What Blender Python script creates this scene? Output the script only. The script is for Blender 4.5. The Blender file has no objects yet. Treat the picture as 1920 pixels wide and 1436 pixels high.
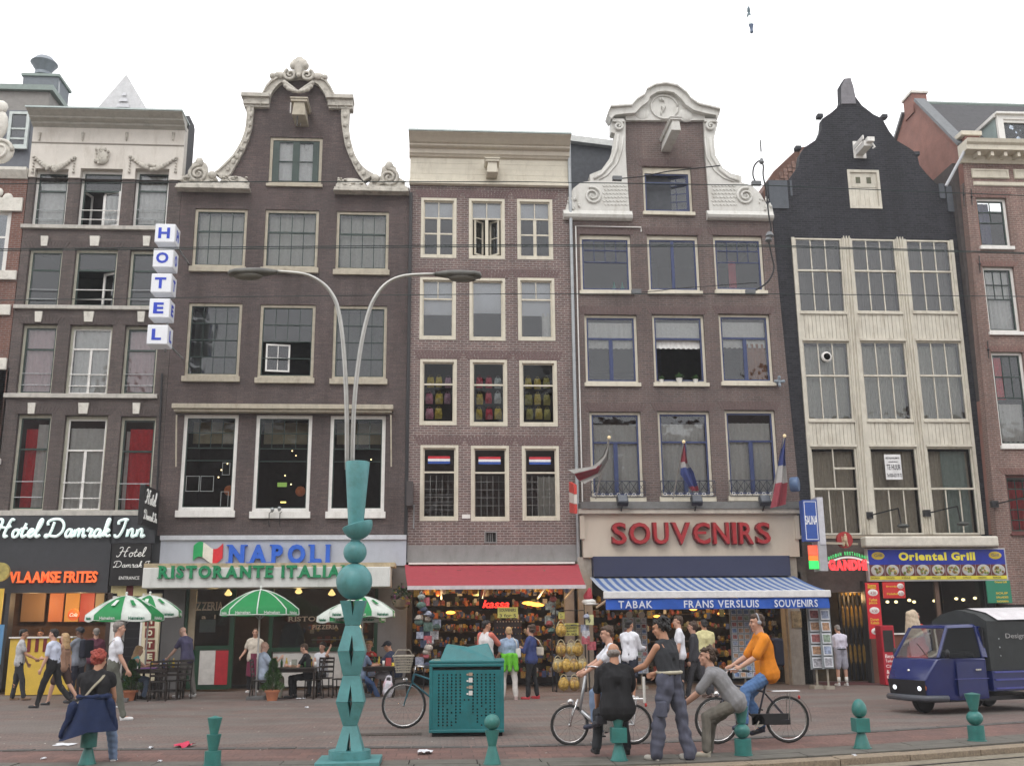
import bpy,bmesh,math,random
import numpy as np
from mathutils import Vector,Matrix
from mathutils.geometry import tessellate_polygon
random.seed(7); RS=np.random.RandomState(5)
R=math.radians
scene=bpy.context.scene
COL=scene.collection
# ---------------------------------------------------------------- camera, sky, sun, exposure
F=1905.0; TILT,YAW,ROLL=R(13.45),R(4.0),R(-0.5); CH=1.7
_f=Vector((math.sin(YAW)*math.cos(TILT),math.cos(YAW)*math.cos(TILT),math.sin(TILT)))
_r=Vector((math.cos(YAW),-math.sin(YAW),0)); _u=_r.cross(_f)
RT=math.cos(ROLL)*_r + math.sin(ROLL)*_u; UP=-math.sin(ROLL)*_r + math.cos(ROLL)*_u; FW=_f
cam_d=bpy.data.cameras.new('camera'); cam=bpy.data.objects.new('camera',cam_d); COL.objects.link(cam)
cam_d.sensor_width=36; cam_d.lens=36*F/1920; cam_d.clip_end=3000; cam_d.clip_start=0.1
cam.matrix_world=Matrix(((RT.x,UP.x,-FW.x,0),(RT.y,UP.y,-FW.y,0),(RT.z,UP.z,-FW.z,CH),(0,0,0,1)))
scene.camera=cam
world=bpy.data.worlds.new('World'); scene.world=world; world.use_nodes=True
wn=world.node_tree; wn.nodes.clear()
wo=wn.nodes.new('ShaderNodeOutputWorld'); wb=wn.nodes.new('ShaderNodeBackground')
sk=wn.nodes.new('ShaderNodeTexSky'); sk.sky_type='NISHITA'; sk.sun_disc=False
sk.sun_elevation=R(52); sk.sun_rotation=R(200); sk.dust_density=6; sk.air_density=1.6; sk.ozone_density=1
bw=wn.nodes.new('ShaderNodeRGBToBW'); mx=wn.nodes.new('ShaderNodeMix'); mx.data_type='RGBA'
mx.inputs['Factor'].default_value=0.9
cl=wn.nodes.new('ShaderNodeMix'); cl.data_type='RGBA'; cl.inputs['Factor'].default_value=0.80
cl.inputs['B'].default_value=(17.2,17.1,17.3,1)
wn.links.new(sk.outputs[0],bw.inputs[0]); wn.links.new(sk.outputs[0],mx.inputs['A']); wn.links.new(bw.outputs[0],mx.inputs['B'])
wn.links.new(mx.outputs['Result'],cl.inputs['A']); wn.links.new(cl.outputs['Result'],wb.inputs['Color'])
wn.links.new(wb.outputs[0],wo.inputs[0]); wb.inputs['Strength'].default_value=0.115
sl=bpy.data.lights.new('sun','SUN'); sl.energy=0.9; sl.angle=R(25); sl.color=(1,.97,.93)
sun=bpy.data.objects.new('sun',sl); COL.objects.link(sun)
_sd=Vector((math.sin(R(200))*math.cos(R(52)),math.cos(R(200))*math.cos(R(52)),math.sin(R(52))))
sun.rotation_euler=_sd.to_track_quat('Z','Y').to_euler()
vs=scene.view_settings; vs.view_transform='Standard'; vs.look='None'; vs.gamma=1; vs.use_curve_mapping=False
vs.exposure=0.0
# ---------------------------------------------------------------- measuring: a photo pixel meets a real plane
def ray(px,py): return ((px-960)/F)*RT - ((py-718)/F)*UP + FW
def W(px,py,Y):
    d=ray(px,py); t=Y/d.y; return Vector((d.x*t,Y,CH+d.z*t))
def G(px,py,z=0.0):
    d=ray(px,py); t=(z-CH)/d.z; return Vector((d.x*t,d.y*t,z))
# ---------------------------------------------------------------- objects
OFF={}
def prop(o,label=None,cat=None,group=None,kind=None):
    if label: o['label']=label
    if cat: o['category']=cat
    if group: o['group']=group
    if kind: o['kind']=kind
    return o
def thing(name,label,cat,loc=(0,0,0),rz=0,group=None,local=False):
    o=bpy.data.objects.new(name,None); COL.objects.link(o); o.empty_display_size=.2
    o.location=loc; o.rotation_euler=(0,0,rz)
    if not local: OFF[o.name]=Vector(loc)
    return prop(o,label,cat,group)
def link(name,me,parent=None):
    o=bpy.data.objects.new(name,me); COL.objects.link(o)
    if parent is not None:
        o.parent=parent
        if parent.name in OFF: OFF[o.name]=OFF[parent.name]
    return o
def copy_tree(o,parent=None):
    c=o.copy(); COL.objects.link(c); c.parent=parent
    for ch in list(o.children): copy_tree(ch,c)
    return c
def dup(o,loc,rz,label,group=None):
    c=copy_tree(o); c.location=loc; c.rotation_euler=(0,0,rz); c['label']=label
    if group: c['group']=group
    return c
class MB:
    def __init__(s,tf=None): s.v=[]; s.f=[]; s.m=[]; s.tf=tf
    def add(s,vs_,fs,mi=0):
        n=len(s.v); s.v.extend([tuple(p) for p in vs_]); s.f.extend([tuple(n+i for i in f) for f in fs]); s.m.extend([mi]*len(fs)); return s
    def box(s,x0,x1,y0,y1,z0,z1,mi=0,M=None):
        p=[(x0,y0,z0),(x1,y0,z0),(x1,y1,z0),(x0,y1,z0),(x0,y0,z1),(x1,y0,z1),(x1,y1,z1),(x0,y1,z1)]
        if M is not None: p=[M @ Vector(q) for q in p]
        return s.add(p,[(0,3,2,1),(4,5,6,7),(0,1,5,4),(1,2,6,5),(2,3,7,6),(3,0,4,7)],mi)
    def quad(s,a,b,c,d,mi=0): return s.add([a,b,c,d],[(0,1,2,3)],mi)
    def bar(s,a,b,w,h=None,mi=0,up=(0,0,1)):
        a,b=Vector(a),Vector(b); h=w if h is None else h; d=(b-a).normalized(); u=Vector(up)
        if abs(d.dot(u)) > .95: u=Vector((0,1,0))
        x=d.cross(u).normalized()*w/2; y=x.cross(d).normalized()*h/2
        p=[a-x-y,a+x-y,a+x+y,a-x+y,b-x-y,b+x-y,b+x+y,b-x+y]
        return s.add(p,[(0,1,2,3),(7,6,5,4),(0,4,5,1),(1,5,6,2),(2,6,7,3),(3,7,4,0)],mi)
    def tube(s,pts,r,n=8,mi=0,cap=True,flat=1.0):
        pts=[Vector(p) for p in pts]; k=len(pts); rs=r if isinstance(r,(list,tuple)) else [r]*k
        V=[]; prev=None
        for i,p in enumerate(pts):
            d=(pts[min(i+1,k-1)]-pts[max(i-1,0)])
            if d.length < 1e-9: d=Vector((0,0,1))
            d.normalize()
            if prev is None:
                u=Vector((0,0,1)) if abs(d.z) < .9 else Vector((0,1,0))
            else: u=prev
            x=d.cross(u)
            if x.length < 1e-6: x=d.cross(Vector((1,0,0)))
            x.normalize(); y=x.cross(d).normalized(); prev=y
            for j in range(n):
                a=2*math.pi*j/n; V.append(p+x*math.cos(a)*rs[i]+y*math.sin(a)*rs[i]*flat)
        Fs=[(i*n+j,i*n+(j+1) % n,(i+1)*n+(j+1) % n,(i+1)*n+j) for i in range(k-1) for j in range(n)]
        if cap: Fs += [tuple(range(n))[::-1],tuple((k-1)*n+j for j in range(n))]
        return s.add(V,Fs,mi)
    def lathe(s,prof,c=(0,0,0),n=24,mi=0,M=None,a0=0,sc=(1,1)):
        V=[]; c=Vector(c); k=len(prof)
        for (r,z) in prof:
            for j in range(n):
                a=a0+2*math.pi*j/n; q=Vector((r*math.cos(a)*sc[0],r*math.sin(a)*sc[1],z))
                if M is not None: q=M @ q
                V.append(c+q)
        Fs=[(i*n+j,i*n+(j+1) % n,(i+1)*n+(j+1) % n,(i+1)*n+j) for i in range(k-1) for j in range(n)]
        if prof[0][0] > 1e-5: Fs.append(tuple(range(n))[::-1])
        if prof[-1][0] > 1e-5: Fs.append(tuple((k-1)*n+j for j in range(n)))
        return s.add(V,Fs,mi)
    def ball(s,c,r,n=12,mi=0,M=None):
        r=(r,r,r) if not isinstance(r,(tuple,list)) else r; V=[]; c=Vector(c)
        for i in range(n//2+1):
            t=math.pi*i/(n//2)
            for j in range(n):
                a=2*math.pi*j/n; q=Vector((r[0]*math.sin(t)*math.cos(a),r[1]*math.sin(t)*math.sin(a),-r[2]*math.cos(t)))
                if M is not None: q=M @ q
                V.append(c+q)
        return s.add(V,[(i*n+j,i*n+(j+1) % n,(i+1)*n+(j+1) % n,(i+1)*n+j) for i in range(n//2) for j in range(n)],mi)
    def cone(s,a,b,ra,rb,n=10,mi=0):     # round cone
        a,b=Vector(a),Vector(b); d=b-a; L=max(d.length,1e-4)
        q=Vector((0,0,1)).rotation_difference(d.normalized()).to_matrix() if d.length > 1e-5 else Matrix.Identity(3)
        pr=[(max(ra*math.sin(t),0),-ra*math.cos(t)) for t in (0.001,.5,1.05,1.5708)] + [(max(rb*math.cos(t),0),L+rb*math.sin(t)) for t in (0,.52,1.05,1.57)]
        return s.lathe(pr,a,n,mi,q)
    def prism(s,pts,y0,y1,mi=0,holes=(),back=True):   # outline in (x, z), from y0 (front) to y1
        loops=[[Vector((p[0],p[1],0)) for p in pts]]+[[Vector((p[0],p[1],0)) for p in h] for h in holes]
        flat=[p for l in loops for p in l]; tris=tessellate_polygon(loops); n=len(flat)
        V=[(p.x,y0,p.y) for p in flat]+[(p.x,y1,p.y) for p in flat]; Fs=[]
        for t in tris:
            a,b,c=[flat[i] for i in t]
            cr=(b-a).cross(c-a).z
            if abs(cr) < 1e-9: continue
            t=t if cr > 0 else (t[0],t[2],t[1])
            Fs.append(tuple(t))
            if back: Fs.append((t[2]+n,t[1]+n,t[0]+n))
        k=0
        for li,l in enumerate(loops):
            m=len(l); ar=sum(l[i].x*l[(i+1) % m].y-l[(i+1) % m].x*l[i].y for i in range(m))
            ccw=ar > 0
            for i in range(m):
                a,b=k+i,k+(i+1) % m
                f=(a,a+n,b+n,b)
                if ccw != (li > 0): f=f if not ccw or li > 0 else f
                f=f[::-1] if (ccw == (li == 0)) else f
                Fs.append(f)
            k += m
        return s.add(V,Fs,mi)
    def build(s,name,mat,parent=None,smooth=False,bevel=0,auto=None):
        me=bpy.data.meshes.new(name); off=OFF.get(parent.name) if parent is not None else None
        V=s.v
        if s.tf: V=[s.tf(p) for p in V]
        if off is not None: V=[(p[0]-off.x,p[1]-off.y,p[2]-off.z) for p in V]
        me.from_pydata([tuple(p) for p in V],[],s.f)
        ms=mat if isinstance(mat,(list,tuple)) else [mat]
        for m in ms: me.materials.append(m)
        if len(ms) > 1: me.polygons.foreach_set('material_index',s.m)
        if smooth: me.polygons.foreach_set('use_smooth',[True]*len(s.f))
        me.update(); o=link(name,me,parent)
        if smooth and auto:
            me.set_sharp_from_angle(angle=R(auto))
        if bevel:
            b=o.modifiers.new('bevel','BEVEL'); b.width=bevel; b.segments=2; b.limit_method='ANGLE'
        return o
# ---------------------------------------------------------------- materials
MC={}
def nd(nt,t,**kw):
    n=nt.nodes.new('ShaderNode'+t)
    for k,v in kw.items():
        if k.startswith('_'): setattr(n,k[1:],v)
        else: n.inputs[k.replace('__',' ')].default_value=v
    return n
def M_(name,col,rough=.6,metal=0,var=.12,scale=6,bump=.0,spec=.4,emit=0,dirt=0,dirtcol=(.06,.055,.045),bscale=None,alpha=1,coat=0,vert=0):
    if name in MC: return MC[name]
    m=bpy.data.materials.new(name); m.use_nodes=True; nt=m.node_tree; p=nt.nodes['Principled BSDF']; L=nt.links.new
    c=(col[0],col[1],col[2],1)
    p.inputs['Roughness'].default_value=rough; p.inputs['Metallic'].default_value=metal; p.inputs['Specular IOR Level'].default_value=spec
    p.inputs['Coat Weight'].default_value=coat
    geo=nd(nt,'NewGeometry'); last=None
    if var or dirt or bump:
        no=nd(nt,'TexNoise',Scale=scale,Detail=6.0,Roughness=.62); L(geo.outputs['Position'],no.inputs['Vector'])
        mr=nd(nt,'MapRange'); mr.inputs['From Min'].default_value=.3; mr.inputs['From Max'].default_value=.7
        mr.inputs['To Min'].default_value=1-var; mr.inputs['To Max'].default_value=1+var; L(no.outputs[0],mr.inputs[0])
        mu=nd(nt,'VectorMath',_operation='SCALE'); mu.inputs[0].default_value=c[:3]; L(mr.outputs[0],mu.inputs['Scale']); last=mu.outputs[0]
    if dirt:
        mp=nd(nt,'Mapping'); mp.inputs['Scale'].default_value=(2.2,2.2,.5 if vert else 2.2); L(geo.outputs['Position'],mp.inputs[0])
        n2=nd(nt,'TexNoise',Scale=2.3,Detail=8.0,Roughness=.72); L(mp.outputs[0],n2.inputs['Vector'])
        m2=nd(nt,'MapRange'); m2.inputs['From Min'].default_value=.5; m2.inputs['From Max'].default_value=.78; m2.inputs['To Max'].default_value=dirt
        L(n2.outputs[0],m2.inputs[0]); mi=nd(nt,'Mix',_data_type='RGBA'); L(m2.outputs[0],mi.inputs['Factor'])
        L(last,mi.inputs['A']); mi.inputs['B'].default_value=(*dirtcol,1); last=mi.outputs['Result']
    if last: L(last,p.inputs['Base Color'])
    else: p.inputs['Base Color'].default_value=c
    if bump:
        nb=nd(nt,'TexNoise',Scale=bscale or scale*5,Detail=5.0); L(geo.outputs['Position'],nb.inputs['Vector'])
        bp=nd(nt,'Bump',Strength=bump,Distance=.02); L(nb.outputs[0],bp.inputs['Height']); L(bp.outputs[0],p.inputs['Normal'])
    if emit: p.inputs['Emission Color'].default_value=c; p.inputs['Emission Strength'].default_value=emit
    if alpha < 1: p.inputs['Alpha'].default_value=alpha
    MC[name]=m; return m
def brick(name,c1,c2,mortar,bw_=.215,bh=.068,stain=.35,ms=.011,plane='wall',staincol=(.035,.03,.03),bump=.35,rough=.85,patch=None):
    m=bpy.data.materials.new(name); m.use_nodes=True; nt=m.node_tree; p=nt.nodes['Principled BSDF']; L=nt.links.new
    p.inputs['Roughness'].default_value=rough; p.inputs['Specular IOR Level'].default_value=.25
    geo=nd(nt,'NewGeometry'); se=nd(nt,'SeparateXYZ'); L(geo.outputs['Position'],se.inputs[0]); co=nd(nt,'CombineXYZ')
    if plane == 'wall':
        ad=nd(nt,'Math',_operation='ADD'); L(se.outputs[0],ad.inputs[0]); L(se.outputs[1],ad.inputs[1]); L(ad.outputs[0],co.inputs[0]); L(se.outputs[2],co.inputs[1])
    else: L(se.outputs[0],co.inputs[0]); L(se.outputs[1],co.inputs[1])
    # slight waviness of the courses
    b=nd(nt,'TexBrick',_offset=.5); L(co.outputs[0],b.inputs['Vector'])
    for k,v in (('Scale',1.0),('Brick Width',bw_),('Row Height',bh),('Mortar Size',ms),('Mortar Smooth',.25),('Bias',0.0)): b.inputs[k].default_value=v
    b.inputs['Color1'].default_value=(*c1,1); b.inputs['Color2'].default_value=(*c2,1); b.inputs['Mortar'].default_value=(*mortar,1)
    n=nd(nt,'TexNoise',Scale=.55,Detail=9.0,Roughness=.68); L(geo.outputs['Position'],n.inputs['Vector'])
    mr=nd(nt,'MapRange'); mr.inputs['From Min'].default_value=.4; mr.inputs['From Max'].default_value=.75; mr.inputs['To Max'].default_value=stain; L(n.outputs[0],mr.inputs[0])
    mi=nd(nt,'Mix',_data_type='RGBA'); L(mr.outputs[0],mi.inputs['Factor']); L(b.outputs['Color'],mi.inputs['A']); mi.inputs['B'].default_value=(*staincol,1)
    last=mi.outputs['Result']
    if patch:
        n3=nd(nt,'TexNoise',Scale=.8,Detail=3.0); mp=nd(nt,'Mapping'); mp.inputs['Scale'].default_value=(.5,1.3,1); mp.inputs['Location'].default_value=(3,1,0); L(geo.outputs['Position'],mp.inputs[0]); L(mp.outputs[0],n3.inputs['Vector'])
        m3=nd(nt,'MapRange'); m3.inputs['From Min'].default_value=.46; m3.inputs['From Max'].default_value=.56; m3.inputs['To Max'].default_value=.75; L(n3.outputs[0],m3.inputs[0])
        i3=nd(nt,'Mix',_data_type='RGBA'); L(m3.outputs[0],i3.inputs['Factor']); L(last,i3.inputs['A']); i3.inputs['B'].default_value=(*patch,1); last=i3.outputs['Result']
    n6=nd(nt,'TexNoise',Scale=1.0,Detail=6.0,Roughness=.7); m6=nd(nt,'Mapping'); m6.inputs['Scale'].default_value=(1.6,1.6,.22) if plane == 'wall' else (.7,1.2,1); L(geo.outputs['Position'],m6.inputs[0]); L(m6.outputs[0],n6.inputs['Vector'])
    r6=nd(nt,'MapRange'); r6.inputs['From Min'].default_value=.32; r6.inputs['From Max'].default_value=.7; r6.inputs['To Min'].default_value=1.28 if plane == 'wall' else 1.16; r6.inputs['To Max'].default_value=.74 if plane == 'wall' else .84; L(n6.outputs[0],r6.inputs[0]); v6=nd(nt,'VectorMath',_operation='SCALE'); L(last,v6.inputs[0]); L(r6.outputs[0],v6.inputs['Scale']); last=v6.outputs[0]
    n4=nd(nt,'TexNoise',Scale=26.0,Detail=3.0); L(geo.outputs['Position'],n4.inputs['Vector'])
    r4=nd(nt,'MapRange'); r4.inputs['From Min'].default_value=.3; r4.inputs['From Max'].default_value=.7; r4.inputs['To Min'].default_value=.75; r4.inputs['To Max'].default_value=1.25; L(n4.outputs[0],r4.inputs[0])
    vm=nd(nt,'VectorMath',_operation='SCALE'); L(last,vm.inputs[0]); L(r4.outputs[0],vm.inputs['Scale']); L(vm.outputs[0],p.inputs['Base Color'])
    bp=nd(nt,'Bump',Strength=bump,Distance=.02); bp.invert=True; L(b.outputs['Fac'],bp.inputs['Height']); L(bp.outputs[0],p.inputs['Normal'])
    MC[name]=m; return m
def glass(name,tint=(.75,.8,.8),refl=1.0,rough=.02,clear=.7,wavy=.12):
    if name in MC: return MC[name]
    m=bpy.data.materials.new(name); m.use_nodes=True; nt=m.node_tree; nt.nodes.clear(); L=nt.links.new
    o=nd(nt,'OutputMaterial'); t=nd(nt,'BsdfTransparent'); t.inputs[0].default_value=(*[clear*x for x in tint],1)
    g=nd(nt,'BsdfGlossy',Roughness=rough); g.inputs['Color'].default_value=(.95,.97,1,1)
    geo=nd(nt,'NewGeometry'); n=nd(nt,'TexNoise',Scale=1.7,Detail=2.0); L(geo.outputs['Position'],n.inputs['Vector'])
    bp=nd(nt,'Bump',Strength=wavy,Distance=.1); L(n.outputs[0],bp.inputs['Height']); L(bp.outputs[0],g.inputs['Normal'])
    fr=nd(nt,'Fresnel',IOR=1.75 if refl >= 1 else 1.45); mu=nd(nt,'Math',_operation='MULTIPLY'); mu.inputs[1].default_value=refl; L(fr.outputs[0],mu.inputs[0])
    mx_=nd(nt,'MixShader'); L(mu.outputs[0],mx_.inputs[0]); L(t.outputs[0],mx_.inputs[1]); L(g.outputs[0],mx_.inputs[2]); L(mx_.outputs[0],o.inputs[0])
    MC[name]=m; return m
def em(name,col,s): return M_(name,col,var=0,emit=s,rough=.5)
cream=M_('cream_paint',(.60,.56,.46),.5,var=.08,scale=3,dirt=.5,dirtcol=(.28,.23,.16),vert=1)
cream2=M_('aged_cream_paint',(.57,.54,.46),.6,var=.12,scale=3,dirt=.65,dirtcol=(.22,.17,.11),vert=1)
white=M_('white_paint',(.72,.71,.68),.5,var=.06,dirt=.45,dirtcol=(.35,.32,.27),vert=1)
stone=M_('carved_sandstone',(.50,.475,.42),.85,var=.2,scale=5,dirt=.9,dirtcol=(.10,.09,.075),bump=.4)
lstone=M_('white_carved_stone',(.66,.64,.58),.8,var=.1,scale=5,dirt=.6,dirtcol=(.25,.22,.18),bump=.2)
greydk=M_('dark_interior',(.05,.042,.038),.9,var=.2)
gwood=M_('dark_green_paint',(.028,.05,.042),.35,var=.15)
bwood=M_('dark_blue_paint',(.035,.05,.13),.35,var=.15)
blackm=M_('black_metal',(.02,.02,.022),.45,var=.15)
steel=M_('galvanised_steel',(.34,.36,.37),.42,metal=.55,var=.15)
tealp=M_('teal_post_paint',(.078,.245,.255),.5,var=.2,scale=4,dirt=.6,dirtcol=(.04,.12,.09),bump=.04,coat=.1)
tealm=M_('teal_paint',(.034,.175,.16),.45,var=.22,scale=5,dirt=.7,dirtcol=(.04,.11,.08),bump=.04,coat=.1)
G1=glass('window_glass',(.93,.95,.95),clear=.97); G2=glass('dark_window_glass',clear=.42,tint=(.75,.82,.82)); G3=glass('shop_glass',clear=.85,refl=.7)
net=M_('net_curtain',(.78,.78,.76),.9,var=.1,scale=12); redc=M_('red_curtain',(.75,.05,.07),.85,var=.15,scale=12)
pinkc=M_('pink_net_curtain',(.68,.52,.54),.9,var=.1,scale=12); orgc=M_('orange_curtain',(.35,.16,.08),.85,var=.1); blind=M_('roller_blind',(.78,.80,.84),.8,var=.04)
greyc=M_('grey_curtain',(.50,.50,.45),.9,var=.12,scale=10); brnc=M_('brown_curtain',(.54,.44,.36),.9,var=.12,scale=10); bluec=M_('blue_curtain',(.12,.12,.22),.9,var=.12)
# ---------------------------------------------------------------- text
FONTC={}
def glyphs(s,ext=.1,bold=0,spacing=1.0):
    k=(s,ext,bold,spacing)
    if k in FONTC: return FONTC[k]
    c=bpy.data.curves.new('t','FONT'); c.body=s; c.extrude=ext/2; c.offset=bold; c.space_character=spacing; c.resolution_u=3
    o=bpy.data.objects.new('t',c); COL.objects.link(o); bpy.context.view_layer.update()
    dg=bpy.context.evaluated_depsgraph_get(); me=bpy.data.meshes.new_from_object(o.evaluated_get(dg))
    V=np.array([v.co[:] for v in me.vertices]).reshape(-1,3); Fs=[tuple(p.vertices) for p in me.polygons]
    bpy.data.objects.remove(o); bpy.data.meshes.remove(me); FONTC[k]=(V,Fs); return V,Fs
def put_text(mb,s,O,U,V,N,bold=0,shear=0,mi=0,spacing=1.0,fit=True):
    """text fills the box spanned by U (width) and V (height) from corner O, relief along N"""
    P,Fs=glyphs(s,.1,bold,spacing)
    if len(P) == 0: return mb
    a,b=P.min(0),P.max(0); q=(P-a)/np.maximum(b-a,1e-6)
    O,U,V,N=[np.array(x,float) for x in (O,U,V,N)]
    X=O+np.outer(q[:,0]+shear*q[:,1]*(np.linalg.norm(V)/np.linalg.norm(U)),U)+np.outer(q[:,1],V)+np.outer(q[:,2],N)
    return mb.add(X.tolist(),Fs,mi)
SER={'N': [(0,0),(0,1),(1,1)],'A': [(0,0),(1,0)],'P': [(0.05,0),(0.05,1)],'O': [],'L': [(0.05,0),(0.05,1),(1,.12,1)],'I': [(.5,0),(.5,1)],
       'R': [(0.05,0),(0.05,1),(.95,0)],'S': [(0,.2,1),(1,.8,1)],'T': [(.5,0),(0,.9,1),(1,.9,1)],'E': [(0.05,0),(0.05,1),(1,.1,1),(1,.9,1)],' ': []}
def letters(s,parent,mat,O,U,V,N,bold=.02,serif=True,gap=.12,name='letter',mats=None,shear=0,split=True,side=None):
    O,U,V,N=[np.array(x,float) for x in (O,U,V,N)]
    H=glyphs('H',.1,bold)[0]; ch=H[:,1].max()-H[:,1].min(); ws=[]
    for c in s:
        if c == ' ': ws.append(.35); continue
        P=glyphs(c,.1,bold)[0]; ws.append((P[:,0].max()-P[:,0].min())/ch)
    tot=sum(ws)+gap*(len(s)-1); x=0; un=U/tot; out=[]; mb=MB()
    for c,w in zip(s,ws):
        if c != ' ':
            P,Fs=glyphs(c,.1,bold); y0=(P[:,1]-H[:,1].min())/ch; xx=(P[:,0]-P[:,0].min())/ch; zz=(P[:,2]-P[:,2].min())/max(np.ptp(P[:,2]),1e-6)
            if split: mb=MB()
            mb.add((O+np.outer(x+xx+shear*y0,un)+np.outer(y0,V)+np.outer(zz,N)).tolist(),Fs)
            if serif:
                for sp in SER.get(c,[]):
                    cx=x+sp[0]*w; cy=sp[1]; sw,sh=(.16,.07) if len(sp) == 2 else (.05,.16)
                    cy=min(max(cy,sh/2),1-sh/2); cx=min(max(cx,x+.0),x+w)
                    p=[O+(cx+i*sw)*un+(cy+j*sh*.5)*V+k*N*1.02 for k in (0,1) for (i,j) in ((-1,-1),(1,-1),(1,1),(-1,1))]
                    mb.add([list(q) for q in p],[(0,1,2,3),(7,6,5,4),(0,4,5,1),(1,5,6,2),(2,6,7,3),(3,7,4,0)])
            if split: out.append(mb.build(name,mat,parent))
        x += w+gap
    if not split: out.append(mb.build(name,mat,parent))
    return out
SCR={'H': (.95,[[(.0,.85),(.08,.98),(.25,1.0),(.32,.8),(.2,.3),(.08,.02),(-.08,-.02),(-.12,.12)],[(.95,.95),(.8,1.0),(.7,.7),(.6,.2),(.66,0),(.8,.08)],[(.1,.42),(.3,.55),(.62,.52),(.85,.62)]]),
       'o': (.42,[[(.3,.42),(.12,.38),(.06,.18),(.14,0),(.3,.03),(.38,.22),(.32,.4),(.24,.36),(.45,.38)]]),
       't': (.36,[[(.22,.78),(.14,.4),(.12,.1),(.22,0),(.38,.12)],[(.0,.46),(.34,.5)]]),
       'e': (.40,[[(.0,.1),(.2,.2),(.34,.34),(.24,.45),(.1,.3),(.1,.08),(.24,0),(.42,.12)]]),
       'l': (.34,[[(.0,.1),(.2,.5),(.28,.9),(.2,1.0),(.1,.7),(.1,.15),(.18,0),(.34,.12)]]),
       'D': (1.0,[[(.3,.85),(.26,.4),(.16,.05),(.0,0),(.02,.12),(.3,.06),(.62,.04),(.86,.3),(.86,.7),(.6,.98),(.2,1.0),(-.05,.85),(.0,.66)]]),
       'a': (.46,[[(.34,.38),(.16,.42),(.04,.2),(.12,0),(.28,.08),(.36,.42),(.34,.1),(.4,0),(.5,.1)]]),
       'm': (.68,[[(.04,.42),(.06,0),(.1,.3),(.22,.44),(.28,.3),(.28,0),(.32,.3),(.46,.44),(.52,.3),(.52,.06),(.6,0),(.7,.1)]]),
       'n': (.5,[[(.04,.42),(.06,0),(.1,.3),(.24,.44),(.32,.3),(.32,.06),(.4,0),(.52,.1)]]),
       'r': (.36,[[(.0,.3),(.1,.48),(.16,.4),(.26,.4),(.2,.1),(.26,0),(.4,.1)]]),
       'k': (.46,[[(.0,.1),(.2,.6),(.24,.98),(.14,.95),(.1,.4),(.08,0)],[(.1,.2),(.26,.42),(.34,.34),(.18,.22),(.3,.04),(.48,.1)]]),
       'I': (.55,[[(.5,.95),(.3,1.0),(.0,.88),(.02,.7)],[(.38,.98),(.34,.5),(.2,.05),(.0,0),(-.06,.14)]]),' ': (.28,[])}
def smooth_path(p,k=4):
    p=[Vector((*q,0)) if len(q) == 2 else Vector(q) for q in p]; out=[]
    for i in range(len(p)-1):
        a,b,c,d=p[max(i-1,0)],p[i],p[i+1],p[min(i+2,len(p)-1)]
        for j in range(k):
            t=j/k; out.append(.5*((2*b)+(c-a)*t+(2*a-5*b+4*c-d)*t*t+(3*b-a-3*c+d)*t**3))
    out.append(p[-1]); return out
def script(s,parent,mat,O,U,V,r,name='letter',split=True,slant=.28,N=(0,-1,0)):
    O,U,V=Vector(O),Vector(U),Vector(V); tot=sum(SCR[c][0] for c in s); x=0; mb=MB()
    un=U/tot
    for c in s:
        w,st=SCR[c]
        if st:
            if split: mb=MB()
            for k in st:
                mb.tube([O+(x+q.x*.95+slant*q.y*.6)*un+q.y*V for q in smooth_path(k,4)],r,6)
            if split: mb.build(name,mat,parent,smooth=True)
        x += w
    if not split: mb.build(name,mat,parent,smooth=True)
# ---------------------------------------------------------------- building kit
YB=30.0
class Rt:
    def __init__(s,l,r,t,b,Y=YB,lean=0):
        ym,xm=(t+b)/2,(l+r)/2; s.Y=Y; s.lean=lean
        s.x0,s.x1=W(l,ym,Y).x,W(r,ym,Y).x; s.z1,s.z0=W(xm,t,Y).z,W(xm,b,Y).z; s.zc=(s.z0+s.z1)/2
        s.w,s.h=s.x1-s.x0,s.z1-s.z0
    def loop(s,e=0):
        f=lambda x,z: (x+s.lean*(z-s.zc),z)
        return [f(s.x0-e,s.z0-e),f(s.x1+e,s.z0-e),f(s.x1+e,s.z1+e),f(s.x0-e,s.z1+e)]
    def tf(s,p): return (p[0]+s.lean*(p[2]-s.zc),p[1],p[2])
def pxl(pts,Y=YB): return [((lambda p: (p.x,p.z))(W(a,b,Y))) for a,b in pts]
def ring(mb,x0,x1,z0,z1,w,y0,y1,wb=None,wt=None):
    wb=w if wb is None else wb; wt=w if wt is None else wt
    mb.box(x0,x1,y0,y1,z0,z0+wb); mb.box(x0,x1,y0,y1,z1-wt,z1); mb.box(x0,x0+w,y0,y1,z0+wb,z1-wt); mb.box(x1-w,x1,y0,y1,z0+wb,z1-wt)
def drape(mb,x0,x1,z0,z1,y,folds=None,amp=.03,scal=0,tilt=0,gather=0):
    n=max(int((x1-x0)/.025),6); folds=folds or (x1-x0)/.16; ph=random.random()*6; V=[]; m=5
    for j in range(m):
        t=j/(m-1)
        for i in range(n+1):
            u=i/n; x=x0+(x1-x0)*u; x += gather*(t**2)*(x1-x0)*(1-u)
            yy=y+amp*math.sin(u*folds*6.283+ph+.6*math.sin(3*t+ph))*(.6+.4*t)+.012*math.sin(u*folds*17+t)
            zz=z1-(z1-z0)*t
            if j == m-1 and scal: zz += scal*abs(math.sin(u*folds*3.14))
            V.append((x+tilt*t*(x1-x0),yy,zz))
    mb.add(V,[(j*(n+1)+i,j*(n+1)+i+1,(j+1)*(n+1)+i+1,(j+1)*(n+1)+i) for j in range(m-1) for i in range(n)])
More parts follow.
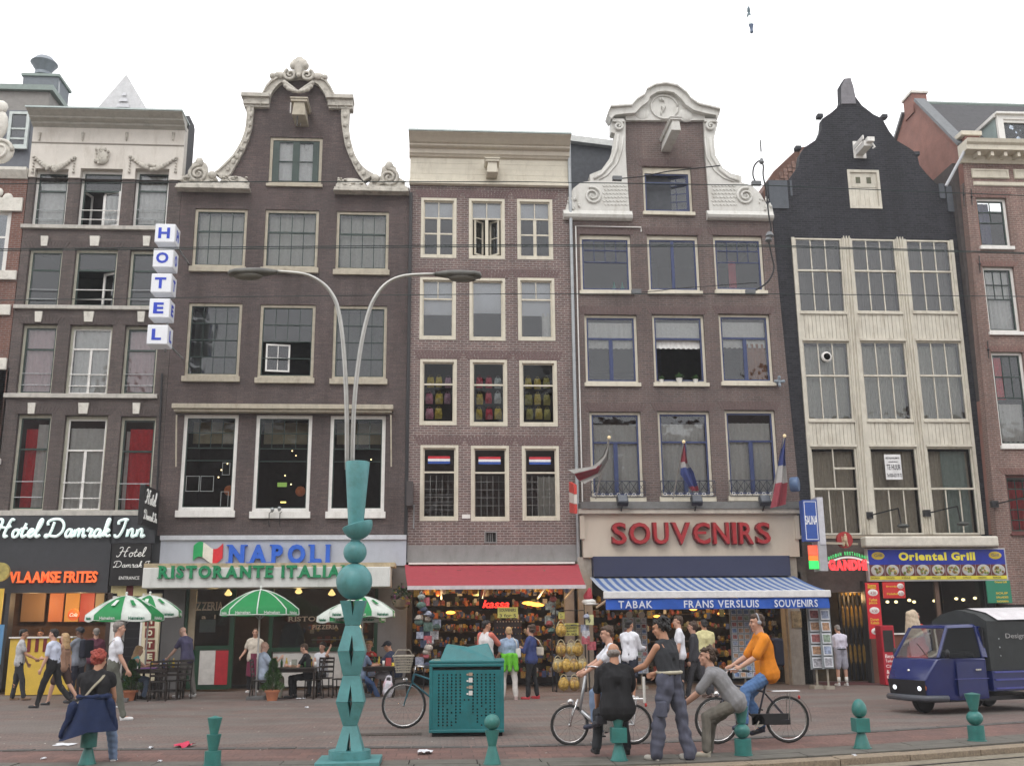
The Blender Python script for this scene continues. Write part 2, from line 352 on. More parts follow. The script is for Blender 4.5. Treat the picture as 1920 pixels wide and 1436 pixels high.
def window(B,r,fm,fw=.07,rec=.1,sm=None,sw=.05,rows=((.4,1,.02),(.6,1,.02)),tw=.06,gl=None,sill=.1,sillp=.08,curt=(),fd=.1,wb=None,label=None,skip=(),jit=.006,sdep=.03,sillm=None,wt=None):
    Y=r.Y; mb=MB(r.tf); ring(mb,r.x0+.002,r.x1-.002,r.z0+.002,r.z1-.002,fw,Y+rec,Y+rec+fd,wb,wt)
    win=mb.build('window',fm,B)
    if label: win['label']=label
    if sill: MB(r.tf).box(r.x0-.05,r.x1+.05,Y-sillp,Y+rec-.004,r.z0-sill,r.z0-.003).build('sill',sillm or fm,win,bevel=.008)
    a,b,c,d=r.x0+fw,r.x1-fw,r.z0+(fw if wb is None else wb),r.z1-(fw if wt is None else wt); ys=Y+rec+sdep
    sm=sm or fm; gl=gl or G1; s=MB(r.tf)
    if sw: ring(s,a+.002,b-.002,c+.002,d-.002,sw,ys,ys+.045)
    a,b,c,d=a+sw,b-sw,c+sw,d-sw; H=d-c-tw*(len(rows)-1); z=d; bars=False
    for k,(fr,nc,bw_) in enumerate(rows):
        h=H*fr; zb=z-h
        if k < len(rows)-1: s.box(a,b,ys-.006,ys+.05,zb-tw,zb); bars=True
        n=abs(nc); cw=(b-a-bw_*(n-1))/n
        for i in range(n):
            x=a+i*(cw+bw_)
            if i < n-1: s.box(x+cw,x+cw+bw_,ys+.003,ys+.04,zb,z); bars=True
            if (k,i) in skip: continue
            t1,t2=random.uniform(-jit,jit),random.uniform(-jit,jit); yc=ys+.022
            MB(r.tf).quad((x,yc-t1-t2,zb),(x+cw,yc+t1-t2,zb),(x+cw,yc+t1+t2,z),(x,yc-t1+t2,z)).build('pane',gl,win)
        z=zb-tw
    if sw or bars: s.build('sash',sm,win)
    for cu in curt:
        f0,f1,g0,g1,m_=cu[:5]; kw=cu[5] if len(cu) > 5 else {}; nm=kw.get('name','curtain'); q=MB(r.tf); yy=ys+.12+kw.get('dy',0)
        X0,X1,Z0,Z1=a+(b-a)*f0,a+(b-a)*f1,c+(d-c)*g0,c+(d-c)*g1
        if nm == 'blind': q.box(X0,X1,yy,yy+.01,Z0,Z1)
        else: drape(q,X0,X1,Z0,Z1,yy,**{k: v for k,v in kw.items() if k in ('folds','amp','scal','gather','tilt')})
        q.build(nm,m_,win,smooth=nm != 'blind')
    win['_']=1; del win['_']
    return win
def leaf(win,r,f0,f1,g0,g1,ang,hinge,m_,gl=None,w=.05,rec=.1,grid=(1,2)):
    """an opened casement leaf, turned about its hinge side; positive angle swings into the room"""
    X0,X1,Z0,Z1=r.x0+r.w*f0,r.x0+r.w*f1,r.z0+r.h*g0,r.z0+r.h*g1; hx=X0 if hinge == 'l' else X1; y0=r.Y+rec+.03
    ca,sa=math.cos(R(ang)),math.sin(R(ang)); sg=1 if hinge == 'l' else -1
    def tf(p): dx=p[0]-hx; dy=p[1]-y0; return (hx+dx*ca-dy*sa*sg,y0+dx*sg*sa+dy*ca,p[2])
    mb=MB(tf); ring(mb,X0,X1,Z0,Z1,w,y0,y0+.045)
    nx,nz=grid
    for i in range(1,nx): xx=X0+w+(X1-X0-2*w)*i/nx; mb.box(xx-.012,xx+.012,y0+.01,y0+.04,Z0+w,Z1-w)
    for i in range(1,nz): zz=Z0+w+(Z1-Z0-2*w)*i/nz; mb.box(X0+w,X1-w,y0+.012,y0+.038,zz-.012,zz+.012)
    c=mb.build('casement',m_,win); MB(tf).quad((X0+w,y0+.022,Z0+w),(X1-w,y0+.022,Z0+w),(X1-w,y0+.022,Z1-w),(X0+w,y0+.022,Z1-w)).build('pane',gl or G1,win)
    return c
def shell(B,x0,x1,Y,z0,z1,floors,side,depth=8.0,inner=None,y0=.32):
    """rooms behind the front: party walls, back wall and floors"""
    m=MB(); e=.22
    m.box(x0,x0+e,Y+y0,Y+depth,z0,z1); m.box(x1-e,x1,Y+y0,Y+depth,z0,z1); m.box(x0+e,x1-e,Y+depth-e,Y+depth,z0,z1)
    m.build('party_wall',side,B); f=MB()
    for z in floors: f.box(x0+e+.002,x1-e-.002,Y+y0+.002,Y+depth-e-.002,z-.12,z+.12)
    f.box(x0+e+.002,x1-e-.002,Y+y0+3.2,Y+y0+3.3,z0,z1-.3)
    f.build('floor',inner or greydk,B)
def wall(B,outline,wins,mat,Y=YB,th=.3,holes=(),name='wall'):
    return MB().prism(outline,Y,Y+th,holes=[w.loop() for w in wins]+list(holes)).build(name,mat,B)
def arch(B,wins,mat,Y=YB,h=.28,y=.012):
    """soldier course above each opening, each brick standing 12 mm proud"""
    for r in wins:
        n=int(r.w/.085)
        m=MB(r.tf)
        for i in range(-1,n+1):
            t=(i+.5)/n-.5; xc=r.x0+r.w*(t+.5)
            x0,x1=xc-.034,xc+.034; sk_=t*.22
            m.add([(x0,Y-y,r.z1+.01),(x1,Y-y,r.z1+.01),(x1+sk_,Y-y,r.z1+h),(x0+sk_,Y-y,r.z1+h),(x0,Y+.05,r.z1+.01),(x1,Y+.05,r.z1+.01),(x1+sk_,Y+.05,r.z1+h),(x0+sk_,Y+.05,r.z1+h)],[(0,1,2,3),(0,4,5,1),(1,5,6,2),(2,6,7,3),(3,7,4,0)])
        o=m.build('brick_arch',mat,B); o['kind']='stuff'
def moulding(B,x0,x1,prof,Y,mat,name='cornice',ends=True):
    """prof: list of (projection, z) from bottom to top, run along x"""
    m=MB(); k=len(prof); V=[(x,Y-p,z) for x in (x0,x1) for p,z in prof]; V += [(x0,Y+.05,prof[0][1]),(x0,Y+.05,prof[-1][1]),(x1,Y+.05,prof[0][1]),(x1,Y+.05,prof[-1][1])]
    Fs=[(i,i+k,i+k+1,i+1) for i in range(k-1)]
    Fs += [tuple(list(range(k))+[2*k+1,2*k]),tuple(list(range(2*k-1,k-1,-1))+[2*k+2,2*k+3]),(k-1,2*k-1,2*k+3,2*k+1),(0,2*k,2*k+2,k)]
    return m.add(V,Fs).build(name,mat,B)
def spiral(mb,c,r0,turns,r,y,sgn=1,a0=0,n=40):
    pts=[(c[0]+sgn*math.cos(a0+t*turns*6.283)*r0*(1-.86*t),y-.03*t,c[1]+math.sin(a0+t*turns*6.283)*r0*(1-.86*t)) for t in [i/n for i in range(n+1)]]
    mb.tube(pts,[r*(1-.45*i/n) for i in range(n+1)],8)
def strip(mb,outer,inner,y0,y1):
    n=len(outer)
    for i in range(n-1):
        a,b,c,d=outer[i],outer[i+1],inner[i+1],inner[i]
        V=[(p[0],y,p[1]) for y in (y0,y1) for p in (a,b,c,d)]
        mb.add(V,[(3,2,1,0),(0,1,5,4),(1,2,6,5),(2,3,7,6),(3,0,4,7)])
def hoist(B,x,z,Y,L=1.0,w=.3,h=.38,mat=None,hook=True):
    m=MB(); mat=mat or white
    m.add([(x-w/2,Y-L,z-h*.5),(x+w/2,Y-L,z-h*.5),(x+w*.38,Y-L,z+h*.2),(x-w*.38,Y-L,z+h*.2),(x-w/2,Y+.1,z-h*.5),(x+w/2,Y+.1,z-h*.5),(x+w*.38,Y+.1,z+h*.2),(x-w*.38,Y+.1,z+h*.2)],[(0,1,2,3),(7,6,5,4),(0,4,5,1),(1,5,6,2),(2,6,7,3),(3,7,4,0)])
    m.box(x-w*.6,x+w*.6,Y-L-.05,Y+.1,z+h*.2,z+h*.34); m.box(x-w*.66,x+w*.66,Y-L-.08,Y+.1,z+h*.34,z+h*.42)
    o=m.build('hoist_beam',mat,B,bevel=.01)
    if hook:
        MB().tube([(x-.05,Y-L+.1,z-h*.5),(x-.05,Y-L+.1,z-h*.5-.25),(x-.02,Y-L+.1,z-h*.5-.33),(x+.05,Y-L+.1,z-h*.5-.3),(x+.05,Y-L+.1,z-h*.5-.24)],.018,6).build('hook',blackm,o)
    return o
def frieze(m,c,w,h,y,n=14,seed=1):
    rr=random.Random(seed)
    for i in range(n):
        m.ball((c[0]+rr.uniform(-.5,.5)*w,y-rr.uniform(0,.03),c[1]+rr.uniform(-.5,.5)*h),(rr.uniform(.04,.09)*w*1.2,.05,rr.uniform(.05,.1)*h*1.6),8)
# ---------------------------------------------------------------- ground
asph=M_('ground_paving',(.12,.105,.098),.9,var=.25,scale=1.2,bump=.3)
pave=brick('clinker_paving',(.205,.142,.124),(.150,.112,.101),(.085,.073,.066),.21,.105,stain=.6,staincol=(.12,.105,.098),plane='g',ms=.01,bump=.6,rough=.78,patch=(.150,.135,.124))
lane=brick('red_cycle_paving',(.175,.100,.085),(.125,.078,.070),(.075,.055,.05),.3,.3,stain=.4,staincol=(.10,.08,.075),plane='g',ms=.006,bump=.5,rough=.8)
flag_=M_('grey_kerb_concrete',(.115,.108,.094),.85,var=.22,scale=4,dirt=.5,dirtcol=(.07,.065,.06),bump=.3)
tank_=M_('sandy_kerb_granite',(.25,.20,.145),.9,var=.3,scale=30,bump=.5,bscale=80,dirt=.4)
tram_=M_('sandy_tram_concrete',(.21,.185,.14),.9,var=.25,scale=14,dirt=.6,dirtcol=(.1,.09,.075),bump=.5,bscale=60)
def sheet(name,pts,z,mat,kind='structure'):
    m=MB(); m.add([(p[0],p[1],z) for p in pts],[tuple(range(len(pts)))]); return prop(m.build(name,mat),kind=kind)
sheet('ground',[(-600,-600),(600,-600),(600,900),(-600,900)],-.16,asph)
BX=[-40,-12,-4.6,.6,2.3,4.05,5.9,7.9,11,16,40]; BY=[15.6,14.6,14.2,13.75,13.8,14.1,14.6,15.3,16.4,18.2,27]
def by(x): return float(np.interp(x,BX,BY))
XS=[i*1.0-30 for i in range(0,66)]
def band(name,o0,o1,z,mat,kind='structure',th=0):
    m=MB(); n=len(XS); V=[(x,by(x)+o0,z) for x in XS]+[(x,(by(x)+o1) if not callable(o1) else o1(x),z) for x in XS]
    m.add(V,[(i,i+1,n+i+1,n+i) for i in range(n-1)]); 
    if th:
        m.add([(x,by(x)+o0,z) for x in XS]+[(x,by(x)+o0,z-th) for x in XS],[(n+i,n+i+1,i+1,i) for i in range(n-1)])
    return prop(m.build(name,mat),kind=kind)
band('pavement',1.75,lambda x: 31.5,0,pave)
band('cycle_path',.42,1.752,-.004,lane)
band('tram_bed',-30,-.72,-.1,tram_)
band('gutter_bed',-.75,.45,-.13,asph)
# kerb stones one by one: grey slabs that carry the bollards, sandy kerb in front, and dark worn edge setts behind the cycle path
def stones(root,o0,o1,z,mat,L,name,x0,x1,gap=.012,th=.12,jz=.004):
    x=x0
    while x < x1:
        l=L*random.uniform(.9,1.1); a,b=x+gap/2,x+l-gap/2; dz=random.uniform(-jz,jz); m=MB()
        P=[(a,by(a)+o0),(b,by(b)+o0),(b,by(b)+o1),(a,by(a)+o1)]
        m.add([(p[0],p[1],z-th) for p in P]+[(p[0],p[1],z+dz) for p in P],[(4,5,6,7),(0,1,5,4),(1,2,6,5),(2,3,7,6),(3,0,4,7)]).build(name,mat,root,bevel=.006)
        x += l
kb=prop(bpy.data.objects.new('kerb',None),kind='structure'); COL.objects.link(kb); OFF['kerb']=Vector((0,0,0))
stones(kb,-.36,.0,.0,flag_,.9,'paving_slab',-11,16); stones(kb,.008,.41,.0,flag_,.9,'paving_slab',-11,16)
stones(kb,-.70,-.38,-.02,tank_,1.2,'kerb_stone',-11,16)
dkm=M_('worn_dark_setts',(.085,.08,.076),.85,var=.3,scale=9,bump=.4)
stones(kb,1.76,1.96,.006,dkm,.42,'edge_sett',-11,16,gap=.02,jz=.006)
# steel rail in the sandy concrete
rl=MB(); n=len(XS)
for o in (-1.15,): rl.add([(x,by(x)+o,-.092) for x in XS]+[(x,by(x)+o+.06,-.092) for x in XS],[(i,i+1,n+i+1,n+i) for i in range(n-1)])
prop(rl.build('tram_rail',M_('dark_rail',(.05,.045,.04),.5,metal=.5)),kind='structure')
# rain gutter plates and cracks in the paving
g=G(640,1378); m=MB(); m.box(g.x-.0,g.x+1.3,g.y-.18,g.y+.18,.002,.008)
for i in range(24): m.box(g.x+.04+i*.052,g.x+.06+i*.052,g.y-.15,g.y+.15,.008,.012)
prop(m.build('drain_grate',M_('rusty_iron',(.09,.075,.065),.7,metal=.5,var=.3)),'long rusty iron drain grate set in the paving beside the teal lamp post','drain grate')
# ---------------------------------------------------------------- house with cream windows (between the souvenir shop and the pizzeria)
bk3=brick('brown_brick_light_joints',(.175,.112,.100),(.122,.085,.080),(.29,.255,.24),.215,.073,stain=.35,staincol=(.075,.06,.06),ms=.013)
bk3a=M_('brown_arch_brick',(.15,.10,.097),.85,var=.25,scale=14,bump=.2)
conc=M_('grey_render',(.23,.225,.22),.85,var=.1,scale=3,dirt=.5,dirtcol=(.12,.11,.1),vert=1)
H3=thing('canal_house','narrow brown brick house with flat cream cornice above a red awning','house',(1.4,YB,0))
w3=[[Rt(*q) for q in row] for row in (
    [(789,856,371.6,484),(879,946.6,373,486),(969.6,1036.4,374,487)],[(786.8,855,520,637),(880,947.5,521.7,639),(971,1040.4,521.4,639)],
    [(787,856.5,673.6,797.4),(881,951.3,674.5,799),(974,1045,676,799.5)],[(787.5,859.4,834.3,976.5),(883,954.8,835.4,977),(979,1049,836,976)])]
x3a,x3b=-1.09,3.98; zt3=W(910,347,YB).z; zb3=W(910,1022,YB).z
fl3=[W(910,y,YB).z for y in (503,655,816,1040)]
vent3=Rt(908,932,996,1018)
wall(H3,[(x3a,zb3),(x3b,zb3),(x3b,zt3),(x3a,zt3)],sum(w3,[])+[vent3],bk3)
arch(H3,sum(w3,[]),bk3a)
kt=dict(fw=.085,rec=-.015,fd=.16,sw=.04,sdep=.07,sill=0,wb=.1,tw=.05)
for i,r in enumerate(w3[0]):
    w=window(H3,r,cream,rows=((.30,2,.03),(.70,2,.10)),gl=G1,curt=[(0,1,.72,1,blind,{'name': 'blind'})],skip=((1,0),(1,1)) if i == 1 else (),**kt)
    if i != 1: MB().box(r.x0+.13,r.x1-.13,YB+.062,YB+.09,r.z0+r.h*.40,r.z0+r.h*.425).build('glazing_bar',cream,w)
    else:
        leaf(w,r,.17,.48,.09,.66,38,'l',cream,rec=.03); leaf(w,r,.52,.83,.09,.66,38,'r',cream,rec=.03)
for i,r in enumerate(w3[1]):
    window(H3,r,cream,rows=((.32,2,.03),(.68,1,.03)) if i != 1 else ((1,1,.02),),curt=[(0,1,.40 if i != 1 else .45,1,blind,{'name': 'blind'})]+([(.7,1.0,0,.45,net)] if i == 2 else []),**kt)
gcol=[M_('souvenir_bag_%s' % n_,c,.6,var=.5,scale=30) for n_,c in (('pink',(.5,.16,.24)),('yellow',(.5,.36,.05)),('red',(.5,.03,.06)),('white',(.5,.5,.5)),('mauve',(.38,.2,.28)),('olive',(.35,.3,.08)))]
for i,r in enumerate(w3[2]):
    w=window(H3,r,cream,rows=((.36,1,.03),(.64,1,.03)),gl=glass('clear_glass',clear=.9,refl=.6),**kt)
    cols=[[0,1,4],[1,2,3],[5,1,5]][i]
    for k in range(3):
        for j,(zz,hh) in enumerate(((.60,.2),(.36,.2),(.13,.2))):
            if j == 2 and k == (2 if i == 0 else 9): continue
            c=gcol[cols[k] if (j+k) % 4 else cols[(k+1) % 3]]; xx=r.x0+r.w*(.27+.24*k)+random.uniform(-.02,.02); z=r.z0+r.h*zz+random.uniform(-.02,.02); q=MB(); bw2=.115+random.uniform(-.015,.01); bh2=r.h*hh*.8
            q.add([(xx-bw2*.8,YB+.3,z+bh2),(xx+bw2*.8,YB+.3,z+bh2),(xx+bw2,YB+.26,z+bh2*.4),(xx+bw2*.9,YB+.3,z),(xx-bw2*.9,YB+.3,z),(xx-bw2,YB+.26,z+bh2*.4),(xx,YB+.18,z+bh2*.5)],[(0,1,6),(1,2,6),(2,3,6),(3,4,6),(4,5,6),(5,0,6)])
            q.tube([(xx-.05,YB+.3,z+bh2),(xx-.03,YB+.3,z+bh2+.06),(xx+.03,YB+.3,z+bh2+.06),(xx+.05,YB+.3,z+bh2)],.006,4)
            q.build('display_bag',c,w)
NLR,NLW,NLB=M_('flag_red',(.5,.03,.045),.8),M_('flag_white',(.72,.72,.72),.8),M_('flag_blue',(.03,.08,.33),.8)
for i,r in enumerate(w3[3]):
    w=window(H3,r,cream,rows=((.34,1,.03),(.66,1,.012)),gl=G1,curt=[(0.4,1,0,.6,greyc)] if i == 2 else [],**kt)
    for k in range(1,5): z=r.z0+r.h*(.10+.105*k); MB().box(r.x0+.13,r.x1-.13,YB+.075,YB+.085,z,z+.012).build('glazing_bar',M_('lead_strip',(.2,.2,.19),.5),w)
    for k in range(1,5): x=r.x0+.13+(r.w-.26)*k/5; MB().box(x-.006,x+.006,YB+.073,YB+.083,r.z0+.13,r.z0+r.h*.6).build('glazing_bar',M_('lead_strip',(.2,.2,.19),.5),w)
    x0,x1,z1=r.x0+r.w*.20,r.x0+r.w*.78,r.z0+r.h*.855
    for k,m_ in enumerate((NLR,NLW,NLB)): MB().box(x0,x1,YB+.055,YB+.06,z1-.075*(k+1),z1-.075*k-.001).build('flag_stripe',m_,w)
    if i == 0:
        q=MB(); [q.box(r.x0+.16,r.x1-.16,YB+.5,YB+.8,r.z0+.15+.22*k,r.z0+.2+.22*k) for k in range(4)]; q.build('shelf',M_('pale_shelf',(.3,.3,.3),.6),w)
MB().box(vent3.x0,vent3.x1,YB+.12,YB+.14,vent3.z0,vent3.z1).build('vent_backing',M_('vent_dark',(.02,.022,.02)),H3)
q=MB(); ring(q,vent3.x0,vent3.x1,vent3.z0,vent3.z1,.035,YB-.02,YB+.12); [q.box(vent3.x0+.05+k*.06,vent3.x0+.065+k*.06,YB+.02,YB+.03,vent3.z0+.03,vent3.z1-.03) for k in range(4)]; q.build('vent_grille',conc,H3)
zz=lambda y,x=910,Y=YB: W(x,y,Y).z
# cream fascia, boarded, and the tall cornice
z0=zt3; z1=zz(300); n=4
for k in range(n): MB().box(x3a,x3b,YB-.05-.003*(k % 2),YB+.28,z0+.14+(z1-z0-.14)*k/n+.004,z0+.14+(z1-z0-.14)*(k+1)/n).build('fascia_board',cream,H3)
moulding(H3,x3a-.02,x3b+.02,[(.06,z0-.06),(.13,z0-.03),(.13,z0+.04),(.09,z0+.08),(.09,z0+.13)],YB,cream,'fascia_moulding')
Yc=YB-.0; prof=[(.06,z1),(.12,z1+.06),(.15,z1+.16),(.19,z1+.22),(.2,z1+.5),(.30,z1+.56),(.34,z1+.62),(.34,z1+.72),(.40,z1+.78),(.52,z1+1.0),(.62,z1+1.15),(.66,z1+1.2),(.66,z1+1.26)]
ht=W(910,250,YB-.6).z-z1; prof=[(p,z1+(z-z1)*ht/1.26) for p,z in prof]
moulding(H3,x3a-.03,x3b+.02,prof,YB,M_('grey_cream_paint',(.50,.45,.37),.55,var=.06,dirt=.3,dirtcol=(.3,.26,.2),vert=1),'cornice')
MB().box(x3a-.05,x3b+.04,YB-.7,YB+.3,prof[-1][1]+.002,prof[-1][1]+.05).build('gutter_edge',M_('zinc',(.4,.46,.45),.5,metal=.3),H3)
p=W(918,322,YB); hoist(H3,p.x+.06,p.z-.02,YB,.55,.36,.5,cream,hook=False)
MB().box(x3a,x3b,YB-.04,YB+.3,W(910,1053,YB).z,zb3-.003).build('fascia_panel',conc,H3)
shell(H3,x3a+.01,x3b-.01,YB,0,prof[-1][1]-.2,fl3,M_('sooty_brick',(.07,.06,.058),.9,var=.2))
MB().box(x3a,x3b,YB+.3,YB+8,prof[-1][1]-.25,prof[-1][1]-.05).build('roof',M_('roof_felt',(.08,.08,.085),.9),H3)
p=W(874,968,YB); MB().box(p.x-.12,p.x+.12,YB-.02,YB-.002,p.z-.06,p.z+.06).build('number_plate',white,H3)
# ---------------------------------------------------------------- pizzeria house with neck gable
bk2=brick('dark_brown_brick',(.118,.086,.082),(.082,.063,.062),(.085,.072,.067),.215,.068,stain=.5,staincol=(.055,.05,.05),ms=.009)
H2=thing('canal_house','wide dark brown brick house with a stone edged bell gable above the pizzeria','house',(-4.6,YB,0))
w2=[[Rt(*q) for q in row] for row in (
    [(362.3,461.7,391.5,501),(495,596.5,393.7,503),(629.7,728.6,396.7,507)],[(349.4,451,568,706),(485,589.5,571,709),(623.7,724.8,573,711)],
    [(339.4,443,777,957),(476.4,582.6,778,959),(617,721.7,779,959)])]
wa2=Rt(504.7,603.6,258,346)
gl2=[(335,352),(416,345),(416,339),(439.8,311),(459.3,283.4),(471.9,247),(477.4,202.6),(463,201),(463,186),(497,186),(506,168),(517,152),(535,142),(562,138),(589,142),(607,152),(618,168),(626,187),(660,190),(660,203),(642,203),(642,236),(648,275),(662.7,311),(680,339),(690,349),(765,352)]
zb2=W(530,1003,YB).z; xa2,xb2=-8.16,-1.10
o2=pxl(gl2); o2[0]=(xa2,o2[0][1]); o2[-1]=(xb2,o2[-1][1])
wall(H2,[(xa2,zb2),(xb2,zb2)]+o2[::-1],sum(w2,[])+[wa2],bk2)
winf=M_('weathered_cream',(.42,.38,.30),.65,var=.15,dirt=.7,dirtcol=(.2,.16,.11),vert=1)
for r in w2[0]: window(H2,r,winf,fw=.085,rec=.05,sm=gwood,sw=.03,rows=((.36,4,.022),(.64,4,.022)),tw=.05,gl=G1,sill=.17,sillp=.1,curt=[(0,1,0,1,greyc,{'amp': .01,'folds': 3,'dy': .1})])
for i,r in enumerate(w2[1]):
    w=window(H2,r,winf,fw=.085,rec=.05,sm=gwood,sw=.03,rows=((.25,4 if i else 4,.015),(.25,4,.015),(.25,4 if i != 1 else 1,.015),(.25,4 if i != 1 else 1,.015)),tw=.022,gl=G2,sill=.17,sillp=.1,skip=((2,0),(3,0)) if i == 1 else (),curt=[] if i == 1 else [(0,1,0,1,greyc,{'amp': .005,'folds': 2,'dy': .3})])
    if i == 1:
        leaf(w,r,.13,.56,.1,.47,8,'l',white,w=.05,rec=.05,grid=(2,2))
for i,r in enumerate(w2[2]):
    w=window(H2,r,white,fw=.1,rec=.04,sm=gwood,sw=.03,rows=((.16,4,.018),(.17,4,.018),(.14,1,.01),(.53,1,.02)),tw=.02,gl=G3,sill=.2,sillp=.1)
    MB().box(r.x0+.13,r.x1-.13,YB+.7,YB+.72,r.z1-.75,r.z1-.1).build('blind',M_('cream_valance',(.5,.4,.27),.8),w)
    lm=MB()
    for k in range(4 if i < 2 else 1): lm.ball((r.x0+r.w*random.uniform(.3,.8),YB+random.uniform(1.2,2.6),r.z0+r.h*random.uniform(.35,.75)),.022,8)
    lm.build('lamp',em('warm_bulb',(1,.72,.35),6),w)
    if i < 2: MB().ball((r.x0+r.w*.72,YB+1.4,r.z0+r.h*.27),.16,12).build('paper_lantern',em('paper_lantern',(.45,.13,.05),.25),w)
    if i == 0:
        for (a,b,c,d) in ((.1,.34,.2,.36),(.36,.6,.2,.36),(.74,.88,.03,.2),(.74,.88,.37,.5)): q=MB(); ring(q,r.x0+r.w*a,r.x0+r.w*b,r.z0+r.h*c,r.z0+r.h*d,.014,YB+.085,YB+.1); q.build('casement',M_('grey_window_metal',(.28,.3,.29),.4),w)
    if i == 1:
        q=MB(); q.box(r.x0+r.w*.33,r.x0+r.w*.5,YB+1.0,YB+1.03,r.z0+r.h*.30,r.z0+r.h*.345); q.build('exit_sign',em('exit_sign_green',(.32,.5,.1),.8),w)
        q=MB(); q.box(r.x0+r.w*.4,r.x0+r.w*.5,YB+1.0,YB+1.02,r.z0+r.h*.13,r.z0+r.h*.145); q.build('lamp',em('warm_tube',(1,.75,.2),3),w)
r=wa2; w=window(H2,r,winf,fw=.09,rec=.04,sm=gwood,sw=.06,rows=((.5,2,.22),(.5,2,.22)),tw=.03,gl=G1,sill=.1,sillp=.08,curt=[(0,1,0,1,net,{'amp': .01,'folds': 3})])
MB().box(r.x0+.15,r.x0+.30,YB+.06,YB+.1,r.z0+.12,r.z1-.12).build('shutter',gwood,w); MB().box(r.x1-.30,r.x1-.15,YB+.06,YB+.1,r.z0+.12,r.z1-.12).build('shutter',gwood,w)
# carved stone edging
so=pxl([(403.6,326),(417.5,314),(430,301),(437,294.5),(446,281),(453.7,266.7),(459,252),(462,238.8),(463.5,220),(463.5,202)]); si=pxl([(424,341),(436,325),(444,311),(451,299),(459.3,283.4),(466.5,266),(471.9,247),(474.5,233),(476,218),(477.4,202)])
m=MB(); strip(m,so,si,YB-.12,YB+.18); strip(m,[(p[0]+.07,p[1]+.02) for p in so],[(p[0]+.12,p[1]+.02) for p in so],YB-.16,YB-.1)
for k in range(len(so)-1): m.ball((so[k][0]*.45+si[k][0]*.55+.02,YB-.14,so[k][1]*.5+si[k][1]*.5),(.07,.05,.1),8)
m.build('scroll_edging',stone,H2)
so=pxl([(656.5,202),(655,220),(654,238),(657,261),(661,277),(665.5,291.8),(672,304),(679.4,314),(690,323),(703,330)]); si=pxl([(641,202),(640,220),(641,236),(644,256),(647.4,275),(654,293),(662.7,311),(668,322),(674,331),(682,342)])
m=MB(); strip(m,si,so,YB-.12,YB+.18)
for k in range(len(so)-1): m.ball((so[k][0]*.5+si[k][0]*.5,YB-.14,so[k][1]*.5+si[k][1]*.5),(.07,.05,.1),8)
m.build('scroll_edging',stone,H2)
ao=pxl([(490,200),(493,183),(501,166.4),(512.3,153.8),(524,147),(537,142),(551,139),(562,138),(573,139),(587,142),(600,147),(612,154),(621,167),(630,184),(634,203)]); ai=pxl([(506,200),(507,188),(514,174),(524,163),(533,158),(541,154),(551,152),(562,151),(572,152),(581,155),(590,159),(598,164),(606,175),(614,189),(617,203)])
m=MB(); strip(m,ai[::-1],ao[::-1],YB-.18,YB+.25); strip(m,[(p[0],p[1]-.12) for p in ao[::-1]],[(p[0],p[1]-.02) for p in ao[::-1]],YB-.25,YB-.1); m.build('gable_arch',stone,H2)
for (a,b,t,bt) in ((459,506,183,201),(616,662,186,204)):
    p,q=W(a,t,YB),W(b,bt,YB); m=MB(); m.box(p.x,q.x,YB-.2,YB+.25,q.z,p.z-.1); m.box(p.x-.06,q.x+.02,YB-.3,YB+.25,p.z-.1,p.z+.02); m.box(p.x+.03,q.x,YB-.14,YB+.2,q.z-.08,q.z); m.build('gable_shoulder',stone,H2)
m=MB(); c=W(562,150,YB)
for sg in (-1,1):
    spiral(m,(c.x+sg*.27,c.z+.02),.2,1.6,.055,YB-.26,-sg,2.0)
    m.ball((c.x+sg*.2,YB-.2,c.z+.38),(.11,.12,.14),10); m.ball((c.x+sg*.62,YB-.2,c.z+.02),(.2,.1,.12),10); m.ball((c.x+sg*.83,YB-.22,c.z-.02),.1,10)
    for k in range(4): a=R(-75+k*24); m.cone((c.x,YB-.2,c.z-.55),(c.x+sg*(.08+.36*math.cos(a)),YB-.24,c.z-.35+.3*math.sin(a)+.12),.05,.075)
    m.cone((c.x+sg*.02,YB-.2,c.z+.1),(c.x+sg*.13,YB-.18,c.z+.5),.09,.12)
m.ball((c.x,YB-.15,c.z+.5),(.2,.16,.22),12); m.cone((c.x,YB-.2,c.z+.05),(c.x,YB-.18,c.z+.45),.1,.16); m.ball((c.x,YB-.28,c.z),.08,8)
m.build('gable_crest',stone,H2,smooth=True)
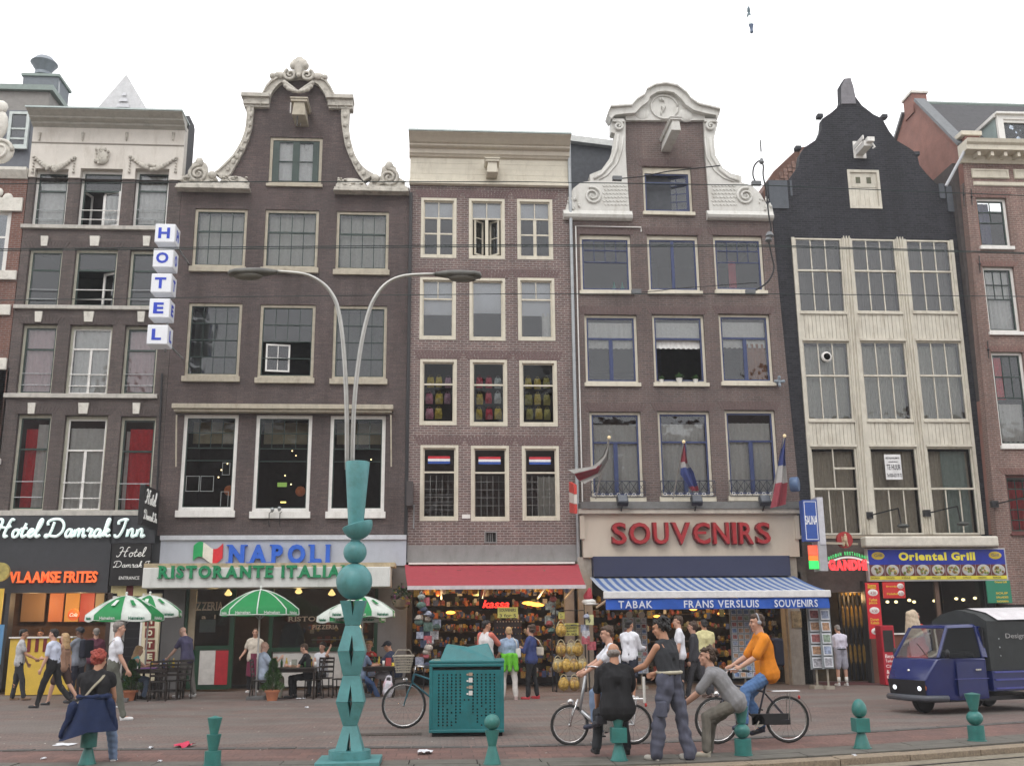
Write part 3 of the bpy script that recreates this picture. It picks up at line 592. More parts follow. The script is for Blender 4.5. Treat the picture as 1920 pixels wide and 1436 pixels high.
for sg,x0,x1,zl in ((-1,334,470,357),(1,628,766,362)):
    a,b=W(x0,zl,YB),W(x1,zl,YB); m=MB(); m.box(a.x,b.x,YB-.3,YB+.1,a.z,a.z+.09); m.box(a.x+.04,b.x-.04,YB-.24,YB+.1,a.z+.09,a.z+.17); m.box(a.x-.02,b.x+.02,YB-.34,YB+.1,a.z-.05,a.z); m.build('stone_ledge',stone,H2,bevel=.015)
    cx=a.x+.62 if sg < 0 else b.x-.62; cz=a.z+.55; m=MB()
    m.add([(cx-sg*-.5*1,YB-.1,a.z+.17)],[])
    oc=[(cx-.52,a.z+.15),(cx-.5,a.z+.4),(cx-.25,a.z+.55),(cx-.22,a.z+.85),(cx,a.z+1.0),(cx+.22,a.z+.85),(cx+.26,a.z+.55),(cx+.55,a.z+.42),(cx+.7,a.z+.15)]
    if sg > 0: oc=[(2*cx-p[0],p[1]) for p in oc][::-1]
    m.prism(oc[::-1],YB-.12,YB+.1); spiral(m,(cx,cz-.05),.3,2.0,.06,YB-.14,-sg,1.5)
    frieze(m,(cx,a.z+.28),1.1,.25,YB-.14,12,3+sg); m.ball((cx,YB-.12,a.z+.9),(.13,.1,.16),10); m.ball((cx-sg*.42,YB-.13,a.z+.48),(.14,.09,.13),10)
    ix=b.x-.5 if sg < 0 else a.x+.5; m.prism([(ix-.5,a.z+.15),(ix+.5,a.z+.15),(ix+sg*-.42,a.z+.42),(ix+sg*-.1,a.z+.5),(ix+sg*.35,a.z+.25)],YB-.1,YB+.1) if 0 else m.ball((ix,YB-.08,a.z+.2),(.48,.12,.28),14)
    frieze(m,(ix,a.z+.28),.8,.3,YB-.18,12,8+sg); m.build('volute',stone,H2,smooth=True,auto=50)
p=W(562,207,YB-.6); hoist(H2,p.x,p.z+.05,YB,.8,.42,.62,winf)
MB().tube([(p.x-.3,YB-.5,p.z+.3),(p.x-.3,YB-.5,p.z-.05)],.02,6).build('hoist_rod',white,H2)
# ledge above the restaurant windows, with the folded awning arms
a,b=W(327,768,YB),W(738,772,YB); m=MB(); m.box(a.x,b.x,YB-.34,YB-.002,a.z-.02,a.z+.12); m.box(a.x+.05,b.x-.05,YB-.26,YB-.002,a.z-.1,a.z-.02); m.build('awning_ledge',winf,H2,bevel=.01)
for px in (331,733): p,q=W(px,778,YB-.3),W(px-4 if px < 400 else px,873,YB-.3); MB().bar((p.x,YB-.3,p.z),(q.x,YB-.12,q.z),.04).build('awning_arm',winf,H2)
zt2=W(530,352,YB).z; fl2=[W(530,y,YB).z for y in (375,540,745,990)]
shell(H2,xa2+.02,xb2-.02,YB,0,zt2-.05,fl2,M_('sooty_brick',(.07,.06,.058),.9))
m=MB(); xm=(xa2+xb2)/2; m.add([(xa2+1.9,y,zt2-.05) for y in (YB+.3,YB+8)]+[(xm,y,zt2+3.2) for y in (YB+.3,YB+8)]+[(xb2-1.9,y,zt2-.05) for y in (YB+.3,YB+8)],[(0,1,3,2),(2,3,5,4),(0,2,4),(1,5,3)]); m.build('roof',M_('slate',(.06,.065,.075),.7,var=.2),H2)
MB().box(-1.095,-1.0,YB-.06,YB+.05,3.6,zt2-.1).build('rain_pipe',blackm,H2)
for (a,b,c) in ((505,962,12),(525,962,8)): p=W(a,b,YB-.2); MB().tube([(p.x,YB-.02,p.z-.35),(p.x,YB-.2,p.z-.3),(p.x,YB-.2,p.z),(p.x+.05,YB-.2,p.z+.05)],.012,5).build('spotlight_bracket',blackm,H2); 
p=W(518,958,YB-.2); m=MB(); m.cone((p.x-.12,YB-.2,p.z),(p.x-.1,YB-.28,p.z+.04),.04,.06); m.cone((p.x+.08,YB-.2,p.z+.03),(p.x+.1,YB-.28,p.z+.07),.04,.06); m.build('spotlight',steel,H2,smooth=True)
# ---------------------------------------------------------------- hotel house (left), white plaster crown
bk1=brick('brown_brick_rough',(.128,.098,.092),(.085,.069,.067),(.10,.088,.08),.215,.068,stain=.5,staincol=(.06,.052,.05))
H1=thing('canal_house','dark brown hotel house with white plaster top storey and keystones over its windows','house',(-10.5,YB,0))
w1=[[Rt(*q) for q in row] for row in (
    [(62,125,318,424),(147.6,227,318,425),(250.7,314.8,318,424)],[(49,113,465.6,574),(136,217,466,575),(239.7,301,468,575)],
    [(35.7,101.6,607,739),(125.3,206.2,609,741),(229.5,293.5,610,740)],[(23.7,88.4,776,957),(113.6,195,778.6,959),(219.3,286.7,780.5,961)])]
xa1,xb1=W(9,800,YB).x-.1,-8.17; zb1=W(140,966,YB).z; zt1=W(190,232,YB).z; zp=W(190,336,YB).z
wall(H1,[(xa1,zb1),(xb1,zb1),(xb1,zp),(xa1,zp)],[r for row in w1[1:] for r in row],bk1,holes=[[(r.x0,r.z0),(r.x1,r.z0),(r.x1,zp-.001),(r.x0,zp-.001)] for r in w1[0]])
wplast=M_('white_plaster',(.62,.585,.53),.7,var=.07,scale=2,dirt=.55,dirtcol=(.33,.28,.22),vert=1)
oc=[(xa1,zp),(w1[0][0].x0,zp),(w1[0][0].x0,w1[0][0].z1),(w1[0][0].x1,w1[0][0].z1),(w1[0][0].x1,zp),(w1[0][1].x0,zp),(w1[0][1].x0,w1[0][1].z1),(w1[0][1].x1,w1[0][1].z1),(w1[0][1].x1,zp),(w1[0][2].x0,zp),(w1[0][2].x0,w1[0][2].z1),(w1[0][2].x1,w1[0][2].z1),(w1[0][2].x1,zp),(xb1,zp),(xb1,zt1),(xa1,zt1)]
MB().prism(oc,YB-.06,YB+.3).build('plaster_crown',wplast,H1)
zl=W(190,272,YB).z; MB().box(xa1,xb1,YB-.075,YB-.058,zl-.02,zl+.02).build('groove',M_('plaster_joint',(.2,.18,.15)),H1)
zc=W(190,243,YB).z; ht=W(190,207,YB-.6).z-zc
moulding(H1,xa1-.02,xb1+.02,[(.06,zc),(.12,zc+.1*ht),(.2,zc+.2*ht),(.22,zc+.35*ht),(.32,zc+.42*ht),(.4,zc+.5*ht),(.42,zc+.62*ht),(.5,zc+.72*ht),(.62,zc+.88*ht),(.66,zc+.92*ht),(.66,zc+ht)],YB,M_('grey_cornice_paint',(.42,.41,.37),.6,var=.1,dirt=.6,dirtcol=(.2,.2,.18),vert=1),'cornice')
MB().box(xa1-.05,xb1+.04,YB-.7,YB+.3,zc+ht+.002,zc+ht+.05).build('gutter_edge',M_('zinc',(.4,.46,.45),.5,metal=.3),H1)
for px in (76,157,239,326): p=W(px,258,YB); m=MB(); [m.ball((p.x,YB-.09,p.z+.1-k*.07),(.05-.008*k,.04,.05),8) for k in range(4)]; m.build('plaster_ornament',stone,H1,smooth=True)
for x0,x1 in ((66,142),(246,332)):
    a,b=W(x0,297,YB),W(x1,297,YB); m=MB(); n=16
    for k in range(n+1):
        t=k/n; s_=.05+.07*math.sin(math.pi*t)**3; m.ball((a.x+(b.x-a.x)*t,YB-.1,a.z-.36*math.sin(math.pi*t)),(s_*1.2,.05,s_),8)
    for k in range(6): m.ball(((a.x+b.x)/2+random.uniform(-.16,.16),YB-.14,a.z-.38+random.uniform(-.1,.1)),.07,8)
    for q in (a,b): [m.ball((q.x,YB-.09,q.z-.1-k*.1),.035+.012*(k == 4),6) for k in range(5)]
    m.build('plaster_garland',stone,H1,smooth=True)
p=W(194,297,YB); m=MB(); frieze(m,(p.x,p.z),.42,.5,YB-.12,26,4); m.ball((p.x,YB-.1,p.z),(.2,.08,.26),12); m.build('plaster_mask',stone,H1,smooth=True)
kt=dict(rec=.14,fd=.08,sill=0,wt=.09)
fwm=M_('cream_green_frame',(.46,.45,.37),.6,var=.1,dirt=.4,vert=1)
for j,row in enumerate(w1):
    for i,r in enumerate(row):
        mid=i == 1; sm=gwood if not (mid and j >= 2) else white; cu=[]
        if j == 0: cu=[(0,1,0,1,net,{'amp': .02})] if not mid else [(.5,1,.0,.62,net)]
        if j == 2: cu=[(0,1,0,1,net if mid else pinkc,{'amp': .025})]+([(0,.2,0,1,redc,{'dy': .06})] if i == 0 else [(.72,1,0,1,redc,{'dy': .06})] if i == 2 else [])
        if j == 3: cu=[[(.08,.58,0,.9,redc,{'dy': .05}),(.55,1,0,.95,net)],[(0,1,0,.92,net,{'gather': -.04})],[(.15,1,0,.92,redc,{'dy': -.03}),(0,.2,0,.9,net,{'dy': .06})]][i]
        rows=((.30,1,.02),(.70,2,.07)) if mid and j >= 2 else ((.32,1,.02),(.68,1,.02))
        if j == 3: rows=((.34,1,.02),(.66,2 if mid else 1,.08 if mid else .02))
        sk_=((1,0),) if mid and j < 2 else ()
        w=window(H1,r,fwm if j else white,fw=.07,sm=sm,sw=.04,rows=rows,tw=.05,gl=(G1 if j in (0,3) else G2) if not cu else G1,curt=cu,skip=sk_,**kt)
        if mid and j == 0: leaf(w,r,.52,.95,.04,.66,12,'r',white,rec=.12,w=.06,grid=(1,1)); leaf(w,r,.05,.45,.04,.66,72,'l',white,rec=.12,w=.06,grid=(1,1))
        if mid and j == 1: leaf(w,r,.55,.97,.0,.64,30,'r',white,rec=.12,w=.08,grid=(1,1))
        for zf in (.14,.30):
            MB().tube([(r.x0+.08,YB+.1,r.z0+r.h*zf),(r.x1-.08,YB+.1,r.z0+r.h*zf)],.012 if not mid else .016,6).build('guard_rail',white if mid else steel,w)
arch(H1,[r for row in w1[1:] for r in row],M_('dark_arch_brick',(.085,.068,.064),.85,var=.25,scale=14,bump=.2),h=.22)
for j,(px,y0,y1) in enumerate(((0,424,431),(0,574,581),(0,739,747),(0,957,967))):
    a=W(160,y0,YB).z; b=W(160,y1,YB).z; MB().box(xa1+(.0 if j else -.05),xb1-.25,YB-.1,YB+.13,b,a).build('sill_band',M_('pale_stone_band',(.46,.44,.40),.8,var=.15,dirt=.5,vert=1),H1,bevel=.01)
for xs,y0,y1 in (((85,179,276),444,462),((74,168,266),585,604),((61,158,257),756,776)):
    for k,px in enumerate(xs):
        a,b=W(px,y0,YB),W(px,y1,YB); ww=.11 if k != 1 else .15
        MB().add([(a.x-ww*.8,YB-.05,b.z),(a.x+ww*.8,YB-.05,b.z),(a.x+ww,YB-.07,a.z),(a.x-ww,YB-.07,a.z),(a.x-ww*.8,YB+.02,b.z),(a.x+ww*.8,YB+.02,b.z),(a.x+ww,YB+.02,a.z),(a.x-ww,YB+.02,a.z)],[(0,1,2,3),(0,4,5,1),(1,5,6,2),(2,6,7,3),(3,7,4,0)]).build('keystone',lstone,H1)
fl1=[W(160,y,YB).z for y in (444,595,758,985)]
shell(H1,xa1+.02,xb1-.02,YB,0,zp-.1,fl1,M_('sooty_brick',(.07,.06,.058),.9))
MB().box(xa1,xb1,YB+.302,YB+1.0,w1[0][0].z1+.06,zt1+.5).build('roof',M_('roof_felt',(.08,.08,.085),.9),H1)
for px,nm in ((290,'rain_pipe'),): a,b=W(304,700,YB-.05),W(293,960,YB-.05); MB().tube([(a.x,YB-.06,a.z),(b.x,YB-.06,b.z)],.03,6).build('rain_pipe',blackm,H1)
MB().box(xa1+.01,xb1-.01,YB+1.002,YB+1.1,zp-2.2,zt1+.45).build('back_wall',MC['sooty_brick'],H1); MB().box(xb1-.14,xb1-.01,YB+.302,YB+1.0,zp-.1,w1[0][0].z1+.05).build('party_wall',MC['sooty_brick'],H1)
# ---------------------------------------------------------------- red brick house at the far left edge
H0=thing('corner_house','red brick house with white stone trim cut off by the left edge','house',(-14,YB,0))
bk0=brick('red_brick',(.19,.085,.065),(.15,.07,.055),(.2,.16,.14),.215,.068,stain=.3)
w0=[Rt(-40,16,392,515),Rt(-45,9,690,860)]
x0b=xa1-.02; zt0=W(20,330,YB).z
wall(H0,[(-17.5,0),(x0b,0),(x0b,zt0),(-17.5,zt0)],w0,bk0)
for r in w0: window(H0,r,white,fw=.1,rec=.06,rows=((.4,1,.02),(.6,1,.02)),sm=white,sill=.16)
for (a,b,c,d) in ((18,42,372,398),(-10,32,508,526),(-10,20,572,592),(-10,14,672,694)): p,q=W(a,c,YB),W(b,d,YB); MB().box(p.x-.3,min(q.x,x0b),YB-.09,YB-.002,q.z,p.z).build('stone_block',lstone,H0,bevel=.02)
m=MB(); a=W(20,312,YB); moulding(H0,-17.5,x0b,[(.05,zt0-.1),(.12,zt0),(.2,zt0+.12),(.2,zt0+.22)],YB,lstone,'cornice')
m=MB(); p=W(8,285,YB); m.ball((p.x-.1,YB-.02,p.z),(.42,.12,.42),16); spiral(m,(p.x-.1,p.z),.38,1.8,.06,YB-.12,1); p2=W(12,235,YB); m.ball((p2.x-.2,YB,p2.z),(.26,.12,.5),12); m.ball((p2.x-.3,YB,p2.z+.6),(.3,.12,.25),12); m.build('stone_scroll',lstone,H0,smooth=True)
p=W(3,372,YB); m=MB(); [m.ball((p.x+.2*math.cos(t),YB-.04,p.z+.2*math.sin(t)),(.16,.06,.16),10) for t in (0,2.1,4.2)]; m.build('stone_trefoil',lstone,H0,smooth=True)
# roofs and chimney seen behind the hotel house
H0b=thing('rear_house','grey rendered rear building with a blue grey window behind the far left roofs','house',(-15,34,0))
Y4=33.5; a,b=W(-60,160,Y4),W(93,178,Y4); rgrey=M_('rear_grey_render',(.26,.25,.235),.85,var=.08,dirt=.3)
m=MB(); m.box(a.x,b.x,Y4,Y4+5,12,b.z+.1); m.build('wall',rgrey,H0b)
MB().box(a.x-.1,b.x+.15,Y4-.15,Y4+5,b.z+.102,b.z+.3).build('roof_edge',M_('green_zinc',(.22,.27,.25),.6),H0b)
r=Rt(14,53,209,276,33.2); window(H0b,r,M_('pale_green_frame',(.5,.55,.53),.5),fw=.1,rec=0,sw=0,rows=((.5,1,.02),(.3,1,0),(.2,1,0)),sill=.1)
MB().box(r.x0-.2,r.x1+.3,33.32,33.6,12,r.z1+.1).build('dormer_cheek',M_('lead_grey',(.13,.14,.16),.6),H0b)
CH1=thing('chimney','square grey chimney with a round zinc cowl above the far left roofs','chimney',(-14.2,34.5,0))
Y5=34.6; a,b=W(44,143,Y5),W(103,205,Y5); MB().box(a.x,b.x,Y5,Y5+1.1,14,a.z).build('stack',M_('chimney_grey',(.16,.18,.2),.8,var=.1),CH1)
MB().box(a.x-.06,b.x+.06,Y5-.06,Y5+1.2,a.z+.002,a.z+.1).build('stack_cap',M_('green_zinc',(.22,.27,.25),.6),CH1)
c=W(81,140,Y5+.5); s_=(W(107,120,Y5+.5).x-W(57,120,Y5+.5).x)/2
MB().lathe([(s_*.62,0),(s_*.62,.12),(s_*.5,.14),(s_*.95,.48),(s_,.5),(s_*.62,.72),(s_*.3,.8),(s_*.1,.83)],(c.x,Y5+.5,a.z+.3),20).build('cowl',M_('zinc_cowl',(.22,.25,.28),.5,metal=.3),CH1,smooth=True,auto=40)
m=MB(); q=W(100,185,Y5); m.tube([(b.x+.05,Y5,a.z-.2),(b.x+.12,Y5,a.z-1.3)],.02,5); [m.lathe([(.0,0),(.16,.05),(.02,.12)],(b.x+.2,Y5,a.z-1.1-k*.35),10) for k in range(2)]; m.build('insulator',steel,CH1)
TG=thing('roof_dormer','white triangular louvred roof gable peeking over the hotel house cornice','dormer',(-11.5,33,0))
Y6=33; A,B_,C_=W(237,140,Y6),W(172,215,Y6),W(283,215,Y6); tri=[(B_.x,B_.z-1),(C_.x,B_.z-1),(C_.x,B_.z),(A.x,A.z),(B_.x,B_.z)]
ins=[((B_.x*.8+C_.x*.2+.05),B_.z-.6),((B_.x*.2+C_.x*.8-.05),B_.z-.6),(A.x,A.z-.62)]
MB().prism(tri,Y6,Y6+3).build('gable',M_('cool_white_paint',(.6,.61,.62),.6,dirt=.2),TG)
for k in range(7):
    t=k/7; z=ins[0][1]+(ins[2][1]-ins[0][1])*t; xa_,xb_=ins[0][0]+(A.x-ins[0][0])*t,ins[1][0]+(A.x-ins[1][0])*t
    if xb_-xa_ > .1: MB().add([(xa_,Y6-.05,z),(xb_,Y6-.05,z),(xb_-.04,Y6-.01,z+.15),(xa_+.04,Y6-.01,z+.15)],[(0,1,2,3)]).build('louvre',M_('louvre_white',(.52,.53,.55),.6),TG)
# ---------------------------------------------------------------- souvenir house, white neck gable
bk4=brick('purple_brown_brick',(.145,.100,.090),(.105,.080,.074),(.17,.145,.135),.215,.07,stain=.4,staincol=(.065,.055,.055))
H4=thing('canal_house','brick house with white painted neck gable and blue window frames above red lettering','house',(7.2,YB,0))
w4=[[Rt(*q,YB,.0) for q in row] for row in (
    [(1088,1183.8,440,546),(1215,1311,441,546),(1339.5,1432,442,545)],[(1097,1196,590,718),(1225,1322.8,590,718),(1350.7,1446.8,589,717)],[(1107,1204.4,772,932),(1236,1334,771,931),(1363,1458,769,930)])]
wa4=Rt(1206.2,1297.6,313,398)
xa4,xb4=4.03,W(1448,420,YB).x; xb4b=W(1500,940,YB).x; zb4=W(1290,950,YB).z
gl4=[(1060,408),(1075,400),(1100,400),(1130,395),(1160,345),(1171,300),(1172,215),(1190,203),(1244,172),(1290,203),(1318,215),(1320,300),(1335,345),(1370,395),(1400,402)]
o4=pxl(gl4); o4=[(xa4,o4[0][1])]+o4[1:]+[(xb4,W(1445,408,YB).z)]
wall(H4,[(xa4,zb4),(xb4b,zb4)]+o4[::-1],sum(w4,[])+[wa4],bk4)
arch(H4,sum(w4,[])+[wa4],M_('brown_arch_brick2',(.125,.088,.083),.85,var=.25,scale=14,bump=.2),h=.26)
wp=M_('gable_white_paint',(.60,.595,.56),.6,var=.07,dirt=.65,dirtcol=(.33,.31,.26),vert=1)
Lo=[(1058,404),(1061,390),(1066,372),(1074,356),(1088,345),(1106,342),(1105,330),(1127,321),(1142,300),(1149,279),(1152,253),(1145,251),(1145,231),(1172,229)]; Li=[(1180,404),(1178,380),(1176,350),(1174,320),(1172,280)]
MB().prism(pxl(Lo+Li[::-1])[::-1],YB-.1,YB+.28).build('gable_wing',wp,H4)
Ro=[(1449,405),(1446,390),(1436,386),(1424,366),(1409,351),(1389,345),(1389,333),(1369,328),(1354,318),(1340,294),(1337,264),(1340,252),(1345,231),(1318,229)]; Ri=[(1330,404),(1328,380),(1325,340),(1321,290)]
MB().prism(pxl(Ro+Ri[::-1]),YB-.1,YB+.28).build('gable_wing',wp,H4)
for pts,ws in (([(1112,338),(1127,330),(1146,308),(1155,283),(1158,256)],1),([(1384,342),(1366,336),(1348,322),(1333,296),(1330,262)],-1)):
    q=pxl(pts); m=MB(); m.tube([(a,YB-.11,b) for a,b in q],.05,6); q2=[(a+ws*.17,b-.03) for a,b in q]; m.tube([(a,YB-.11,b) for a,b in q2],.03,6); m.build('gable_moulding',wp,H4,smooth=True)
for cx,cy,sg in ((1110,370,-1),(1396,371,1)):
    p=W(cx,cy,YB); m=MB(); spiral(m,(p.x,p.z),.3,2,.045,YB-.12,sg,1.2); m.build('gable_volute',wp,H4,smooth=True); m=MB(); q=W(cx+sg*36,cy+14,YB); frieze(m,(q.x,q.z),.4,.45,YB-.1,12,5); m.build('gable_leafwork',wp,H4,smooth=True)['kind']='stuff'
    p=W(1158 if sg < 0 else 1330,241,YB); m=MB(); spiral(m,(p.x,p.z),.16,1.6,.05,YB-.16,sg,1.2,20); m.box(p.x-.2,p.x+.2,YB-.2,YB-.05,p.z+.14,p.z+.24); m.build('scroll_capital',wp,H4,smooth=True,auto=40)
    m=MB()
    for rr_ in range(6):
        for k in range(7):
            q=W((1132 if sg < 0 else 1335)+k*6.5+(rr_ % 2)*3,352+rr_*7,YB)
            m.tube([(q.x-.05,YB-.105,q.z+.03),(q.x,YB-.112,q.z-.02),(q.x+.05,YB-.105,q.z+.03)],.014,4)
    o_=m.build('scale_relief',wp,H4); o_['kind']='stuff'
for x0,x1,y0,y1 in ((1057,1187,398,411),(1327,1452,399,411)):
    a,b=W(x0,y0,YB-.2),W(x1,y1,YB-.2); moulding(H4,a.x,b.x,[(.08,b.z),(.18,b.z+.05),(.22,a.z-.05),(.16,a.z),(.1,a.z+.12)],YB,wp,'gable_ledge')
top=[(1172,229),(1320,229),(1320,218),(1303,209),(1292,200),(1284,190),(1266,176),(1244,171),(1223,174),(1208,182),(1204,192),(1190,201),(1181,212),(1172,214)]
MB().prism(pxl(top),YB-.12,YB+.2).build('gable_pediment',wp,H4)
oa=pxl([(1137,222),(1142,211),(1160,210),(1181,209),(1190,198),(1205,189),(1209,179),(1224,171),(1244,168),(1265,172),(1283,186),(1290,196),(1304,206),(1325,211),(1345,216),(1343,226)]); ib=pxl([(1143,231),(1150,224),(1164,222),(1188,220),(1199,208),(1212,199),(1216,189),(1228,181),(1244,179),(1260,182),(1274,194),(1282,205),(1297,215),(1320,221),(1338,224),(1341,232)])
m=MB(); strip(m,oa,ib,YB-.3,YB+.25); strip(m,[(a,b+.05) for a,b in oa],oa,YB-.4,YB+.25); m.build('pediment_cornice',wp,H4)
p=W(1244,205,YB); m=MB(); [m.tube([(p.x+.45*math.cos(t),YB-.14,p.z+.42*math.sin(t)) for t in [k*.3927 for k in range(17)]],.035,6)]; frieze(m,(p.x,p.z),.3,.55,YB-.14,10,11); m.ball((p.x-.75,YB-.08,p.z-.25),(.3,.08,.25),12); m.ball((p.x+.72,YB-.08,p.z-.25),(.3,.08,.25),12); m.build('pediment_relief',wp,H4,smooth=True)
kt=dict(fw=.075,rec=.09,sm=bwood,sw=.05,sill=.12,sillp=.08)
r=wa4; w=window(H4,r,cream,rows=((.22,1,.02),(.78,1,.02)),skip=((1,0),(0,0)),wt=.2,**kt); leaf(w,r,.47,.93,.09,.84,14,'r',bwood,rec=.12,w=.05,grid=(2,4)); leaf(w,r,.07,.5,.09,.84,80,'l',bwood,rec=.12,w=.05,grid=(2,4))
for j,row in enumerate(w4):
    for i,r in enumerate(row):
        if j == 0: rows=((.2,4,.02),(.24,4,.02),(.56,1,.02)) if i != 1 else ((1,2,.10),); cu=[]; kw=dict(kt,tw=.025,wt=.13)
        elif j == 1: rows=((.32,1,.02),(.68,2 if i != 1 else 1,.12)); cu=[(0,1,.66,.96,net,{'amp': .01})]+([(0,1,.52,.66,net,{'amp': .01,'scal': .03})] if 1 else []); kw=dict(kt,tw=.06)
        else: rows=((.34,1,.02),(.66,2,.13)); cu=[(0,1,0,.9,net,{'amp': .03,'dy': .0})]; kw=dict(kt,tw=.05,sill=.16,sillp=.12)
        if j == 1 and i == 2: cu.append((.55,1,0,.6,orgc))
        w=window(H4,r,cream,rows=rows,gl=G1,curt=cu,skip=((1,0),) if (j,i) == (1,1) else (),**kw)
        if (j,i) == (0,0):
            for f in (.68,.84):
                x=r.x0+r.w*f; MB().lathe([(.0,0),(.08,.01),(.05,.12),(.02,.2),(.025,.26),(.0,.28)],(x,YB+.3,r.z0+.13),12).build('vase',M_('green_glass_vase',(.02,.3,.24),.15),w,smooth=True)
        if (j,i) == (0,2): MB().box(r.x0+r.w*.35,r.x0+r.w*.5,YB+.4,YB+.42,r.z0+.15,r.z0+r.h*.6).build('curtain',M_('red_cloth',(.45,.02,.05),.8),w)
        if (j,i) == (1,1):
            for f,s_ in ((.13,.07),(.47,.1),(.78,.08)):
                x=r.x0+r.w*f; pt=thing('potted_plant',{.13: 'smallest white potted plant, left end of the open window sill above the flags',.47: 'widest white potted plant in the middle of the open window sill',.78: 'spiky plant in a white pot at right end of the open window sill'}[f],'plant',(x,YB+.02,r.z0),group='potted plants on the open window sill')
                MB().lathe([(s_*.7,0),(s_,s_*1.4),(s_*1.05,s_*1.5),(s_*.9,s_*1.5)],(x,YB+.02,r.z0),12).build('pot',white,pt,smooth=True,auto=40)
                q=MB()
                for k in range(60):
                    a_=random.random()*6.28; e=random.uniform(.1,1.3); L_=s_*random.uniform(1,2.3); d=Vector((math.cos(a_)*math.cos(e),math.sin(a_)*math.cos(e),math.sin(e)))*L_; c0=Vector((x,YB+.02,r.z0+s_*1.5)); sd=d.cross(Vector((0,0,1))).normalized()*.02
                    q.add([c0+d*.4,c0+d*.7+sd,c0+d,c0+d*.7-sd],[(0,1,2,3)])
                q.build('foliage',M_('plant_green',(.05,.12,.03),.6,var=.4,scale=30),pt)
        if j == 2:
            m=MB(); x0,x1,z0=r.x0-.02,r.x1+.02,r.z0+.0
            m.tube([(x0,YB-.14,z0+.46),(x1,YB-.14,z0+.46)],.015,6); m.tube([(x0,YB-.14,z0+.12),(x1,YB-.14,z0+.12)],.012,6); m.tube([(x0,YB-.14,z0+.0),(x1,YB-.14,z0+.0)],.012,6)
            n=7
            for k in range(n+1):
                x=x0+(x1-x0)*k/n; m.tube([(x,YB-.14,z0),(x,YB-.14,z0+.46)],.009,5)
                if k < n:
                    dx=(x1-x0)/n; m.tube([(x,YB-.14,z0+.12),(x+dx,YB-.14,z0+.46)],.007,4); m.tube([(x+dx,YB-.14,z0+.12),(x,YB-.14,z0+.46)],.007,4)
                    m.tube([(x+dx/2+.045*math.cos(t),YB-.145,z0+.06+.045*math.sin(t)) for t in [q*.7854 for q in range(9)]],.01,4,1)
            m.build('window_railing',[M_('railing_blue_black',(.03,.035,.06),.5),white],H4)
p=W(1248,275,YB); hoist(H4,p.x,p.z+.05,YB,1.5,.3,.48,wp,hook=False)
zt4=W(1250,400,YB).z; fl4=[W(1270,y,YB).z for y in (425,572,745,1000)]
shell(H4,xa4+.07,xb4-.02,YB,0,zt4,fl4,M_('sooty_brick',(.07,.06,.058),.9))
m=MB(); xm=W(1244,300,YB).x; zr=W(1250,215,YB).z; m.add([(xa4+.1,y,zt4) for y in (YB+.3,YB+8)]+[(xm,y,zr) for y in (YB+.3,YB+8)]+[(xb4-.1,y,zt4) for y in (YB+.3,YB+8)],[(0,1,3,2),(2,3,5,4),(0,2,4),(1,5,3)]); m.build('roof',M_('slate',(.06,.065,.075),.7,var=.2),H4)
# drain pipes between the cream-windowed house and the souvenir house
pp=[W(1062,262,YB-.15),W(1075,340,YB-.15),W(1079,440,YB-.15),W(1092,1045,YB-.15)]
pt=MB(); x=pp[0].x; x1=4.0; pt.tube([(x1,YB-.1,pp[0].z),(x1,YB-.1,3.3)],.055,8); pt.build('drain_pipe',steel,H4)
pt=MB(); a=W(1068,424,YB-.05); b=W(1202,428,YB-.05); pt.tube([(4.16,YB-.05,3.6),(4.16,YB-.05,a.z),(b.x,YB-.05,a.z),(b.x,YB-.05,a.z-.15)],.022,6); pt.build('conduit',white,H4)
SB=thing('rear_house','dark slate rear roof with a pale gutter between the flat cornice and white gable','house',(5,33,0))
Y7=33; a,b,c=W(1062,264,Y7),W(1160,276,Y7),W(1160,400,Y7); MB().prism([(a.x-1,10),(b.x+1.2,10),(b.x+1.2,b.z-.2),(a.x-1,a.z)],Y7,Y7+4).build('roof',M_('slate',(.06,.065,.075),.7,var=.2),SB)
MB().bar((a.x-.4,Y7-.1,a.z+.06),(b.x+1.2,Y7-.1,b.z-.12),.25,.22).build('gutter',M_('pale_gutter',(.55,.56,.54),.5),SB)
# little things fixed to the souvenir house
for k,px in enumerate((1167,1306,1434)):
    p=W(px,938,YB-.7); f_=thing('floodlight',('black floodlight under the left flag','black floodlight under the middle flag','black floodlight under the right flag')[k]+' on the shop ledge','floodlight',(p.x,p.y,p.z),group='floodlights on the shop ledge',local=True)
    M0=Matrix.Rotation(R(-35),4,'X'); m=MB(); m.box(-.16,.16,-.09,.09,-.15,.15,M=M0); m.build('housing',M_('floodlight_black',(.03,.035,.045),.5),f_,bevel=.02)
    m=MB(); m.box(-.13,.13,-.105,-.092,-.12,.12,M=M0); m.build('lens',M_('floodlight_glass',(.1,.11,.13),.15),f_); m=MB(); m.tube([(0,.05,-.14),(0,.3,-.3),(0,.6,-.3)],.02,6); m.build('bracket',blackm,f_)
p=W(1460,716,YB-.2); cc=thing('security_camera','small grey cluster camera on the brick corner right of the open flower window','camera',(p.x,p.y,p.z),local=True); m=MB(); m.ball((0,0,0),.09,10); [m.cone((0,0,0),(.13*math.cos(t),-.08,.13*math.sin(t)),.04,.05) for t in (0,1.57,3.14,4.71)]; m.tube([(0,0,0),(0,.25,0)],.03,6); m.build('housing',M_('camera_blue_grey',(.2,.24,.28),.4),cc,smooth=True)
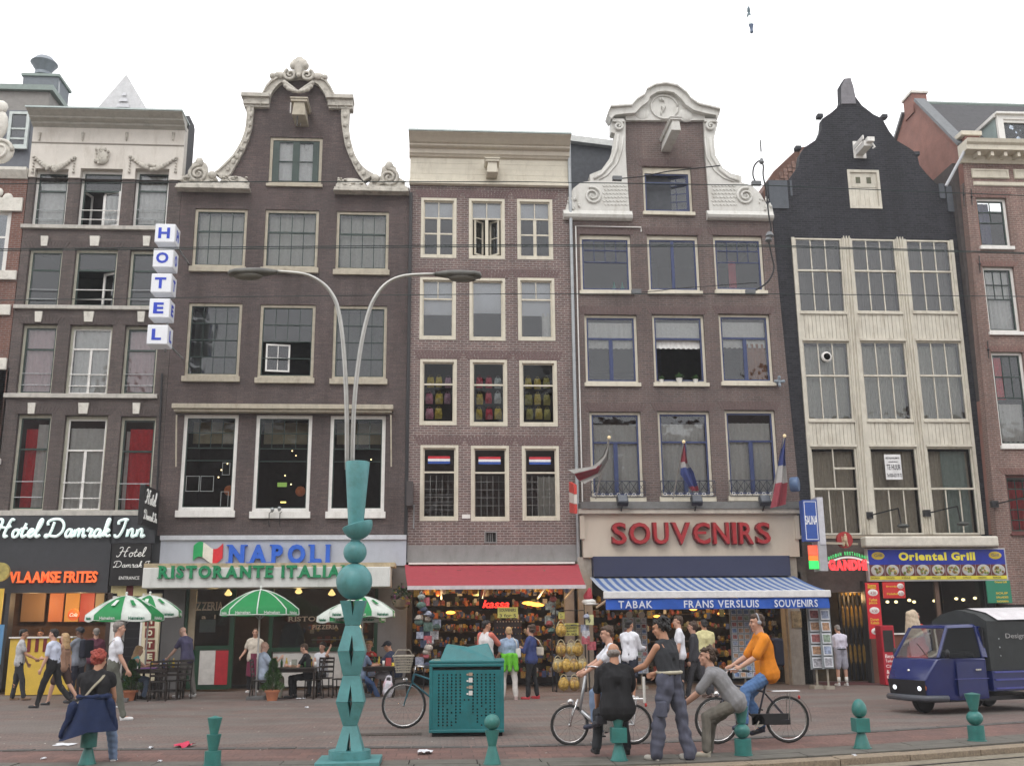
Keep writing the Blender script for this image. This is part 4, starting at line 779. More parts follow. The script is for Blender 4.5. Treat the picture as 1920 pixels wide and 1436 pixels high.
# ---------------------------------------------------------------- black gabled house with wooden window front
Y5=30.45
bk5=brick('black_painted_brick',(.030,.031,.038),(.012,.013,.018),(.040,.040,.046),.215,.075,stain=.5,staincol=(.016,.017,.022),bump=1.0,rough=.7)
H5=thing('canal_house','black brick house with curved gable and a leaning cream wooden window front','house',(13.5,Y5,0))
pa,pb=W(1489,450,Y5),W(1530,1000,Y5); ln=(pa.x-pb.x)/(pa.z-pb.z); pc,pd=W(1780,450,Y5),W(1837,995,Y5); ln2=(pc.x-pd.x)/(pc.z-pd.z); lnm=(ln+ln2)/2
gl5=[(1449,405),(1440,392),(1440,338),(1478,338),(1481,334),(1497,312),(1500,290),(1508,277),(1532,261),(1540,243),(1542,223),(1558,212),(1574,198),(1577,188),(1576,160),(1583,148),(1595,147),(1600,162),(1604,182),(1616,198),(1638,215),(1655,223),(1658,230),(1667,246),(1680,263),(1705,278),(1719,288),(1724,310),(1737,326),(1756,345),(1795,348),(1798,396),(1801,400)]
o5=pxl(gl5,Y5); o5[0]=(o5[0][0],o5[0][1]); bl,br=W(1500,960,Y5),W(1866,945,Y5); zb5=W(1680,1004,Y5).z
wd5=Rt(1591,1650.6,319.4,391.4,Y5)
fr=[(W(1489,447,Y5).x-.0,W(1635,447,Y5).z),(W(1780,449,Y5).x,W(1635,449,Y5).z)]; frb=[(W(1530,1003,Y5).x,zb5+.02),(W(1838,1000,Y5).x,zb5+.02)]
hole=[frb[0],frb[1],(fr[1][0],fr[0][1]-.02),(fr[0][0],fr[0][1]-.02)]
wall(H5,[(bl.x-.2,zb5),(br.x,zb5)]+o5[::-1],[wd5],bk5,Y=Y5,holes=[hole])
gp=M_('gable_grey_render',(.085,.095,.11),.8,var=.15)
for a,b,c,d in ((1440,1479,339,392),(1480,1486,339,368),(1759,1772,345,373),(1772,1798,350,398)): p,q=W(a,c,Y5),W(b,d,Y5); MB().box(p.x,q.x,Y5-.04,Y5-.002,q.z,p.z).build('render_patch',gp,H5)
for a,b in ((1497,277),(1538,217),(1659,218),(1719,288)): p=W(a,b,Y5); MB().box(p.x-.09,p.x+.09,Y5-.03,Y5+.2,p.z-.06,p.z+.06).build('gable_stone',M_('dark_stone',(.035,.038,.045),.8),H5); p,q=W(1577,162,Y5),W(1600,195,Y5)
MB().prism(pxl([(1577,196),(1604,196),(1600,168),(1594,148),(1584,149),(1577,162)],Y5),Y5-.05,Y5+.3).build('gable_pinnacle',M_('lilac_grey_stone',(.19,.185,.2),.8,var=.2),H5)
# wooden front
wdm=cream2; XT=[1489,1577.5,1594.6,1677.8,1697,1780]; XB=[1530,1616,1642,1733,1751,1838]; zT,zB=fr[0][1]-.03,zb5+.03
def xat(k,z): a,b=W(XT[k],455,Y5).x,W(XB[k],995,Y5).x; za,zb_=W(XT[k],455,Y5).z,W(XB[k],995,Y5).z; return b+(a-b)*(z-zb_)/(za-zb_)
def xq(m,k0,k1,e0,e1,za,zb_,y0,y1,mi=0):   # member between two leaning lines
    P=[(xat(k0,z)+e0,xat(k1,z)+e1,z) for z in (za,zb_)]
    V=[(P[0][0],y0,za),(P[0][1],y0,za),(P[0][1],y1,za),(P[0][0],y1,za),(P[1][0],y0,zb_),(P[1][1],y0,zb_),(P[1][1],y1,zb_),(P[1][0],y1,zb_)]
    m.add(V,[(0,3,2,1),(4,5,6,7),(0,1,5,4),(1,2,6,5),(2,3,7,6),(3,0,4,7)],mi)
for k0,k1 in ((1,2),(3,4)):
    m=MB(); xq(m,k0,k1,0,0,zB,zT,Y5-.06,Y5+.2); [xq(m,k0,k0,.04+j*.09,.07+j*.09,zB,zT+.06,Y5-.1,Y5-.058) for j in range(3)]; m.build('timber_post',wdm,H5)
for k,s_ in ((0,-1),(5,1)): m=MB(); xq(m,k,k,-.1 if s_ < 0 else 0,0 if s_ < 0 else .1,zB,zT,Y5-.06,Y5+.2); m.build('timber_post',wdm,H5)
levs=[(447,586,'w'),(586,640,'p'),(640,788,'w'),(788,838,'p'),(838,1002,'w')]
for b_ in range(3):
    k0,k1=2*b_,2*b_+1
    for li,(t,b,kind) in enumerate(levs):
        xm_=(XT[k0]+XB[k0])/2+40; z1,z0=W(xm_,t,Y5).z,W(xm_,b,Y5).z
        if li == 0: z1=zT
        if li == 4: z0=zB
        if kind == 'p':
            m=MB(); xq(m,k0,k1,0,0,z1-.07,z1-.01,Y5-.08,Y5+.1); xq(m,k0,k1,0,0,z0+.0,z0+.07,Y5-.08,Y5+.1); m.build('timber_rail',wdm,H5)
            n=12; wtot=xat(k1,z0)-xat(k0,z0)
            for j in range(n):
                a,c=wtot*j/n+.004,wtot*(j+1)/n-.006; dy=random.uniform(-.006,.006)
                m=MB(); xq(m,k0,k0,a,c,z0+.072,z1-.072,Y5-.03+dy,Y5+.02); m.build('timber_board',wdm,H5)
            continue
        y=Y5+.02; m=MB(); fw=.055
        xq(m,k0,k1,0,0,z1-fw,z1-.002,y-.02,y+.07); xq(m,k0,k1,0,0,z0+.002,z0+fw,y-.02,y+.07); xq(m,k0,k0,0,fw,z0+fw,z1-fw,y-.02,y+.07); xq(m,k1,k1,-fw,0,z0+fw,z1-fw,y-.02,y+.07)
        win=m.build('window',wdm,H5); zm=z0+(z1-z0)*(.56 if li < 4 else .52); s=MB(); mt=.035
        xq(s,k0,k1,fw,-fw,zm-.03,zm+.03,y-.03,y+.05); wt_=xat(k1,zm)-xat(k0,zm)-2*fw
        for half,(a,c) in enumerate(((zm+.03,z1-fw),(z0+fw,zm-.03))):
            nc=3
            if li == 4 and half == 0: nc=(2,1,1)[b_]
            for j in range(nc):
                e0,e1=fw+wt_*j/nc,fw+wt_*(j+1)/nc
                if j: xq(s,k0,k0,e0-mt/2,e0+mt/2,a,c,y,y+.04)
                q=MB(); xq(q,k0,k0,e0,e1,a,c,y+.02,y+.021); dy=random.uniform(-.005,.005); q.v=q.v[:0]+[(v[0],v[1]+(dy if v[2] > a+.1 else -dy),v[2]) for v in q.v]; q.f=[q.f[2]]; q.m=[0]; q.build('pane',G1 if li == 0 else G3 if li == 4 else G1,win)
            if nc == 2 and half == 0: xq(s,k0,k0,fw+wt_/2,fw+wt_,(a+c)/2-.03,(a+c)/2+.03,y-.01,y+.05)
        s.build('sash',wdm,win)
        xa_,xb_=min(xat(k0,z0),xat(k0,z1))+.05,max(xat(k1,z0),xat(k1,z1))-.05
        mt_={0: M_('office_grey_blind',(.20,.19,.18),.9),2: greyc,4: brnc}[li]
        q=MB(); drape(q,xa_,xb_,z0,z1-.1,y+.25,amp=.02 if li else .004,folds=14); q.build('curtain',mt_,win,smooth=True)
        if li == 4 and b_ == 2: q=MB(); drape(q,xa_+.5,xb_-.1,z0,z1-.1,y+.19,amp=.02); q.build('curtain',M_('pale_green_net',(.36,.39,.36),.9),win,smooth=True)
r=wd5; w=MB(); ring(w,r.x0,r.x1,r.z0,r.z1,.09,Y5-.03,Y5+.1); w=w.build('loft_door',wdm,H5); rl_=r.h
m=MB(); n=6
for j in range(n): MB().box(r.x0+.095+(r.w-.19)*j/n+.003,r.x0+.095+(r.w-.19)*(j+1)/n-.003,Y5+.03,Y5+.08,r.z0+.095,r.z0+r.h*.55).build('timber_board',wdm,w)
MB().box(r.x0+.09,r.x1-.09,Y5+.02,Y5+.08,r.z0+r.h*.56,r.z1-.09).build('hatch',wdm,w)
for f in (.26,.6): MB().box(r.x0+r.w*f,r.x0+r.w*(f+.14),Y5+.01,Y5+.03,r.z0+r.h*.66,r.z0+r.h*.82).build('pane',M_('olive_pane',(.09,.09,.05),.2),w)
p,q=W(1598,266,Y5),W(1624,298,Y5); m=MB(); m.box(p.x,q.x,Y5-.04,Y5-.002,q.z,p.z); m.build('hatch_board',white,H5); c=W(1606,290,Y5)
m=MB(); m.box(c.x-.05,c.x+.22,Y5-.75,Y5,c.z-.05,c.z+.14); m.box(c.x-.1,c.x-.06,Y5-.8,Y5,c.z+.16,c.z+.3); m.box(c.x+.02,c.x+.25,Y5-.9,Y5-.7,c.z+.05,c.z+.2); m.tube([(c.x+.2,Y5-.8,c.z+.02),(c.x+.28,Y5-.8,c.z-.12),(c.x+.2,Y5-.8,c.z-.16)],.03,6); m.build('hoist_beam',white,H5)
p=W(1550,669,Y5-.03); m=MB(); Mx=Matrix.Rotation(R(90),3,'X'); m.lathe([(.0,0),(.13,0),(.17,.02),(.17,.06),(.13,.1),(.0,.1)],(p.x,Y5+.03,p.z),20,M=Mx); o_=m.build('extractor_fan',white,H5,smooth=True,auto=40); m=MB(); m.lathe([(0,.101),(.11,.101)],(p.x,Y5+.03,p.z),20,M=Mx); m.build('fan_grille',M_('fan_grey',(.25,.25,.24)),o_)
# TE HUUR sign
a,b=W(1657,852,Y5-.05),W(1692,899,Y5-.05); sg=thing('rental_sign','white TE HUUR board in the middle window above the grill','sign',(a.x,Y5-.05,b.z)); MB().box(a.x,b.x,Y5-.07,Y5-.05,b.z,a.z).build('board',M_('sign_white',(.66,.66,.66),.6),sg)
tm=MB(); wv,hv=b.x-a.x,a.z-b.z
for s_,z,h,x0,x1 in (('BEDRIJFSRUIMTE',.8,.09,.08,.92),('winkelruimte',.68,.06,.22,.78),('TE HUUR',.38,.22,.1,.94),('Tel 020-623 70 72',.10,.14,.06,.96)): put_text(tm,s_,(a.x+wv*x0,Y5-.071,b.z+hv*z),(wv*(x1-x0),0,0),(0,0,hv*h),(0,-.004,0),bold=.01)
tm.build('lettering',M_('ink',(.03,.03,.04)),sg)
fl5=[W(1640,y,Y5).z for y in (425,615,815,1010)]
shell(H5,W(1470,500,Y5).x,W(1810,500,Y5).x,Y5,0,W(1640,400,Y5).z,fl5,M_('sooty_brick',(.07,.06,.058),.9))
z0,xm,zr=W(1640,380,Y5).z,W(1596,200,Y5).x,W(1596,215,Y5).z; m=MB(); xl,xr=W(1452,400,Y5).x,W(1790,400,Y5).x
m.add([(xl,y,z0) for y in (Y5+.3,Y5+8)]+[(xm,y,zr) for y in (Y5+.3,Y5+8)]+[(xr,y,z0) for y in (Y5+.3,Y5+8)],[(0,1,3,2),(2,3,5,4),(0,2,4),(1,5,3)]); m.build('roof',M_('red_pantile',(.15,.08,.06),.8,var=.3,scale=12),H5)
# red tiled rear roof left of the black gable
RT_=thing('rear_house','mottled red tiled roof rising behind the left shoulder of the black gable','house',(11,33,0)); Y8=32.2
P_=pxl([(1440,392),(1430,360),(1450,322),(1498,277),(1512,275),(1540,392)],Y8); MB().prism(P_[::-1],Y8,Y8+3).build('wall',M_('red_pantile',(.15,.08,.06),.8,var=.3,scale=12),RT_)
m=MB(); t0=P_[1]
for i in range(16):
    for j in range(16):
        x,z=P_[0][0]+.16*i,P_[0][1]+.14*j
        a_,b_=W(1434,352,Y8),W(1505,277,Y8)
        if z > a_.z+(x-a_.x)*(b_.z-a_.z)/(b_.x-a_.x)-.1 or x < a_.x: continue
        m.box(x,x+.13,Y8-.05-.02*((i+j) % 2),Y8,z,z+.12)
o_=m.build('roof_tiles',M_('mottled_tile',(.26,.17,.14),.8,var=.5,scale=9),RT_); o_['kind']='stuff'
# ---------------------------------------------------------------- red brown house at the right edge
Y9=29.9; bk6=brick('red_brown_brick',(.21,.125,.105),(.165,.105,.09),(.26,.21,.185),.215,.068,stain=.25,staincol=(.1,.07,.065))
H6=thing('canal_house','red brown brick house with bracketed cream cornice and tiled roof cut by the right edge','house',(19,Y9,0))
def RX(l,w,t,b): q=Rt(l,l+40,t,b,Y9,lnm*.9); q.x1=q.x0+w; q.w=w; return q
w6=[RX(1834,1.05,371,462),RX(1849,1.05,500,622),RX(1868,1.05,660,835),RX(1891,1.2,890,1000)]
c1,c0=W(1805,300,Y9),W(1872,1000,Y9); ln6=(c1.x-c0.x)/(c1.z-c0.z); xe=c0.x+5
zt6=W(1860,300,Y9).z; xb_=c0.x-ln6*c0.z
wall(H6,[(xb_,2.2),(xe,2.2),(xe,zt6),(c1.x,zt6)],w6,bk6,Y=Y9)
MB().prism([(xb_,0),(xe,0),(xe,2.19),(xb_+.02,2.19)],Y9+.02,Y9+.3).build('shop_wall',M_('dark_shopfront',(.03,.03,.032),.4),H6)
m=MB(); m.add([(c0.x-.003,Y9+.01,c0.z),(c1.x-.003,Y9+.01,zt6),(c1.x-.003,Y9+6,zt6),(c0.x-.003,Y9+6,c0.z)],[(0,1,2,3)]); 
plr=M_('red_plaster',(.25,.125,.10),.85,var=.2,scale=2,dirt=.4,dirtcol=(.2,.13,.11)); m.build('side_wall',plr,H6)
for k,r in enumerate(w6):
    nc=[2,3,3,3][k]; cu=[[(0,.5,0,1,bluec)],[(0,1,0,1,net)],[(0,1,.0,.45,net,{'scal': .04}),(0,.4,.5,1,redc)],[(0,1,0,1,redc,{'dy': .4})]][k]
    window(H6,r,white if k < 3 else M_('oxblood_frame',(.13,.04,.035),.5),fw=.08,rec=.1,sm=gwood,sw=.04,rows=((.24,nc,.018),(.24,nc,.018),(.52,1 if k < 3 else 4,.018)) if k < 3 else ((.2,4,.015),)*5,tw=.03,gl=G1,curt=cu,sill=.12 if k < 3 else .06)
arch(H6,w6,M_('red_arch_brick',(.19,.11,.095),.85,var=.2,scale=14,bump=.2),Y=Y9,h=.2)
zc=W(1860,308,Y9).z; moulding(H6,c1.x-.1,xe,[(.05,zc),(.1,zc+.1),(.12,zc+.24),(.5,zc+.28),(.5,zc+.44),(.58,zc+.5),(.62,zc+.62)],Y9,cream,'cornice')
for k in range(8): x=c1.x+.35+k*.45; MB().box(x-.05,x+.05,Y9-.42,Y9-.05,zc+.1,zc+.25).build('cornice_bracket',cream,H6)
for (a,b,c,d) in ((1820,1892,317,336),(1899,1990,318,338),(1824,1990,341,352)): p,q=W(a,c,Y9),W(b,d,Y9); m=MB(); m.box(p.x,q.x,Y9-.03,Y9-.002,q.z,p.z); ring(m,p.x+.02,q.x-.02,q.z+.02,p.z-.02,.05,Y9-.05,Y9-.028); m.build('stone_panel',cream,H6)
for px,y0,y1 in ((1805,345,388),(1820,355,385),(1835,480,512),(1851,640,672)): p,q=W(px,y0,Y9),W(px+2,y1,Y9); m=MB(); m.tube([(p.x,Y9-.03,p.z),(q.x,Y9-.03,q.z)],.016,5); m.ball(((p.x+q.x)/2,Y9-.04,(p.z+q.z)/2),.04,8); m.build('wall_anchor',blackm,H6)
# gable side with chimney, tiled roof and dormer
zr=W(1742,214,Y9+4).z; ridge=W(1741,225,Y9+3.4); ga=[(Y9+.05,zt6-.1),(Y9+.05,zc+.6),(ridge.y,ridge.z),(Y9+7.5,ridge.z-2.2),(Y9+7.5,zt6-3)]
xg=W(1806,290,Y9).x
a1,a2,a3=W(1684,266,Y9+6.2),W(1741,226,Y9+3.4),W(1806,280,Y9+.05)
xw=xg-.02; m=MB(); P=[(xw,Y9+.05,zc-3.5),(xw,Y9+.05,zc+.65),(xw,Y9+2.6,a2.z+.3),(xw,Y9+3.6,a2.z+.3),(xw,Y9+8,zc+.3),(xw,Y9+8,zc-3.5)]
m.add(P+[(p[0]+.3,p[1],p[2]) for p in P],[tuple(range(6)),tuple(range(11,5,-1))]+[(i,i+6,(i+1) % 6+6,(i+1) % 6) for i in range(6)]); m.build('gable_wall',plr,H6)
m=MB(); m.bar((xw+.1,Y9+3.6,a2.z+.4),(xw+.1,Y9+8,zc+.4),.4,.12); m.bar((xw+.1,Y9+.05,zc+.72),(xw+.1,Y9+2.6,a2.z+.38),.4,.1); m.build('gable_coping',M_('lead_coping',(.15,.16,.17),.6),H6)
m=MB(); m.box(xw-.05,xw+.5,Y9+2.8,Y9+3.5,a2.z,a2.z+.75); ck=m.build('chimney',plr,H6); MB().box(xw-.1,xw+.55,Y9+2.75,Y9+3.55,a2.z+.752,a2.z+.84).build('chimney_cap',lstone,ck)
m=MB(); m.box(xw+.1,xw+.6,Y9-.1,Y9+.3,zc+.62,zc+.95); m.build('gable_foot',plr,H6); MB().box(xw-.05,xw+.65,Y9-.18,Y9+.35,zc+.952,zc+1.1).build('gable_foot_cap',cream,H6)
rz0,rz1,ry0,ry1=zc+.62,a2.z+.35,Y9+.3,Y9+2.8; rv=Vector((0,ry1-ry0,rz1-rz0)); RL=rv.length; rv.normalize()
MB().add([(xw+.3,ry0,rz0-.03),(xe,ry0,rz0-.03),(xe,ry1,rz1-.03),(xw+.3,ry1,rz1-.03)],[(0,1,2,3)]).build('roof',M_('roof_felt',(.08,.08,.085),.9),H6)
tl=M_('grey_brown_pantile',(.12,.10,.10),.6,var=.35,scale=5); me_t=None; th_=math.atan2(rz1-rz0,ry1-ry0)
q=MB(); tw_,tl_=.235,.3
V=[]; n=6
for j,(yy,zz_) in enumerate(((0,.02),(tl_,.0))):
    for i in range(n+1): V.append((tw_*i/n,yy,.035*math.sin(i/n*6.283)+zz_))
for i in range(n+1): V.append((tw_*i/n,0,.035*math.sin(i/n*6.283)-.012))
q.add(V,[(i,i+1,n+2+i,n+1+i) for i in range(n)]+[(2*n+2+i,2*n+3+i,i+1,i) for i in range(n)])
tile0=q.build('tile',tl,H6,smooth=True,auto=60); me_t=tile0.data; bpy.data.objects.remove(tile0)
for j in range(int(RL/.26)):
    for i in range(12):
        if xw+.3+i*.22 > xw+1.6+j*.0 and j < 9: continue
        o=bpy.data.objects.new('tile',me_t); COL.objects.link(o); o.parent=H6; P0=Vector((xw+.3+i*.22,ry0,rz0))+rv*j*.26; o.location=P0-OFF[H6.name]; o.rotation_euler=(th_,random.uniform(-.02,.02),0)
o_=MB().tube([(xw+.1,ry1+.1,rz1+.05),(xe,ry1+.1,rz1+.05)],.09,8).build('roof_ridge',M_('green_zinc',(.22,.27,.25),.6),H6)
dx0=W(1869,240,Y9+.2).x; dz1=W(1900,213,Y9).z; dz0=zc+.64
m=MB(); m.box(dx0,xe,Y9+.1,Y9+.22,dz1-.16,dz1); m.box(dx0,dx0+.2,Y9+.1,Y9+.22,dz0,dz1-.16); m.box(dx0-.06,xe,Y9+.0,Y9+.3,dz1+.002,dz1+.07); m.box(dx0+.2,dx0+1.4,Y9+.15,Y9+.2,dz1-.26,dz1-.16); dm=m.build('dormer',white,H6)
MB().box(dx0+.2,xe,Y9+.22,Y9+.24,dz0,dz1-.16).build('pane',G1,dm)
m=MB(); m.add([(dx0,Y9+.24,dz0),(dx0,Y9+.24,dz1),(dx0,Y9+2.2,dz1),],[(0,1,2)]); m.build('dormer_cheek',M_('dormer_glass_green',(.3,.37,.36),.3),dm); m=MB(); m.bar((dx0-.03,Y9+.15,dz1+.0),(dx0-.03,Y9+2.2,dz1),.12,.12); m.bar((dx0-.03,Y9+.2,dz0),(dx0-.03,Y9+2.2,dz1-.05),.06,.06); m.build('dormer_trim',white,dm); MB().box(dx0,xe,Y9+.3,Y9+3,dz1-.05,dz1-.01).build('dormer_roof',M_('roof_felt',(.08,.08,.085),.9),dm)
a,b=W(1811,279,Y9-.3),W(1775,348,Y9-.1); m=MB(); m.tube([(a.x+.35,Y9-.5,zc+.5),(a.x,Y9-.3,a.z),(b.x,Y9-.05,b.z)],.05,8); m.build('drain_pipe',M_('pale_zinc',(.42,.43,.45),.4,metal=.4),H6)
shell(H6,W(1830,600,Y9).x,xe-.1,Y9,0,zt6,[W(1860,y,Y9).z for y in (485,645,860)],M_('sooty_brick',(.07,.06,.058),.9))
# ---------------------------------------------------------------- brick block across the street (mirrored in the panes)
OB=thing('brick_block','low brick block across the street, seen only as reflection in window panes','building',(0,-22,0))
MB().prism([(-60,0),(60,0),(60,18),(30,18),(26,23),(22,18),(12,17),(9,22),(4,17),(0,21),(-4,17),(-12,19),(-22,19),(-26,24),(-30,19),(-60,18)],-24,-22).build('wall',brick('block_brick',(.2,.1,.075),(.16,.085,.07),(.2,.16,.14)),OB)
# ---------------------------------------------------------------- street level: shopfronts, signs, awnings
def pb(name,parent,mat,x0,x1,y0,y1,Yf,th=.05,bevel=0):
    xm,ym=(x0+x1)/2,(y0+y1)/2; a,b,c,d=W(x0,ym,Yf).x,W(x1,ym,Yf).x,W(xm,y0,Yf).z,W(xm,y1,Yf).z
    o=MB().box(a,b,Yf,Yf+th,max(d,0),c).build(name,mat,parent,bevel=bevel); return o,(a,b,max(d,0),c)
def pf(x0,x1,y0,y1,Yf):
    xm,ym=(x0+x1)/2,(y0+y1)/2; return W(x0,ym,Yf).x,W(x1,ym,Yf).x,W(xm,y1,Yf).z,W(xm,y0,Yf).z
def goods(name,parent,mats,x0,x1,z0,z1,y0,y1,n,s=.09,seed=1,round_=False):
    rr=random.Random(seed); m=MB()
    for i in range(n):
        x,y,z=rr.uniform(x0,x1),rr.uniform(y0,y1),z0+.38*int(rr.uniform(0,max(1.01,(z1-z0)/.38)))+rr.uniform(.03,.2); a=s*rr.uniform(.5,1.3); k=rr.randrange(len(mats))
        if rr.random() < .5: m.box(x-a*.5,x+a*.5,y,y+a*.3,z-a*.7,z+a*.7,k)
        else: m.ball((x,y,z),(a*.5,a*.35,a*.7),6,k)
    o=m.build(name,mats,parent); o['kind']='stuff'; return o
gm=[M_('goods_%d' % i,c,.6,var=.5,scale=25) for i,c in enumerate(((.32,.2,.05),(.38,.27,.05),(.25,.06,.05),(.05,.08,.2),(.35,.34,.32),(.08,.07,.06),(.12,.14,.08),(.4,.12,.04)))]
dgrey=M_('charcoal_fascia',(.038,.04,.046),.6,var=.1,dirt=.2,dirtcol=(.06,.06,.06)); warm=M_('warm_brown_interior',(.09,.05,.03),.8,var=.4,scale=3)
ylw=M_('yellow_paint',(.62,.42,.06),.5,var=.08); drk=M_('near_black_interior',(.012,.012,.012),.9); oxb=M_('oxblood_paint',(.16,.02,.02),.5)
# hotel house street level
Yf=YB-.12
pb('fascia',H1,dgrey,-60,207,967,1111,Yf,.4); pb('fascia',H1,dgrey,207.5,292,967,1018,Yf,.4); pb('shop_pier',H1,dgrey,3,11,1111,1292,Yf,.35); pb('shop_pier',H1,M_('dark_wood',(.04,.025,.02),.5),196,204,1111,1290,Yf,.3)
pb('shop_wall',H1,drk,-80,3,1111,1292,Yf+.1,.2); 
pb('door_post',H1,white,204.5,213,1112,1290,YB-.1,.15); pb('door_pier',H1,drk,276,303,1098,1290,YB-.05,.3); pb('shop_pier',H1,dgrey,281.5,300,1018,1098,YB-.05,.3)
_,q=pb('entrance_board',H1,M_('sign_black',(.015,.015,.016),.4),207.5,281,1019,1097,YB-.25,.12)
wl=M_('letter_white',(.75,.75,.72),.5,emit=.15,var=0)
script('Hotel',H1,wl,(q[0]+.18,YB-.26,q[2]+.80),(.75,0,0),(0,0,.26),.012,'lettering',False); script('Damrak In',H1,wl,(q[0]+.08,YB-.26,q[2]+.50),(1.1,0,0),(0,0,.17),.009,'lettering',False)
m=MB(); put_text(m,'ENTRANCE',(q[0]+.26,YB-.252,q[2]+.16),(.56,0,0),(0,0,.09),(0,-.008,0)); m.build('lettering',wl,H1)
pb('yellow_panel',H1,M_('cream_yellow_panel',(.55,.48,.25),.6),208,236,1098,1117,YB-.1,.05); pb('yellow_panel',H1,MC['cream_yellow_panel'],250,275,1098,1117,YB-.1,.05); pb('red_panel',H1,oxb,236.5,249,1098,1117,YB-.09,.05)
_,q=pb('door',H1,M_('dark_door',(.02,.02,.024),.3),214,275,1118,1290,YB+.3,.06)
for k in range(9): MB().box(q[0]+.02,q[1]-.02,YB+.27,YB+.298,q[2]+.25*k+.1,q[2]+.25*k+.13).build('door_slat',M_('dark_slat',(.04,.04,.045),.3),H1)
p=W(-14,1008,Yf-.05); e=W(271,1008,Yf-.05); neon=M_('neon_letter_mint',(.80,.95,.92),.4,emit=.35,var=0)
hs=thing('hotel_sign','glowing white script lettering Hotel Damrak Inn across the charcoal fascia','sign',(p.x,Yf,p.z)); top=W(120,975,Yf).z
script('Hotel Damrak Inn',hs,neon,(p.x,Yf-.06,p.z+.02),(e.x-p.x,0,0),(0,0,(top-p.z)*1.0),.04,'letter',True)
a=pf(19,183,1071,1092,Yf); fs=thing('shop_sign','orange red VLAAMSE FRITES letters on the charcoal fascia above the yellow counter','sign',(a[0],Yf,a[2]))
letters('VLAAMSE FRITES',fs,em('orange_letter',(.9,.16,.04),.45),(a[0],Yf-.01,a[2]),(a[1]-a[0],0,0),(0,0,a[3]-a[2]),(0,-.06,0),bold=.03,serif=True,gap=.06)
# frites counter and inside
a=pf(15,131,1196,1290,29.3); cn=thing('shop_counter','yellow serving counter with dark red stripes along its top','counter',(a[0],29.3,0))
MB().box(a[0],a[1],29.3,29.9,.02,a[3]).build('front_panel',ylw,cn)
for k in range(9): x=a[0]+.25+k*.21; MB().box(x,x+.09,29.285,29.298,a[3]-.36,a[3]-.01).build('stripe',oxb,cn)
MB().box(a[0]-.03,a[1]+.03,29.25,29.95,a[3]+.002,a[3]+.04).build('counter_top',white,cn)
m=MB(); a=pf(12,196,1111,1290,31.2); m.box(a[0],a[1],31.2,31.25,0,a[3]+.3); m.build('back_wall',warm,H1)
for k,(x0,x1,mm) in enumerate(((40,84,(.20,.11,.05)),(92,118,(.42,.13,.05)),(122,148,(.45,.22,.06)),(150,176,(.3,.05,.04)),(178,194,(.2,.16,.1)))): pb('menu_board',H1,em('menu_panel_%d' % k,mm,.3),x0,x1,1112,1165,31.0,.05)
c=W(138,1152,30.3); dc=thing('drinks_sign','small round orange drinks sign inside the frites shop','sign',(c.x,30.3,c.z)); Mx=Matrix.Rotation(R(90),3,'X'); MB().lathe([(0,-.02),(.16,-.02),(.16,.02),(0,.02)],c,20,M=Mx).build('disc',em('orange_disc',(.5,.09,.02),.4),dc); m=MB(); put_text(m,'Cola',(c.x-.11,30.27,c.z-.05),(.22,0,0),(0,0,.1),(0,-.01,0),shear=.3); m.build('lettering',wl,dc)
_,q=pb('banner',H1,ylw,-20,4,1103,1170,29.2,.04); pb('banner',H1,M_('banner_blue',(.1,.25,.45),.6),-20,4,1170.5,1245,29.2,.04)
c=W(0,1072,29.4); MB().lathe([(0,-.06),(.26,-.06),(.26,.06),(0,.06)],c,24,M=Mx).build('round_sign',M_('gold_disc',(.4,.33,.1),.5,var=.4),H1)
# vertical cubes
hc=thing('hotel_sign','stack of five white illuminated cubes with blue letters spelling HOTEL','sign',(-8.0,28,0)); cy=[437,483.5,530.5,577.5,627]; cx=[309,305.5,302,298.5,295.5]; Yc=27.6; ws=[]; blu=M_('letter_blue',(.015,.05,.5),.4)
xs_=[W(a,b,Yc).x for a,b in zip(cx,cy)]; X0=sum(xs_)/5
for k,ch in enumerate('HOTEL'):
    z=W(cx[k],cy[k],Yc).z; s_=.28; cb=MB().box(X0-s_,X0+s_,Yc,Yc+2*s_,z-s_,z+s_).build('letter_cube',M_('lightbox_white',(.72,.74,.78),.35,emit=.08,var=.03),hc,bevel=.025)
    m=MB(); f={'H': .32,'O': .34,'T': .31,'E': .28,'L': .26}[ch]
    put_text(m,ch,(X0-f/2-.02,Yc-.003,z-.16),(f,0,0),(0,0,.32),(0,-.006,0),bold=.035); put_text(m,ch,(X0+s_+.003,Yc+s_-.1,z-.16),(0,.22,0),(0,0,.32),(.006,0,0),bold=.035); m.build('letter',blu,cb)
zt,zb=W(309,415,Yc).z,W(295,650,Yc).z; MB().box(X0+.08,X0+.14,Yc+.5,Yc+.56,zb,zt).build('mounting_pole',steel,hc)
for z in (zb+.3,zt-.4): MB().bar((X0+.1,Yc+.5,z),(X0+.1,YB,z),.04).build('mounting_arm',steel,hc)
# projecting black sign
xs=W(300,950,YB-.1).x-.02; m=MB(); z0,z1=W(270,984,28.4).z,W(270,908,28.4).z
ps=thing('hotel_sign','black box sign jutting from the corner beside the Hotel Damrak Inn fascia','sign',(xs,29,z0)); MB().box(xs-.14,xs,28.35,YB-.14,z0,z1).build('box',M_('sign_black',(.015,.015,.016),.4),ps,bevel=.02)
script('Hotel',ps,wl,(xs+.006,28.5,z0+.62),(0,1.0,0),(0,0,.38),.018,'lettering',False); script('Damrak In',ps,wl,(xs+.006,28.42,z0+.18),(0,1.3,0),(0,0,.25),.013,'lettering',False)
